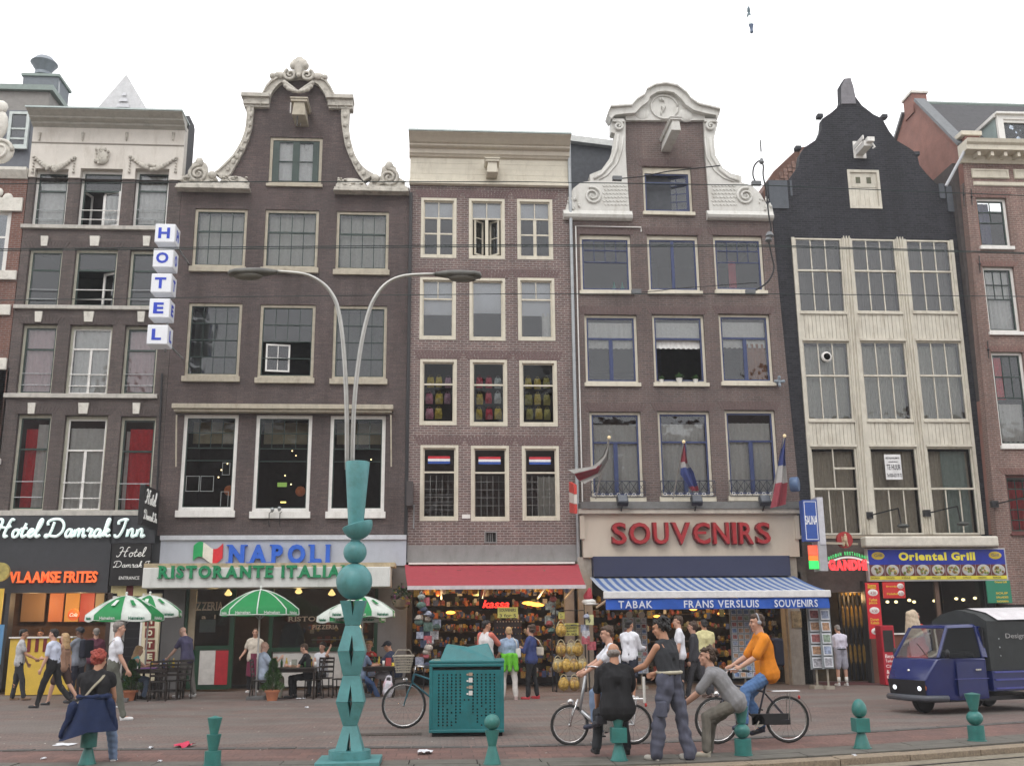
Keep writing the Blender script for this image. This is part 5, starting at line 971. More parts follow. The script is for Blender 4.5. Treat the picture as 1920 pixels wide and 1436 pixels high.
# upright HOTEL board by the door
_,q=None,pf(266,297,1112,1262,29.2); vs_=thing('hotel_sign','upright cream board with HOTEL letters on dark red squares beside the terrace','sign',(q[0],29.2,0)); MB().box(q[0],q[1],29.2,29.35,.35,q[3]).build('board',M_('board_cream',(.62,.56,.40),.5,emit=.08,var=.05),vs_,bevel=.01)
MB().box(q[0]-.06,q[0]-.005,29.2,29.33,.1,q[3]).build('side_strip',white,vs_)
for k,ch in enumerate('HOTEL'):
    a=pf(272,290,1155+k*22,1173+k*22,29.19); b=MB().box(a[0],a[1],29.18,29.198,a[2],a[3]).build('letter_square',M_('dark_red_square',(.17,.02,.015),.5),vs_); m=MB(); put_text(m,ch,(a[0]+.06,29.178,a[2]+.05),(a[1]-a[0]-.12,0,0),(0,0,a[3]-a[2]-.1),(0,-.008,0),bold=.05); m.build('letter',M_('letter_cream',(.72,.68,.5),.5),b)
# ---- pizzeria
lb=M_('pale_blue_grey_panel',(.40,.43,.49),.5,var=.04,dirt=.3,dirtcol=(.25,.26,.28),vert=1)
pb('fascia',H2,lb,300,761.5,1012,1061,YB-.14,.4); pb('fascia_cap',H2,M_('pale_edge',(.5,.52,.56),.5),300,762,1003,1011.5,YB-.2,.45)
rg=M_('rendered_pier',(.17,.165,.165),.85,var=.08,scale=2,dirt=.4,dirtcol=(.1,.095,.09),vert=1)
pb('shop_pier',H2,rg,303,343.5,1061,1296,YB-.08,.4); pb('shop_pier',H2,rg,708,762,1061,1296,YB-.08,.4)
wbx=thing('sign_box','long white box sign over the pizzeria carrying green RISTORANTE ITALIANO letters','sign',(-8,29,3)); _,q=pb('box',wbx,M_('box_white',(.62,.62,.60),.5,dirt=.35,var=.04,vert=1),267,732,1063,1101,28.9,.9,.02)
MB().box(q[0],q[1]+.12,28.95,29.8,q[3]+.002,q[3]+.12).build('box_lid',M_('weathered_tan',(.42,.34,.22),.8,var=.3,dirt=.5),wbx)
a=pf(298,689,1059.5,1083,28.85); letters('RISTORANTE ITALIANO',wbx,M_('letter_green',(.015,.22,.09),.4),(a[0],28.895,a[2]),(a[1]-a[0],0,0),(0,0,a[3]-a[2]),(0,-.07,0),bold=.045,gap=.2)
ns=thing('shop_sign','big blue NAPOLI letters on the pale fascia','sign',(-6,29.8,4)); a=pf(430,619,1021,1056,YB-.16); letters('NAPOLI',ns,M_('letter_royal_blue',(.03,.12,.55),.4),(a[0],YB-.15,a[2]),(a[1]-a[0],0,0),(0,0,a[3]-a[2]),(0,-.1,0),bold=.05,gap=.3)
fl=thing('flag_sign','wavy Italian tricolour sign plate left of the blue NAPOLI letters','sign',(-7.5,29.8,4))
a=pf(362,417,1017,1053,YB-.22)
for k,c in enumerate(((.02,.32,.1),(.7,.68,.6),(.6,.03,.04))):
    m=MB(); n=5; V=[]
    for i in range(n+1):
        u=(k+i/n)/3; dz=.13*math.sin(u*6.0+.3)+.1*u; x=a[0]+(a[1]-a[0])*u
        V += [(x+.06*0,YB-.2-.03*math.sin(u*6),a[2]+dz),(x+.0,YB-.2-.03*math.sin(u*6),a[3]-.12+dz)]
    m.add(V,[(2*i,2*i+2,2*i+3,2*i+1) for i in range(n)]); m.add([(v[0],v[1]+.05,v[2]) for v in V],[(2*i,2*i+1,2*i+3,2*i+2) for i in range(n)]); m.build('stripe',M_('tricolour_%d' % k,c,.4),fl)
for x0,x1,y0,y1 in ((344,350,1101,1292),(430,438,1101,1290),(503,510,1101,1290),(701,708,1101,1292),(366,430,1210,1217)): pb('door_frame',H2,M_('shop_green',(.015,.055,.028),.4),x0,x1,y0,y1,YB-.04,.12)
pb('shop_panel',H2,M_('shop_green',(.015,.055,.028),.4),350.5,429.5,1217.5,1292,YB,.08)
pb('white_panel',H2,M_('panel_white',(.60,.58,.55),.5,dirt=.2),373,402.5,1219,1283,YB-.03,.028); pb('red_panel',H2,M_('panel_red',(.42,.02,.03),.5),403,430,1219,1283,YB-.03,.028)
pb('white_panel',H2,MC['panel_white'],510.5,640,1221,1286,YB-.0,.06); pb('white_panel',H2,MC['panel_white'],640.5,700.5,1221,1286,YB-.0,.06); pb('sill_rail',H2,MC['shop_green'],510.5,700.5,1213,1220.5,YB-.05,.12)
pb('cream_post',H2,M_('cream_mullion',(.36,.29,.2),.6),350.5,366,1101,1217,YB+.0,.08); _,q=pb('pane',H2,G3,366.5,429.5,1101,1210,YB+.02,.008); _,q2=pb('pane',H2,G3,510.5,700.5,1101,1213,YB+.02,.008)
pb('menu_card',H2,M_('menu_white',(.45,.43,.42),.6),374,404,1161,1185,YB+.1,.01)
gt=M_('window_lettering_tan',(.40,.31,.22),.6)
for s_,x0,x1,y0,y1,a_ in (('PIZZERIA',357,418,1128,1144,1),('RISTORANTE',541,652,1155,1164,0),('PIZZERIA',586,634,1171,1179,0),('a   l',378,404,1152,1160,0)):
    a=pf(x0,x1,y0,y1,YB-.0); letters(s_.replace('  ',' '),H2,gt,(a[0],YB+.012,a[2]),(a[1]-a[0],0,0),(0,0,a[3]-a[2]),(0,-.004,0),bold=.02,split=False,name='window_lettering')
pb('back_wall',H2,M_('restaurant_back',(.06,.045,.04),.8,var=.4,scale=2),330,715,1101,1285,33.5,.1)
for (x,y) in ((428,1112),(622,1112),(560,1108)): c=W(x,y,30.8); MB().lathe([(.02,.12),(.1,.0),(.11,-.03),(.05,-.07)],c,12).build('ceiling_lamp',em('warm_lamp',(1,.62,.22),3.0),H2,smooth=True)
a=pf(520,700,1150,1215,31.2); MB().box(a[0],a[1],31.2,31.9,0,1.15).build('bar_counter',M_('steel_bar',(.12,.12,.12),.35,metal=.5),H2); MB().box(a[0]+1,a[1],31.2,31.24,1.35,1.38).build('glass_shelf',steel,H2)
goods('bar_goods',H2,gm,a[0],a[1],1.2,1.9,31.3,32.5,70,.12,3)
c=W(548,1190,30.6); m=MB(); m.ball((c.x,30.6,1.25),(.36,.1,.75),20); m.build('menu_blackboard',M_('blackboard',(.035,.038,.04),.6,var=.3),H2,smooth=True); MB().ball((c.x,30.5,1.95),(.2,.05,.12),10).build('painted_crest',M_('crest_red',(.22,.05,.04),.6),H2)
# ---- red awning shop
Ya=YB-.1
pb('shop_pier',H3,M_('pink_white_pier',(.33,.32,.32),.7),1061,1078,1100,1296,YB-.05,.3); pb('awning_rail',H3,white,766,1078,1053.5,1057,YB-.3,.3)
aw=thing('shop_awning','plain raspberry red awning over the crowded souvenir front','awning',(0,29,3.5))
zb_=W(910,1058,YB-.15).z; ya=27.6; za=W(930,1097,ya).z; xl,xr=W(764,1097,ya).x,W(1098,1097,ya).x
m=MB(); n=8; V=[]
for j in range(n+1): t=j/n; sg=-.05*math.sin(math.pi*t); V += [(x3a+.03+(xl-x3a-.03)*t,YB-.15+(ya-YB+.15)*t,zb_+(za-zb_)*t+sg),(x3b+(xr-x3b)*t,YB-.15+(ya-YB+.15)*t,zb_+(za-zb_)*t+sg)]
m.add(V,[(2*j,2*j+2,2*j+3,2*j+1) for j in range(n)]); m.build('canvas',M_('raspberry_canvas',(.33,.045,.06),.75,var=.1,dirt=.15),aw)
MB().box(xl,xr,ya-.05,ya+.02,za-.1,za-.0).build('front_bar',M_('pinkish_white_bar',(.55,.5,.52),.5),aw)
for x in (xl+.9,(xl+xr)/2-.3,xr-1.1,xr-.3): MB().bar((x,ya+.02,za-.08),(x,YB-.2,za-.3),.04).build('awning_arm',white,aw)
# inside of the souvenir shop: dark shelves full of trinkets
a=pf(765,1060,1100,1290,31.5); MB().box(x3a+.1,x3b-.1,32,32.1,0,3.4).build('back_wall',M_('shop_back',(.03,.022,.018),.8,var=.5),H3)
for k in range(7): MB().box(x3a+.3,x3a+2.1,31-.02*k,31.5,.4+.38*k,.43+.38*k).build('shelf',M_('dark_shelf',(.06,.04,.03),.6),H3); MB().box(x3a+3.3,x3b-.4,30.6,31,.4+.38*k,.43+.38*k).build('shelf',MC['dark_shelf'],H3)
goods('shelf_goods',H3,gm,x3a+.3,x3a+2.2,.4,3.1,30.7,31.2,420,.09,4); goods('shelf_goods',H3,gm,x3a+3.2,x3b-.4,.3,3.2,30.2,30.7,420,.1,5); goods('shelf_goods',H3,gm,x3a+2.2,x3a+3.2,.3,3.0,31.2,31.8,200,.09,6); goods('hanging_goods',H3,gm,x3a+.2,x3b-.3,2.6,3.3,29.2,30.2,170,.13,7)
_,q=pb('display_board',H3,M_('display_navy',(.03,.035,.06),.6),926,978,1162,1206,29.9,.03)
for r_ in range(4):
    for k in range(9): MB().ball((q[0]+.1+k*.085,29.87,q[2]+.1+r_*.17),.022,6).build('keyring',gm[(k*3+r_) % 8 if r_ != 3 else 4],H3)
led=em('red_led',(1,.03,.02),4); a=pf(905,954,1125,1139,28.9); ls=thing('led_sign','red LED matrix sign reading kassa inside the souvenir shop','sign',(a[0],28.9,a[2])); MB().box(a[0]-.1,a[1]+.1,28.92,29.0,a[2]-.05,a[3]+.05).build('housing',drk,ls); m=MB(); put_text(m,'kassa',(a[0],28.918,a[2]),(a[1]-a[0],0,0),(0,0,a[3]-a[2]),(0,-.01,0),shear=.3,bold=.01); m.build('lettering',led,ls)
for (x0,x1,y0,y1,t,lb_) in ((933,971,1138,1158,('SOUVENIRS','3 for 5'),'wide pale yellow price card under the red LED sign'),(1059,1085,1168,1191,('KLOMPEN','SLIPPERS','MAGNEET','9.95'),'olive price card with four lines above the hanging clog bags'),(1047,1059,1147,1160,('3.-',),'small bright yellow price card among dark hanging goods')):
    a=pf(x0,x1,y0,y1,27.9); c=thing('price_card',lb_,'sign',(a[0],27.9,a[2]),group='yellow price cards at the souvenir shops'); MB().box(a[0],a[1],27.9,27.91,a[2],a[3]).build('card',M_('price_yellow',(.50,.46,.12),.6),c); m=MB(); h=(a[3]-a[2])/len(t)
    for k,s_ in enumerate(t): put_text(m,s_,(a[0]+.05,27.898,a[3]-h*(k+.85)),(a[1]-a[0]-.1,0,0),(0,0,h*.6),(0,-.003,0),bold=.01)
    m.build('lettering',M_('ink',(.03,.03,.04)),c)
for (x,y,s_) in ((1000,1132,.25),(1008,1134,.2),(845,1148,.14),(990,1130,.18)): c=W(x,y,29.9); MB().ball(c,(s_,.05,.05),8).build('shop_lamp',em('amber_lamp',(1,.45,.08),2.5),H3)
# hanging clog bags
clogm=[M_('clog_bag_yellow',(.42,.27,.06),.45,var=.6,scale=22),M_('clog_bag_amber',(.30,.19,.07),.45,var=.5,scale=22),M_('clog_bag_pale',(.36,.30,.17),.45,var=.5,scale=22)]
def clogbag(mt):
    t=thing('clog_bag','x','souvenir',(0,0,0),local=True); m=MB()
    m.ball((-.062,-.055,-.03),(.055,.05,.10),10); m.ball((.062,-.06,-.02),(.055,.05,.10),10); m.build('clog_pair',clogm[0],t,smooth=True); m=MB(); m.ball((0,.01,-.02),(.15,.085,.17),12); m.ball((0,0,.11),(.085,.05,.06),8); m.build('net_bag',mt,t,smooth=True)
    m=MB(); m.tube([(-.1,0,.1),(-.06,0,.2),(0,0,.24),(.06,0,.2),(.1,0,.1)],.012,5); m.build('hanging_string',M_('string',(.5,.45,.3),.8),t); return t
cb0=[clogbag(m_) for m_ in clogm]; ci=0; used=[False]*3
COLN=['yellow','amber','pale']
for r_,(y,xs_) in enumerate(((1180,(1052,)),(1216,(1052,1071,1084)),(1246,(1046,1062,1076,1092)),(1281,(1057,1077)))):
    for k,x in enumerate(xs_):
        p=W(x,y,27.7); i=(r_+k) % 3; rw=('top','second','third','lowest')[r_]; ps_=('first','second','third','fourth')[k]
        lb_='%s bag of wooden clogs, %s from left in the %s row beside the red awning' % (COLN[i],ps_,rw)
        if len(xs_) == 1: lb_='yellow bag of wooden clogs hanging alone in the top row under the olive card'
        if not used[i]: t=cb0[i]; used[i]=True; t.location=p; t['label']=lb_; t['group']='hanging bags of wooden clogs'
        else: t=dup(cb0[i],p,0,lb_,'hanging bags of wooden clogs')
rk=thing('display_rack','dark wire rack holding the rows of yellow clog bags','rack',(3.3,27.9,0)); m=MB(); a=pf(1043,1098,1190,1292,27.85)
for z in (.4,.8,1.25,1.7,2.1): m.tube([(a[0],27.85,z),(a[1],27.85,z)],.012,5)
for x in (a[0],a[1]): m.tube([(x,27.85,0),(x,27.85,2.3)],.018,6)
m.tube([(a[0],27.85,.02),(a[0],28.3,.02)],.02,6); m.tube([(a[1],27.85,.02),(a[1],28.3,.02)],.02,6); m.build('frame',blackm,rk)
# caps, shirts and bags hanging on the left and right of the shop
def garland(px0,px1,py0,py1,Yg,n,seed,name,label,mats):
    t=thing(name,label,'rack',(W(px0,py1,Yg).x,Yg,0)); rr=random.Random(seed); a=pf(px0,px1,py0,py1,Yg)
    MB().tube([((a[0]+a[1])/2,Yg+.12,0),((a[0]+a[1])/2,Yg+.12,a[3]+.05)],.02,6).build('pole',blackm,t)
    for k in range(n):
        z=a[3]-(a[3]-a[2])*(k+.5)/n; x=(a[0]+a[1])/2+rr.uniform(-.3,.3)*(a[1]-a[0]); s_=(a[1]-a[0])*rr.uniform(.28,.5); m=MB(); mt=mats[rr.randrange(len(mats))]
        kind=rr.randrange(3); y=Yg-rr.uniform(0,.12)
        if kind == 0:   # cap
            m.ball((x,y,z),(s_*.5,s_*.5,s_*.42),10); m.ball((x-s_*.2,y-s_*.4,z-s_*.1),(s_*.5,s_*.35,.02),8); m.build('cap',mt,t,smooth=True)
        elif kind == 1:   # folded shirt
            q=MB(); drape(q,x-s_*.6,x+s_*.6,z-s_*.6,z+s_*.5,y,amp=.03); q.build('shirt',mt,t,smooth=True)
        else: m.ball((x,y,z),(s_*.55,s_*.3,s_*.4),10); m.tube([(x-s_*.3,y,z+s_*.3),(x,y,z+s_*.8),(x+s_*.3,y,z+s_*.3)],.012,5); m.build('bag',mt,t,smooth=True)
    return t
gw=[M_('cloth_%d' % i,c,.85,var=.5,scale=18) for i,c in enumerate(((.45,.45,.47),(.05,.06,.1),(.25,.27,.25),(.08,.13,.11),(.38,.34,.30),(.3,.32,.4),(.4,.1,.12)))]
garland(778,812,1115,1250,27.6,17,3,'cap_rack','tall rack of grey and white caps and shirts left of the red awning',gw)
garland(795,826,1150,1215,28.2,9,9,'bag_rack','dark rack of dangling goods close behind the tall cap rack',gw)
garland(1020,1050,1120,1185,28.0,10,5,'bag_rack','dark hanging bags under the right part of the red awning',gw[1:4]+gm[:3])
garland(1090,1118,1150,1215,27.5,6,13,'cap_rack','rack of printed caps at the wall between the two awnings',gw)
p=W(1104,1118,27.8); ht=thing('hanging_hats','red patterned cap over white sailor caps hanging between the two awnings','hat',(p.x,p.y,p.z))
m=MB(); m.cone((p.x-.02,p.y,p.z),(p.x+.02,p.y,p.z+.17),.13,.06); m.build('red_cap',M_('red_dotted',(.4,.05,.07),.8,var=.5,scale=40),ht,smooth=True)
m=MB(); m.ball((p.x,p.y,p.z-.14),(.2,.16,.09),12); m.ball((p.x+.06,p.y-.1,p.z-.2),(.2,.1,.025),10); m.build('white_cap',white,ht,smooth=True)
a=pf(1098,1113,1152,1171,27.4); c=thing('price_card','pale yellow card with a large 9 hanging below the sailor caps','sign',(a[0],27.4,a[2]),group='yellow price cards at the souvenir shops'); MB().box(a[0],a[1],27.4,27.41,a[2],a[3]).build('card',M_('price_pale',(.55,.55,.28),.6),c); m=MB(); put_text(m,'9',(a[0]+.06,27.398,a[2]+.04),(.07,0,0),(0,0,.13),(0,-.003,0),bold=.02); m.build('lettering',M_('ink',(.03,.03,.04)),c)
p=W(752,1120,29.2); fb=thing('flower_basket','dark hanging flower basket on the grey pier left of the red awning','plant',p); m=MB()
for k in range(260):
    d=Vector((random.gauss(0,1),random.gauss(0,1),random.gauss(0,1))).normalized(); c=Vector(p)+Vector((d.x*.3,d.y*.25,d.z*.32))*random.uniform(.6,1); s1=Vector((random.uniform(-1,1),random.uniform(-1,1),random.uniform(-1,1)))*.05; s2=Vector((random.uniform(-1,1),random.uniform(-1,1),random.uniform(-1,1)))*.05
    m.add([c-s1,c-s2,c+s1,c+s2],[(0,1,2,3)],1 if random.random() < .12 else 2 if random.random() < .06 else 0)
m.build('foliage',[M_('basket_green',(.025,.05,.02),.7,var=.4),M_('petal_mauve',(.2,.05,.12),.7),M_('petal_yellow',(.4,.32,.03),.7)],fb)
MB().lathe([(.05,-.32),(.2,-.25),(.26,-.05)],p,12).build('basket',M_('wicker',(.18,.14,.09),.8,var=.3),fb); MB().tube([p+Vector((0,0,.0)),p+Vector((0,0,.4)),p+Vector((0,.7,.42))],.012,5).build('bracket',blackm,fb)
# ---- souvenirs house street level
bg=M_('beige_board',(.56,.49,.40),.6,var=.04,scale=1.5,dirt=.25,dirtcol=(.38,.32,.25),vert=1)
pb('sign_board',H4,bg,1093,1497,962,1044,YB-.3,.4); pb('board_cornice',H4,M_('beige_edge',(.52,.47,.4),.6,dirt=.5),1086,1502,953,962,YB-.45,.6); pb('board_ledge',H4,M_('lead_ledge',(.17,.17,.165),.8,dirt=.4),1090,1499,940,953,YB-.5,.5)
for x in (1088,1491): pb('board_bracket',H4,bg,x,x+8,966,1010,YB-.38,.12)
ss=thing('shop_sign','large deep red SOUVENIRS letters on the beige board','sign',(6,29.6,4.3)); red=M_('letter_deep_red',(.33,.02,.025),.45); 
a=pf(1147,1442,979,1020,YB-.36); aw_=W(1147,1020,YB-.36).z; bw_z=W(1442,1014,YB-.36).z; H_=W(1147,1000,YB-.36).z
wdt={'S': .72,'O': 1.05,'U': .78,'V': .95,'E': .85,'N': .82,'I': .2,'R': .72}; txt='SOUVENIRS'; gap=.17; tot=sum(wdt[c] for c in txt)+gap*(len(txt)-1); x=0; hh=a[3]-a[2]-.02
for c in txt:
    w_=wdt[c]*(a[1]-a[0])/tot; x0=a[0]+x; m=MB()
    if c == 'E':
        put_text(m,'C',(x0,YB-.42,a[2]),(w_,0,0),(0,0,hh),(0,-.1,0),bold=.015); m.box(x0+.1,x0+w_*.75,YB-.52,YB-.42,a[2]+hh*.46,a[2]+hh*.58)
    else: put_text(m,c,(x0,YB-.42,a[2]),(w_,0,0),(0,0,hh),(0,-.1,0),bold=.015)
    m.build('letter',red,ss); m=MB()
    put_text(m,'C' if c == 'E' else c,(x0-.02,YB-.31,a[2]-.02),(w_+.04,0,0),(0,0,hh+.04),(0,-.1,0),bold=.03); m.build('letter_back',M_('letter_back_red',(.16,.015,.02),.5),ss)  # slightly larger backing layer in a darker red behind each letter
    x += w_+gap*(a[1]-a[0])/tot
pb('navy_panel',H4,M_('navy_panel',(.03,.035,.075),.6,var=.05),1113,1482,1042,1080,YB-.5,.5,.01)
pr=M_('beige_pier',(.38,.34,.29),.7,dirt=.4,vert=1)
for x0,x1 in ((1086,1112),(1479,1502)): pb('shop_pier',H4,pr,x0,x1,1044,1297,YB-.2,.45)
ba=thing('shop_awning','blue and pale striped awning with TABAK FRANS VERSLUIS SOUVENIRS valance','awning',(7,29,3))
A0,A1=W(1106,1087,YB-.3),W(1489,1075,YB-.3); yf=27.3; B0,B1=W(1135,1117,yf),W(1552,1100,yf); n=52; zA=(A0.z+A1.z)/2; zBf=(B0.z+B1.z)/2
for k in range(n):
    u0,u1=k/n,(k+1)/n; m=MB(); V=[]
    for j in range(6):
        t=j/5; sg=-.04*math.sin(math.pi*t)
        for u in (u0,u1): V.append((A0.x+(A1.x-A0.x)*u+((B0.x-A0.x)+((B1.x-B0.x)-(A1.x-A0.x))*u)*t,YB-.3+(yf-YB+.3)*t,zA+(zBf-zA)*t+sg))
    m.add(V,[(2*j,2*j+2,2*j+3,2*j+1) for j in range(5)]); m.build('stripe',M_('awning_blue',(.07,.13,.31),.75) if k % 2 else M_('awning_pale',(.36,.40,.46),.75),ba)
MB().box(B0.x-.05,B1.x+.05,yf-.07,yf+.05,zBf-.17,zBf+.02).build('front_bar',M_('awning_bar_white',(.68,.68,.68),.35),ba,bevel=.02)
m=MB(); zv=zBf-.175; n=30; V=[]
for i in range(n+1): x=B0.x+(B1.x-B0.x)*i/n; dy=.02*math.sin(i*1.3); V += [(x,yf-.02+dy,zv),(x,yf-.02-dy*1.5,zv-.28)]
m.add(V,[(2*i,2*i+1,2*i+3,2*i+2) for i in range(n)]); m.build('valance',M_('valance_blue',(.02,.09,.42),.75,var=.1),ba,smooth=True)
vw=B1.x-B0.x; vt=M_('valance_lettering',(.62,.66,.74),.7)
for s_,f0,f1 in (('TABAK',.055,.205),('FRANS VERSLUIS',.345,.68),('SOUVENIRS',.75,.945)):
    letters(s_,ba,vt,(B0.x+vw*f0,yf-.06,zv-.245),(vw*(f1-f0),0,0),(0,0,.19),(0,-.004,0),bold=.015,serif=False,gap=.16)
for u in (.03,.97): x=B0.x+vw*u; MB().bar((x,yf+.05,zBf-.12),(A0.x+(A1.x-A0.x)*u,YB-.3,zBf-.35),.05).build('awning_arm',white,ba)
MB().box(xa4+.2,10.6,32.5,32.6,0,3.2).build('back_wall',MC['shop_back'],H4); goods('shelf_goods',H4,gm,xa4+.4,10.3,.4,2.9,30.6,31.6,620,.12,14); MB().box(xa4+.3,10.6,YB-.1,YB+.2,2.55,3.2).build('lintel',drk,H4)
for (x,y) in ((1232,1155),(1240,1172),(1352,1150),(1300,1142)): c=W(x,y,30.9); MB().ball(c,(.12,.04,.04),8).build('shop_lamp',em('amber_lamp',(1,.45,.08),2.5),H4)
for k in range(6): MB().box(xa4+.5,10.2,31.0,31.6,.4+.4*k,.43+.4*k).build('shelf',MC['dark_shelf'],H4)
MB().box(10.05,10.75,YB-.1,YB+.3,0,2.55).build('window_pier',pr,H4); a=pf(1485,1503,1145,1176,YB-.24); MB().box(a[0],a[1],YB-.24,YB-.2,a[2],a[3]).build('poster',M_('poster_bread',(.3,.22,.12),.6,var=.6,scale=8),H4)
# postcard racks
pcm=[M_('postcard_%d' % i,c,.5,var=.7,scale=14) for i,c in enumerate(((.22,.26,.36),(.10,.16,.30),(.34,.20,.12),(.20,.26,.2),(.30,.30,.33),(.28,.1,.1)))]; pcw=M_('card_white',(.62,.64,.68),.5)
def cardrack(px0,px1,py0,py1,Yr,cols,rows,label,seed,tilt=0,pz=None):
    a=pf(px0,px1,py0,py1,Yr); t=thing('postcard_rack',label,'rack',((a[0]+a[1])/2,Yr,0),group='postcard racks in front of the shop'); rr=random.Random(seed)
    cw,chh=(a[1]-a[0])/cols,(a[3]-a[2])/rows
    MB().box(a[0]-.02,a[1]+.02,Yr+.05,Yr+.09,a[2]-.02,a[3]+.02).build('back_panel',M_('rack_grey',(.25,.28,.3),.5),t)
    m=MB(); xc=(a[0]+a[1])/2; m.tube([(xc,Yr+.15,.05),(xc,Yr+.15,a[3])],.03,8); m.box(a[0]+.02,a[1]-.02,Yr,Yr+.4,0,.08); m.build('stand',M_('rack_base',(.3,.27,.22),.6),t)
    for r_ in range(rows):
        for c in range(cols):
            x,z=a[0]+cw*(c+.5),a[2]+chh*(r_+.5); w_,h_=cw*.42,chh*.42; tl_=.03
            cd=MB().add([(x-w_,Yr-.0,z-h_),(x+w_,Yr-.0,z-h_),(x+w_,Yr+tl_,z+h_),(x-w_,Yr+tl_,z+h_),(x-w_*.82,Yr-.004,z-h_*.75),(x+w_*.82,Yr-.004,z-h_*.75),(x+w_*.82,Yr+tl_-.006,z+h_*.78),(x-w_*.82,Yr+tl_-.006,z+h_*.78)],[(0,1,2,3)],0).add([(x-w_*.82,Yr-.004,z-h_*.75),(x+w_*.82,Yr-.004,z-h_*.75),(x+w_*.82,Yr+tl_-.006,z+h_*.78),(x-w_*.82,Yr+tl_-.006,z+h_*.78)],[(0,1,2,3)],1)
            cd.build('postcard',[pcw,pcm[rr.randrange(6)]],t)
    return t
cardrack(1170,1190,1158,1262,28.6,2,10,'postcard rack with round top behind the man in the long white shirt',2); cardrack(1193,1214,1158,1262,28.7,2,10,'second postcard rack just right of the man in the long white shirt',3)
cardrack(1373,1420,1141,1270,28.4,4,11,'broad white postcard rack behind the cyclist in orange',4); rk2=cardrack(1519,1541,1140,1253,27.7,1,5,'front column of framed pictures on stand at the end of the striped awning',5); cardrack(1541,1560,1141,1252,27.5,1,5,'right column of large framed views at the end of the striped awning',6)
for px in (1180,1203): p=W(px,1152,28.65); o=MB().lathe([(0,-.02),(.09,-.02),(.09,.02),(0,.02)],p,16,M=Mx).build('rack_top',M_('ring_tan',(.4,.36,.3),.6),bpy.data.objects['postcard_rack' if px == 1180 else 'postcard_rack.001'])
# ---- red and white projecting sign and dark lamp box at the joint
p=W(1072,938,28.8); sg=thing('hanging_sign','red and white striped projecting sign at left end of the souvenirs ledge','sign',p); xx=p.x+.12
for k,c in enumerate(((.5,.04,.03),(.6,.55,.5),(.5,.04,.03))): m=MB(); m.add([(xx-.14,28.1,p.z-.45+k*.27),(xx-.14,29.2,p.z-.3+k*.3),(xx-.14,29.2,p.z-.01+k*.3),(xx-.14,28.1,p.z-.19+k*.27)]+[(xx-.06,28.1,p.z-.45+k*.27),(xx-.06,29.2,p.z-.3+k*.3),(xx-.06,29.2,p.z-.01+k*.3),(xx-.06,28.1,p.z-.19+k*.27)],[(0,1,2,3),(7,6,5,4),(0,4,5,1),(1,5,6,2),(2,6,7,3),(3,7,4,0)]); m.build('stripe',M_('sign_stripe_%d' % (k % 2),c,.5),sg)
p=W(768,930,29.6); bx=thing('sign_box','small dark box fixed to the brick at left edge of the cream windows house','sign',p); MB().box(p.x-.08,p.x+.1,29.3,YB-.02,p.z-.3,p.z+.4).build('box',M_('box_dark',(.06,.05,.05),.5),bx); MB().tube([(p.x+.12,YB-.05,p.z-.2),(p.x+.12,YB-.05,p.z-.9)],.02,6).build('cable',steel,bx)
# ---- flags
def flag(px,py,Yb,dx,label,cols,shape,ch='cloth'):
    p0=W(px,py,Yb-1.2); b=W(px+dx,935,Yb-.35); t=thing('flag',label,'flag',b,group='flags on the shop ledge')
    MB().tube([b,p0],.022,6).build('pole',M_('pole_grey',(.35,.33,.3),.5),t); MB().ball(p0,.055,8).build('finial',em('gilt_finial_glow',(.75,.6,.35),.3),t)  # gilt finial, its glint put into the material as a faint glow
    n=12; m=12; V=[]; Fs=[]; mi=[]
    for i in range(n+1):
        for j in range(m+1):
            u,v=i/n,j/m; top,bot=shape
            A=[W(q[0],q[1],Yb-1.15) for q in top]; B=[W(q[0],q[1],Yb-1.0) for q in bot]
            fA=u*(len(A)-1); ia=min(int(fA),len(A)-2); a=A[ia].lerp(A[ia+1],fA-ia); ib_=min(int(u*(len(B)-1)),len(B)-2); b2=B[ib_].lerp(B[ib_+1],u*(len(B)-1)-ib_)
            q=a.lerp(b2,v); V.append((q.x,q.y+.10*math.sin(v*9+u*2.0),q.z))
    k=m+1; F_=[(i*k+j,(i+1)*k+j,(i+1)*k+j+1,i*k+j+1) for i in range(n) for j in range(m)]
    q=MB(); q.v=V; q.f=F_
    for (i,j) in [(i,j) for i in range(n) for j in range(m)]: q.m.append(cols((i+.5)/n,(j+.5)/m))
    q.build(ch,[M_('flag_dull_red',(.24,.04,.055),.8),M_('flag_grey_white',(.36,.35,.34),.8),M_('flag_dull_blue',(.035,.05,.17),.8),M_('flag_dull_white',(.27,.26,.245),.8)],t,smooth=True)
flag(1142,820,YB,-25,'white flag with a dark red disc, left of three flags on the shop ledge',lambda u,v: 0 if (v-.55)**2+(u-.8)**2*.7 < .055 else 3,([(1142,824),(1131,853),(1112,873),(1066,880)],[(1143,830),(1140,862),(1125,890),(1095,908)]))
flag(1282,828,YB,-20,'Dutch red white blue flag, middle of three flags on the shop ledge',lambda u,v: 0 if u < .3 or u > .88 else 1 if u < .46 else 2,([(1281,832),(1277,865),(1277,888),(1299,920)],[(1284,832),(1289,868),(1299,885),(1309,920)]))
flag(1471,817,YB,-25,'French tricolour, rightmost of three flags on the shop ledge',lambda u,v: 2 if u < .38 else 1 if u < .66 else 0,([(1469,822),(1461,862),(1456,905),(1446,952)],[(1473,822),(1472,862),(1475,905),(1471,946)]))
# ---- sauna, neon, Gandhi
xs=W(1540,970,YB).x; m=MB(); p=W(1520,970,28.8)
sa=thing('hanging_sign','blue SAUNA sign jutting from the black house','sign',(p.x,28.8,p.z))
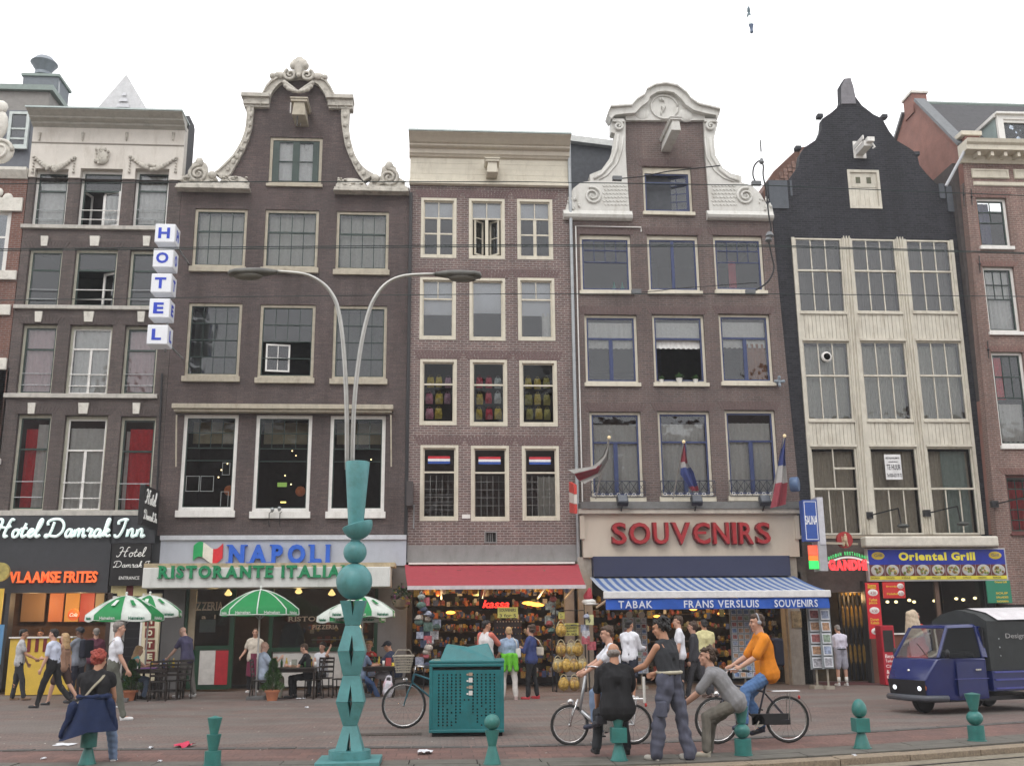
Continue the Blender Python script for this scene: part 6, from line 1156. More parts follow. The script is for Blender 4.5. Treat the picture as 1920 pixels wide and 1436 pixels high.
# seen from the left: face towards -x
zt,zb=W(1508,934,28.6).z,W(1508,1012,28.6).z; xf=W(1534,970,29.9).x-.05; yn=29.0
xf=W(1507,970,yn).x; MB().box(xf,xf+.42,yn,yn+.3,zb,zt).build('box',M_('sauna_blue',(.03,.08,.32),.5,emit=.06),sa); MB().box(xf+.425,xf+.6,yn-.02,yn+.4,zb-.1,zt+.08).build('edge',M_('edge_lilac_white',(.52,.52,.56),.5),sa)
q=MB(); ring(q,xf+.03,xf+.39,zb+.04,zt-.04,.015,yn-.006,yn-.002); q.build('border',wl,sa); m=MB(); put_text(m,'SAUNA',(xf+.04,yn-.003,(zb+zt)/2-.12),(.35,0,0),(0,0,.26),(0,-.006,0),bold=.01); m.build('lettering',wl,sa)
MB().bar((xf+.6,yn+.1,zb-.05),(xf+1.9,yn+.9,zb-.02),.06).build('bracket',M_('bracket_cream',(.4,.35,.27)),sa)
a=pf(1518,1535,1022,1066,29.1); ne=thing('neon_sign','small glowing sign, red over orange over green, left of the GANDHI letters','sign',(a[0],29.1,a[2])); h=(a[3]-a[2])
for k,(c,f0,f1) in enumerate((((1,.12,.06),.58,1),((1,.2,.03),.36,.56),((.05,.9,.15),0,.34))): MB().box(a[0],a[1],29.1,29.2,a[2]+h*f0,a[2]+h*f1).build('light_panel',em('neon_panel_%d' % k,c,.75),ne); q=MB(); put_text(q,('OPEN','SEX','BAR')[k] if 0 else ('III','III','III')[k],(a[0]+.04,29.098,a[2]+h*(f0+.05)),(a[1]-a[0]-.08,0,0),(0,0,h*(f1-f0-.1)),(0,-.004,0)) if 0 else None
a=pf(1536,1551,1014,1070,29.0); MB().box(a[0],a[1],29.0,29.5,a[2],a[3]).build('casing',M_('casing_grey',(.38,.38,.4),.5),ne)
c=W(1583,1012,29.6); rd=thing('round_sign','round red sign with a pale figure above the GANDHI letters','sign',c); MB().lathe([(0,-.05),(.24,-.05),(.24,.05),(0,.05)],c,28,M=Mx).build('disc',M_('disc_red',(.36,.03,.03),.5),rd)
m=MB(); m.ball((c.x+.01,c.y-.07,c.z+.15),.035,8); m.cone((c.x,c.y-.07,c.z-.02),(c.x+.01,c.y-.07,c.z+.09),.07,.05); m.cone((c.x-.02,c.y-.07,c.z-.04),(c.x-.06,c.y-.07,c.z-.17),.04,.03); m.cone((c.x+.02,c.y-.07,c.z-.04),(c.x+.06,c.y-.07,c.z-.17),.04,.03); m.tube([(c.x-.1,c.y-.07,c.z-.18),(c.x-.09,c.y-.07,c.z+.1)],.012,5); m.build('figure',M_('figure_tan',(.5,.38,.25),.6),rd,smooth=True)
gs=thing('neon_sign','glowing red GANDHI letters over the dark restaurant entrance','sign',(c.x,29.5,c.z-.6)); a=pf(1553,1624,1049,1069,29.5); letters('GANDHI',gs,em('gandhi_red',(1,.06,.07),.75),(a[0],29.5,a[2]),(a[1]-a[0],0,0),(0,0,a[3]-a[2]),(0,-.06,0),bold=.06,gap=.08)
m=MB(); a2=pf(1551,1627,1034,1048,29.5)
tx='INDIAN RESTAURANT'; n=len(tx)
for k,ch in enumerate(tx):
    if ch == ' ': continue
    u=(k+.5)/n; x=a2[0]+(a2[1]-a2[0])*u; z=a2[2]-.04+.16*math.sin(math.pi*u); put_text(m,ch,(x-.022,29.49,z),(.045,0,0),(0,0,.1),(0,-.02,0),bold=.02)
m.build('arched_lettering',em('neon_green',(.08,.6,.18),.55),gs); m=MB(); pts=[(a2[0]+(a2[1]-a2[0])*u/12,a2[2]-.08+.16*math.sin(math.pi*u/12)) for u in range(13)]; strip(m,[(p[0],p[1]+.0) for p in pts],[(p[0],p[1]-.05) for p in pts],29.45,29.55); m.build('arch_strip',wl,gs)
pb('lintel',H5,M_('brown_grey_wall',(.09,.075,.065),.8,var=.3),1506,1628,1003,1110,Y5-.2,.5); pb('shop_pier',H5,MC['brown_grey_wall'],1500,1519,1044,1290,YB-.1,.5)
pb('back_wall',H5,M_('entrance_brown',(.075,.05,.02),.8,var=.5,scale=2),1515,1632,1100,1285,31.4,.1); pb('timber_rail',H5,M_('ledge_wood',(.34,.29,.22),.7),1500,1840,1003,1009,Y5-.25,.3)
ga_=thing('entrance_gate','dark folding lattice gate with gold ornament at the GANDHI entrance','gate',(13,31,0)); m=MB(); a=pf(1578,1628,1090,1275,30.9)
for k in range(7):
    x=a[0]+(a[1]-a[0])*k/6; MB().bar((x,30.9,0.05),(x,30.9,3.4),.05,.08).build('gate_bar',blackm,ga_)
for k in range(6):
    x=a[0]+(a[1]-a[0])*(k+.5)/6; [MB().ball((x,30.85,z_),(.05,.03,r_),8).build('ornament',M_('gold_ornament',(.22,.13,.02),.5,var=.4),ga_) for z_,r_ in ((1.9,.35),(2.7,.2),(.8,.3))]
m=MB(); a=pf(1545,1625,1262,1275,30.0); sheet('doormat',[(a[0]-.3,29.2),(a[1]+2.5,29.2),(a[1]+2.3,30.8),(a[0],30.8)],.006,M_('dark_red_mat',(.09,.03,.032),.9))
# ---- grill
a=pf(1630,1886,1030,1086,YB-.25)
og=thing('shop_sign','blue Oriental Grill sign with a row of pictured dishes','sign',(a[0],YB-.25,a[2])); sh=lambda z: z
MB().box(a[0]-.04,a[1]+.04,YB-.22,YB-.05,a[2]-.04,a[3]+.04).build('frame',M_('frame_pale',(.45,.45,.45),.5),og)
hh=a[3]-a[2]; ww=a[1]-a[0]; MB().box(a[0],a[1],YB-.235,YB-.221,a[2]+hh*.5,a[3]).build('blue_panel',M_('sign_deep_blue',(.015,.03,.28),.4,emit=.1,var=.3,scale=2),og); MB().box(a[0],a[1],YB-.235,YB-.221,a[2]+.002,a[2]+hh*.12).build('yellow_strip',M_('strip_yellow',(.62,.55,.05),.5),og)
letters('Oriental Grill',og,em('letter_yellow',(.75,.65,.06),.15),(a[0]+ww*.22,YB-.236,a[3]-hh*.36),(ww*.56,0,0),(0,0,hh*.27),(0,-.01,0),bold=.05,serif=False,gap=.09)
for f in (.07,.93): MB().ball((a[0]+ww*f,YB-.236,a[3]-hh*.2),(ww*.048,.01,hh*.13),20).build('oval_badge',M_('badge_yellow',(.6,.45,.05),.4),og,smooth=True); q=MB(); put_text(q,'Grill',(a[0]+ww*(f-.028),YB-.247,a[3]-hh*.24),(ww*.056,0,0),(0,0,hh*.1),(0,-.004,0)); q.build('lettering',M_('ink_blue',(.03,.04,.2)),og)
names=('SHOARMA','FALAFEL','KEBAB','SALADE','MERGUEZ','LAMB','GYROS','CHICKEN','BURGER')
for k in range(9):
    x0=a[0]+ww*k/9; cw=ww/9; c=Vector((x0+cw/2,YB-.237,a[2]+hh*.31)); MB().box(x0+.01,x0+cw-.01,YB-.236,YB-.221,a[2]+hh*.125,a[2]+hh*.498).build('dish_panel',M_('dish_dark_red',(.12,.03,.03),.5),og)
    MB().ball(c,(cw*.42,.012,hh*.19),20).build('dish_plate',M_('plate_grey',(.42,.42,.40),.4),og,smooth=True); m=MB(); rr=random.Random(k)
    for j in range(14): m.ball((c.x+rr.uniform(-.25,.25)*cw,c.y-.012,c.z+rr.uniform(-.1,.1)*hh),(cw*.09,.01,hh*.05),6,j % 3)
    m.build('dish_food',[M_('food_brown',(.22,.12,.04),.6),M_('food_green',(.16,.22,.05),.6),M_('food_pale',(.5,.4,.2),.6)],og)
    q=MB(); put_text(q,names[k],(x0+.03,YB-.236,a[2]+hh*.03),(cw*.55,0,0),(0,0,hh*.06),(0,-.003,0)); q.build('lettering',M_('ink',(.03,.03,.04)),og)
a=pf(1622,1872,1010,1028,YB-.45); MB().box(a[0],a[1],YB-.5,YB-.1,a[2]+.05,a[3]+.08).build('awning_case',M_('case_ivory',(.60,.57,.50),.4),H5,bevel=.05)
pb('shop_pier',H5,M_('dark_timber_pier',(.03,.03,.028),.5),1628,1632,1088,1283,YB-.05,.3); pb('shop_pier',H5,M_('brown_post',(.11,.065,.045),.6),1762,1769,1088,1285,YB-.02,.12); pb('shop_pier',H5,drk,1855,1872,1088,1285,YB-.02,.3)
pb('stall_riser',H5,M_('red_brown_render',(.15,.06,.035),.8,var=.15),1634,1770,1189,1283,YB-.0,.2); pb('stall_riser',H5,MC['red_brown_render'],1770,1856,1189,1283,YB-.0,.2); pb('sill',H5,white,1650,1762,1186,1189,YB-.06,.1)
pb('pane',H5,G3,1650,1762,1089,1186,YB+.03,.008); pb('pane',H5,G3,1769.5,1855,1089,1186,YB+.03,.008); pb('back_wall',H5,drk,1630,1900,1080,1290,34,.1)
for (x,y) in ((1664,1128),(1680,1128),(1705,1125),(1714,1128),(1752,1126),(1793,1122),(1806,1124),(1828,1121)): c=W(x,y,31.5); MB().ball(c,(.06,.06,.045),8).build('ceiling_lamp',em('warm_bulb',(1,.72,.35),6),H5)
for (x0,x1,y0,y1,cc_,lb_) in ((1627,1652,1092,1197,(.42,.012,.02),'tall red menu banner with three white ovals at grill entrance'),(1656,1697,1091,1121,(.40,.02,.02),'wide red menu board hanging inside the grill window'),(1851,1896,1088,1130,(.02,.15,.09),'green menu board with yellow lines at the right end of the grill')):
    Yq=29.3 if cc_[1] == .012 else 29.7; a=pf(x0,x1,y0,y1,Yq); t=thing('menu_sign',lb_,'sign',(a[0],Yq,a[2])); MB().box(a[0],a[1],Yq,Yq+.04,a[2],a[3]).build('board',em('menu_board_%s' % lb_[:5],cc_,.3),t); hh=a[3]-a[2]; ww=a[1]-a[0]
    ov=[(.5,.82),(.5,.5),(.5,.13)] if Yq == 29.3 else [(.8,.75),(.8,.3)] if cc_[0] > .3 else []
    for (u,v) in ov: MB().ball((a[0]+ww*u,Yq-.005,a[2]+hh*v),(ww*.38 if Yq == 29.3 else ww*.15,.01,hh*.062 if Yq == 29.3 else hh*.17),16).build('price_oval',white,t,smooth=True); q=MB(); put_text(q,'4.50',(a[0]+ww*u-ww*(.2 if Yq == 29.3 else .1),Yq-.016,a[2]+hh*v-.05),(ww*(.4 if Yq == 29.3 else .2),0,0),(0,0,.08),(0,-.003,0)); q.build('lettering',M_('ink_red',(.3,.02,.02)),t)
    q=MB(); ls_=(('Shoarma',.94),('Menu',.9),('Turkse',.68),('pizza',.62),('Durum',.33),('Kebab',.27)) if Yq == 29.3 else (('Broodje',.7),('Falafel',.25)) if cc_[0] > .3 else (('Oriental Grill',.92),('SOUP',.42),('SALADES',.24),('SHOARMA',.06))
    for s_,v in ls_: wq=.62 if Yq == 29.3 else .5; x_=a[0]+ww*(.15 if cc_[0] > .3 else .35); put_text(q,s_,(x_,Yq-.004,a[2]+hh*v-.02),(ww*wq,0,0),(0,0,.08 if Yq == 29.3 else .06),(0,-.004,0),bold=.02)
    q.build('lettering',M_('menu_yellow',(.7,.5,.05),.5),t)
a=pf(1655,1680,1172,1270,28.6); fr_=thing('display_stand','red upright display cabinet with white lettering beside the grill banner','stand',(a[0],28.6,0)); MB().box(a[0],a[1],28.6,29.0,.02,a[3]).build('cabinet',M_('cabinet_red',(.38,.015,.03),.4),fr_,bevel=.02); MB().box(a[0]+.05,a[1]-.05,28.59,28.599,a[3]*.56,a[3]*.92).build('glass_front',M_('cabinet_dark',(.03,.03,.03),.15),fr_)
q=MB(); [put_text(q,s_,(a[0]+.06,28.597,.75-.14*k),(.25 if len(s_) > 1 else .08,0,0),(0,0,.1),(0,-.004,0)) for k,s_ in enumerate(('Best','Turkey','City','&','Kebab'))]; q.build('lettering',wl,fr_)
# wall lamps
for px,py,lb_,Yw in ((1631,966,'black swan neck wall lamp left of the two over the grill',Y5),(1739,962,'black swan neck wall lamp right of the two over the grill',Y5),(1866,945,'black swan neck wall lamp on the red brown house',29.9)):
    p=W(px,py,Yw-.08); t=thing('wall_lamp',lb_,'lamp',p); m=MB(); MB().box(p.x-.12,p.x+.08,p.y-.06,p.y+.08,p.z-.1,p.z+.1).build('wall_box',blackm,t); m=MB(); m.bar((p.x,p.y,p.z),(p.x+.45,p.y-1.0,p.z+.1),.035); m.bar((p.x+.45,p.y-1.0,p.z+.1),(p.x+.5,p.y-1.0,p.z-.38),.03); m.build('arm',blackm,t); MB().ball((p.x+.55,p.y-1.02,p.z-.42),(.2,.12,.07),10).build('lamp_head',M_('lamp_black',(.06,.065,.06),.4),t,smooth=True)
p=W(1490,908,29.2); rs=thing('hanging_sign','round edged blue and grey drum sign behind the French flag','sign',p); MB().lathe([(0,-.12),(.2,-.12),(.22,-.08),(.22,.08),(.2,.12),(0,.12)],p,20,M=Matrix.Rotation(R(60),3,'Z') @ Mx).build('drum',M_('drum_blue',(.10,.16,.28),.4),rs,smooth=True,auto=40); MB().bar(p,p+Vector((.2,.8,0)),.05).build('bracket',blackm,rs)
a=pf(1565,1590,1100,1120,30.2)
# ---------------------------------------------------------------- street furniture
def cube_lathe(m,prof,c,mi=0): m.lathe([(r*1.414,z) for r,z in prof],c,4,mi,a0=math.pi/4)
# tall teal lamp post made of stacked solids
LP=G(655,1432); Yl=LP.y; xl_=LP.x; zl=lambda y: W(655,y,Yl).z; hw=lambda px,y: (W(655+px,y,Yl).x-W(655-px,y,Yl).x)/2
lp=thing('street_lamp','tall teal lamp post of stacked cones, balls and notched prisms with two arching lamps','street lamp',(xl_,Yl,0))
m=MB(); m.box(xl_-.40,xl_+.40,Yl-.40,Yl+.40,0,.07); m.build('base_plate',tealp,lp,bevel=.01); m=MB(); m.lathe([(.27,.072),(.27,zl(1405)),(.0,zl(1405))],(xl_,Yl,0),32); m.build('base_drum',tealp,lp,smooth=True,auto=40)
segs=[(1405,26,1359,13),(1359,13,1314,26),(1314,26,1265,15.5),(1265,15.5,1220,25.5),(1220,25.5,1172,13.5),(1172,13.5,1126,23.5)]
for k,(ya,ra,yb_,rb) in enumerate(segs):
    za,zb__=zl(ya)+.002,zl(yb_)-.002; A,B_=hw(ra,ya),hw(rb,yb_); wide_low=A > B_; n=9; m=MB()
    # each prism has a V notch cut into its front and back face, deepest at the wide end
    for side in (-1,1):
        nh=.64 if k not in (0,) else .75; ws_=max(A,B_)*.17
        z_at=lambda t: za+(zb__-za)*t; r_at=lambda t: A+(B_-A)*t
        for (t0,t1) in ((0,nh),(nh,1)) if wide_low else ((0,1-nh),(1-nh,1)):
            n0=ws_*max(0,1-t0/nh) if wide_low else ws_*max(0,(t0-(1-nh))/nh); n1=ws_*max(0,1-t1/nh) if wide_low else ws_*max(0,(t1-(1-nh))/nh)
            r0,r1,z0,z1=r_at(t0),r_at(t1),z_at(t0),z_at(t1); Yf0,Yf1=Yl+side*r0,Yl+side*r1
            for s2 in (-1,1): m.quad((xl_+s2*n0,Yf0,z0),(xl_+s2*r0,Yf0,z0),(xl_+s2*r1,Yf1,z1),(xl_+s2*n1,Yf1,z1))
            for s2 in (-1,1): m.quad((xl_+s2*n0,Yf0,z0),(xl_+s2*n1,Yf1,z1),(xl_+s2*n1*.2,Yf1-side*.16,z1),(xl_+s2*n0*.2,Yf0-side*.16,z0))
    for s2 in (-1,1): m.quad((xl_+s2*A,Yl-A,za),(xl_+s2*A,Yl+A,za),(xl_+s2*B_,Yl+B_,zb__),(xl_+s2*B_,Yl-B_,zb__))
    for z,r_ in ((za,A),(zb__,B_)): m.quad((xl_-r_,Yl-r_,z),(xl_+r_,Yl-r_,z),(xl_+r_,Yl+r_,z),(xl_-r_,Yl+r_,z))
    m.build('prism',tealp,lp)
MB().ball((xl_,Yl,zl(1090)),hw(34,1090),40).build('large_ball',tealp,lp,smooth=True); MB().ball((xl_,Yl,zl(1035)),hw(22,1035),32).build('small_ball',tealp,lp,smooth=True)
MB().lathe([(hw(10,1010),zl(1018)),(hw(8,1010),zl(1010)),(hw(11,1000),zl(1003))],(xl_,Yl,0),20).build('neck',tealp,lp,smooth=True)
R_=hw(29,985); Mt=Matrix.Rotation(R(-16),3,'Y'); pr=[(R_*math.sin(t),-R_*math.cos(t)) for t in [k*.157+.01 for k in range(11)]]+[(R_*.92,.01),(.0,-.02)]
MB().lathe(pr,(xl_+.02,Yl,zl(983)),32,M=Mt).build('tilted_bowl',tealp,lp,smooth=True,auto=50)
MB().lathe([(hw(14,981),zl(990)),(hw(23,870),zl(868)),(hw(22,868),zl(866)),(hw(19,868),zl(866)),(hw(16,880),zl(885)),(.0,zl(885))],(xl_,Yl,0),32).build('tapered_top',tealp,lp,smooth=True,auto=40)
for pts,head,nm in (([(651,880),(650,760),(644,650),(634,580),(620,548),(600,528),(570,514),(520,509)],(520,428,512),0),([(660,880),(664,760),(675,660),(690,590),(705,555),(727,530),(760,517),(815,514)],(815,903,516),1)):
    P=[W(a,b,Yl) for a,b in pts]; P=smooth_path(P,4); MB().tube(P,[.034-.012*i/len(P) for i in range(len(P))],10).build('lamp_arm',M_('brushed_alloy',(.42,.42,.40),.38,metal=.6,var=.12),lp,smooth=True)
    h0,h1=W(head[0],head[2]-1,Yl),W(head[1],head[2]+2,Yl); d=(h1-h0); L_=d.length; d.normalize(); m=MB()
    V=[]; prof=[(0,.035,.035),(.12,.05,.055),(.3,.10,.07),(.55,.12,.075),(.85,.12,.07),(.97,.085,.055),(1.0,.02,.03)]
    for (t,w_,h_) in prof:
        c=h0+d*L_*t
        for j in range(12): a_=2*math.pi*j/12; V.append((c.x,c.y+w_*math.cos(a_),c.z+h_*math.sin(a_)*(1 if math.sin(a_) > 0 else .6)))
    k=len(prof); m.add(V,[(i*12+j,i*12+(j+1) % 12,(i+1)*12+(j+1) % 12,(i+1)*12+j) for i in range(k-1) for j in range(12)]+[tuple(range(12))]); hd=m.build('lamp_head',M_('lamp_housing',(.10,.10,.09),.5,var=.25,dirt=.4),lp,smooth=True)
    MB().ball(h0+d*L_*.6+Vector((0,0,-.035)),(L_*.32,.10,.065),14).build('lamp_glass',M_('milky_lamp_glass',(.13,.125,.11),.25),hd,smooth=True)
# bollards
def bollard(px,py,label,parts,k):
    b=G(px,py); s=1/((W(px+50,py,b.y).x-W(px-50,py,b.y).x)); s=(W(px+50,py,b.y).x-W(px-50,py,b.y).x)/100; sv=(W(px,py-90,b.y).z)/90
    t=thing('bollard',label,'bollard',b,group='teal bollards along the kerb'); MB().lathe([(17*s,.0),(17*s,.012),(0,.012)],b,24).build('foot_ring',tealm,t); z=.012
    for kind,h,w0,w1 in parts:
        h *= sv; r0,r1=w0*s/2,w1*s/2; m=MB()
        if kind == 'cyl': m.lathe([(r0,z),(r1,z+h),(0,z+h)],(b.x,b.y,0),28); nm='drum' if w0 == w1 else 'cone'
        elif kind == 'cap': m.lathe([(r0,z),(0,z+h)],(b.x,b.y,0),28); nm='cap'
        elif kind == 'cube': cube_lathe(m,[(r0,z),(r1,z+h),(0,z+h)],(b.x,b.y,0)); nm='cube'
        elif kind == 'ball': m.ball((b.x,b.y,z+h/2),(r0,r0,h/2),24); nm='ball'
        else: m.lathe([(r0*math.sin(a_)*(1-.12*math.cos(math.pi-a_)),z+h*.46-h*(.46 if a_ < 1.57 else .54)*math.cos(a_)) for a_ in [.01+.196*i for i in range(17)]],(b.x,b.y,0),24); nm='egg'
        m.build(nm,tealm,t,smooth=True,auto=45,bevel=.004 if kind == 'cube' else 0); z += h+.0005
    return b,z
bol=[bollard(163,1432,'teal bollard under the red haired woman',[('cyl',30,32,15),('cyl',27,30,30),('cyl',30,15,28)],0),
 bollard(398,1434,'teal bollard of two stacked cones on a drum, between woman and lamp post',[('cyl',25,31,31),('cyl',31,17,28),('cyl',31,15,28),('cap',4,28,0)],1),
 bollard(923,1432,'teal bollard topped with a ball in front of the big teal bin',[('cyl',32,32,15),('cyl',30,15,28),('ball',30,30,0)],2),
 bollard(1161,1425,'teal bollard with a cube waist under the man in black',[('cyl',32,30,14),('cube',28,28,28),('cyl',27,15,28)],3),
 bollard(1394,1415,'teal bollard with a ball waist under the man in grey',[('cyl',29,31,31),('ball',29,29,0),('cyl',32,15,27)],4),
 bollard(1617,1402,'teal bollard topped with an egg on a cube',[('cyl',29,30,14),('cube',26,26,26),('egg',36,27,0)],5),
 bollard(1832,1388,'teal bollard with upturned cone on a ball, in front of the blue van',[('cyl',27,29,29),('ball',28,29,0),('cyl',31,14,28),('cap',3,28,0)],6)]
# big perforated bin
bp_=G(878,1381); bn=thing('litter_bin','large teal metal bin with perforated front and peaked lid','bin',(bp_.x,bp_.y+.55,0),R(-3),local=True)
bw2,bh_,bd_=.60,1.12,1.0; binm=M_('bin_teal',(.018,.155,.168),.42,var=.15,scale=4,dirt=.5,dirtcol=(.03,.09,.08),bump=.05)
MB().box(-bw2+.03,bw2-.03,-bd_/2+.035,bd_/2-.03,.08,bh_-.02).build('inner_bin',M_('bin_dark',(.015,.02,.02),.8),bn)
m=MB(); cols_,rows_=16,19; px_,pz_=(2*bw2-.1)/cols_,(bh_-.2)/rows_
for i in range(cols_):
    for j in range(rows_):
        x0,z0=-bw2+.05+i*px_,.1+j*pz_; ii,jj=i-7.5,j-9
        hole=1 <= i <= 14 and 1 <= j <= 17 and not (abs(ii) < 1.1 and j > 9) and not (8 > j > 1 and abs(abs(ii)-3.6) < (j-1)*.22 and (i+j) % 3) and (abs(ii)+jj*.3 > .2 or j > 12) and not (abs(ii) < 1 and j > 12)
        c=(x0+px_/2,z0+pz_/2); q=[(x0,z0),(x0+px_,z0),(x0+px_,z0+pz_),(x0,z0+pz_)]; yq=-bd_/2
        if not hole: m.add([(a,yq,b) for a,b in q],[(0,1,2,3)]); continue
        rr_=px_*.225; oc=[(c[0]+rr_*math.cos(a_),c[1]+rr_*math.sin(a_)) for a_ in [(-135+45*k)*math.pi/180 for k in range(8)]]
        mid=[q[0],((q[0][0]+q[1][0])/2,q[0][1]),q[1],(q[1][0],c[1]),q[2],(c[0],q[2][1]),q[3],(q[3][0],c[1])]
        m.add([(a,yq,b) for a,b in mid+oc]+[(a,yq+.025,b) for a,b in oc],[(k,(k+1) % 8,8+(k+1) % 8,8+k) for k in range(8)]+[(8+k,8+(k+1) % 8,16+(k+1) % 8,16+k) for k in range(8)])
m.build('perforated_front',binm,bn); m=MB(); yq=-bd_/2
ring(m,-bw2,bw2,.06,bh_,.05,yq-.012,yq+.03); m.build('front_frame',binm,bn,bevel=.01)
m=MB(); m.box(-bw2,-bw2+.025,yq+.031,bd_/2,.06,bh_); m.box(bw2-.025,bw2,yq+.031,bd_/2,.06,bh_); m.box(-bw2+.025,bw2-.025,bd_/2-.03,bd_/2,.06,bh_); m.build('side_panel',binm,bn,bevel=.01); MB().box(-bw2+.05,bw2-.03,yq+.05,bd_/2-.05,0,.06).build('plinth',drk,bn)
m=MB(); z=bh_+.002; P=[(-bw2-.01,yq-.01,z),(bw2+.01,yq-.01,z),(bw2+.01,bd_/2+.01,z),(-bw2-.01,bd_/2+.01,z)]; P2=[(p[0],p[1],z+.05) for p in P]; P3=[(-.44,-.36,z+.05),(.46,-.36,z+.05),(.46,.36,z+.05),(-.44,.36,z+.05)]; P4=[(-.34,-.2,z+.30),(0,-.22,z+.25),(.34,-.2,z+.31),(.34,.2,z+.31),(0,.22,z+.25),(-.34,.2,z+.30)]
m.add(P+P2,[(0,1,5,4),(1,2,6,5),(2,3,7,6),(3,0,4,7),(4,5,6,7),(0,3,2,1)]); m.add(P3+P4,[(0,1,6,5,4),(1,2,7,6),(2,3,9,8,7),(3,0,4,9),(4,5,8,9),(5,6,7,8)]); m.build('lid',binm,bn,bevel=.015)
m=MB(); m.add([(-.425,-.2,z+.09),(-.425,.2,z+.09),(-.36,.12,z+.25),(-.36,-.12,z+.25)],[(0,1,2,3)]); m.build('opening',drk,bn)
for k in range(4): m=MB(); m.box(.035,.095,yq-.016,yq-.004,.93-.1*k,.98-.1*k+.02*(k % 2)); m.box(-.0,.03,yq-.016,yq-.004,.94-.1*k,.965-.1*k); m.build('sticker',white if k % 2 else M_('sticker_tan',(.4,.3,.22),.6),bn)
# ---------------------------------------------------------------- bicycles
rub=M_('rubber',(.018,.018,.018),.7); chrome=M_('chrome',(.6,.6,.6),.18,metal=.9,var=.05)
def bicycle(label,loc,rz,r=.33,wb=1.05,col=None,fold=False,basket=False,guard=None,rack=True,seat=.9):
    t=thing('bicycle',label,'bicycle',loc,rz,local=True); fm=col; yr,yf_=-wb/2,wb/2; Mx2=Matrix.Rotation(R(90),3,'Y')
    for y in (yr,yf_):
        w=MB().tube([(0,y+(r-.018)*math.cos(a_),r+(r-.018)*math.sin(a_)) for a_ in [k*.2618 for k in range(25)]],.02,8,cap=False).build('wheel',rub,t,smooth=True)
        MB().tube([(0,y+(r-.042)*math.cos(a_),r+(r-.042)*math.sin(a_)) for a_ in [k*.2618 for k in range(25)]],.011,6,cap=False).build('rim',chrome,w,smooth=True)
        m=MB(); [m.bar((.02*(-1)**k,y,r),(0,y+(r-.045)*math.cos(k*.3927),r+(r-.045)*math.sin(k*.3927)),.004) for k in range(16)]; m.build('spokes',chrome,w); MB().tube([(-.04,y,r),(.04,y,r)],.022,8).build('hub',chrome,w,smooth=True)
        gp_=MB(); aa=[(-.3 if y == yf_ else -.1)+k*.23 for k in range(11)]; V=[]
        for a_ in aa: [V.append((sx,y-(r+.03)*math.cos(a_)*(1 if y == yr else 1)*1.0 if y == yr else y+(-(r+.03))*math.cos(a_+.0),r+(r+.03)*math.sin(a_))) for sx in (-.025,.025)]
        gp_.add(V,[(2*i,2*i+1,2*i+3,2*i+2) for i in range(len(aa)-1)]).build('mudguard',guard or fm,t,smooth=True)
    bb=(0,-.08,r-.03+.02); st=(0,-.24,seat-.08); hd0=(0,yf_-.14,r+.38); hd1=(0,yf_-.17,r+.52); m=MB(); tr=.016 if not fold else .028
    if fold: m.tube([bb,(0,.1,r+.02),(0,yf_-.17,r+.2)],.034,8); m.tube([(0,yf_-.15,r+.18),(0,yf_-.25,seat+.12)],.022,8); hd1=(0,yf_-.25,seat+.12)
    else: m.tube([bb,hd0],tr,8); m.tube([(0,-.22,seat-.2),hd1],tr,8); m.tube([hd0,hd1],.02,8)
    m.tube([bb,st],tr*.95,8); m.build('frame',fm,t,smooth=True)
    m=MB(); [m.tube([(sx*.04,bb[1],bb[2]),(sx*.055,yr,r)],.009,6) for sx in (-1,1)]; [m.tube([(sx*.02,-.22,seat-.22),(sx*.055,yr,r)],.009,6) for sx in (-1,1)]; m.build('rear_stays',fm,t)
    m=MB(); [m.tube([(sx*.05,yf_,r),(sx*.05,yf_-.06,r+.2),(sx*.02,yf_-.13,r+.36)],.012,6) for sx in (-1,1)]; m.build('fork',fm if not fold else chrome,t,smooth=True)
    hz=max(hd1[2]+.12,seat+.12); m=MB(); m.tube([hd1,(0,hd1[1]-.02,hz)],.014,6); m.tube([(-.27,hd1[1]-.2,hz),(-.22,hd1[1]-.06,hz+.02),(0,hd1[1]+.0,hz),(.22,hd1[1]-.06,hz+.02),(.27,hd1[1]-.2,hz)],.012,6); m.build('handlebar',chrome,t,smooth=True)
    for sx in (-1,1): MB().tube([(sx*.265,hd1[1]-.18,hz),(sx*.275,hd1[1]-.28,hz-.01)],.018,8).build('grip',rub,t)
    m=MB(); m.ball((0,-.27,seat-.0),(.09,.12,.035),12); m.ball((0,-.14,seat),(.03,.1,.025),10); m.build('saddle',rub,t,smooth=True)
    m=MB(); m.lathe([(0,-.01),(.09,-.01),(.09,.01),(0,.01)],(-.05,bb[1],bb[2]),20,M=Mx2); m.bar((-.07,bb[1],bb[2]),(-.07,bb[1]+.08,bb[2]-.14),.02); m.bar((.07,bb[1],bb[2]),(.07,bb[1]-.08,bb[2]+.14),.02); m.build('crank',chrome,t)
    for sx,dy,dz in ((-1,.08,-.14),(1,-.08,.14)): MB().box(sx*.12-.045,sx*.12+.045,bb[1]+dy-.035,bb[1]+dy+.035,bb[2]+dz-.01,bb[2]+dz+.01).build('pedal',rub,t)
    if rack: m=MB(); [m.tube([(sx*.06,-.26,r+r+.07),(sx*.06,yr-.2,r+r+.07)],.008,6) for sx in (-1,0,1)]; [m.tube([(sx*.06,yr,r),(sx*.06,yr-.05,2*r+.07)],.007,5) for sx in (-1,1)]; m.build('rear_rack',chrome,t)
    if not fold: m=MB(); m.box(-.06,-.035,yr-.03,bb[1]+.1,r-.07,r+.09); m.build('chain_guard',M_('black_plastic',(.02,.02,.022),.4),t,bevel=.01)
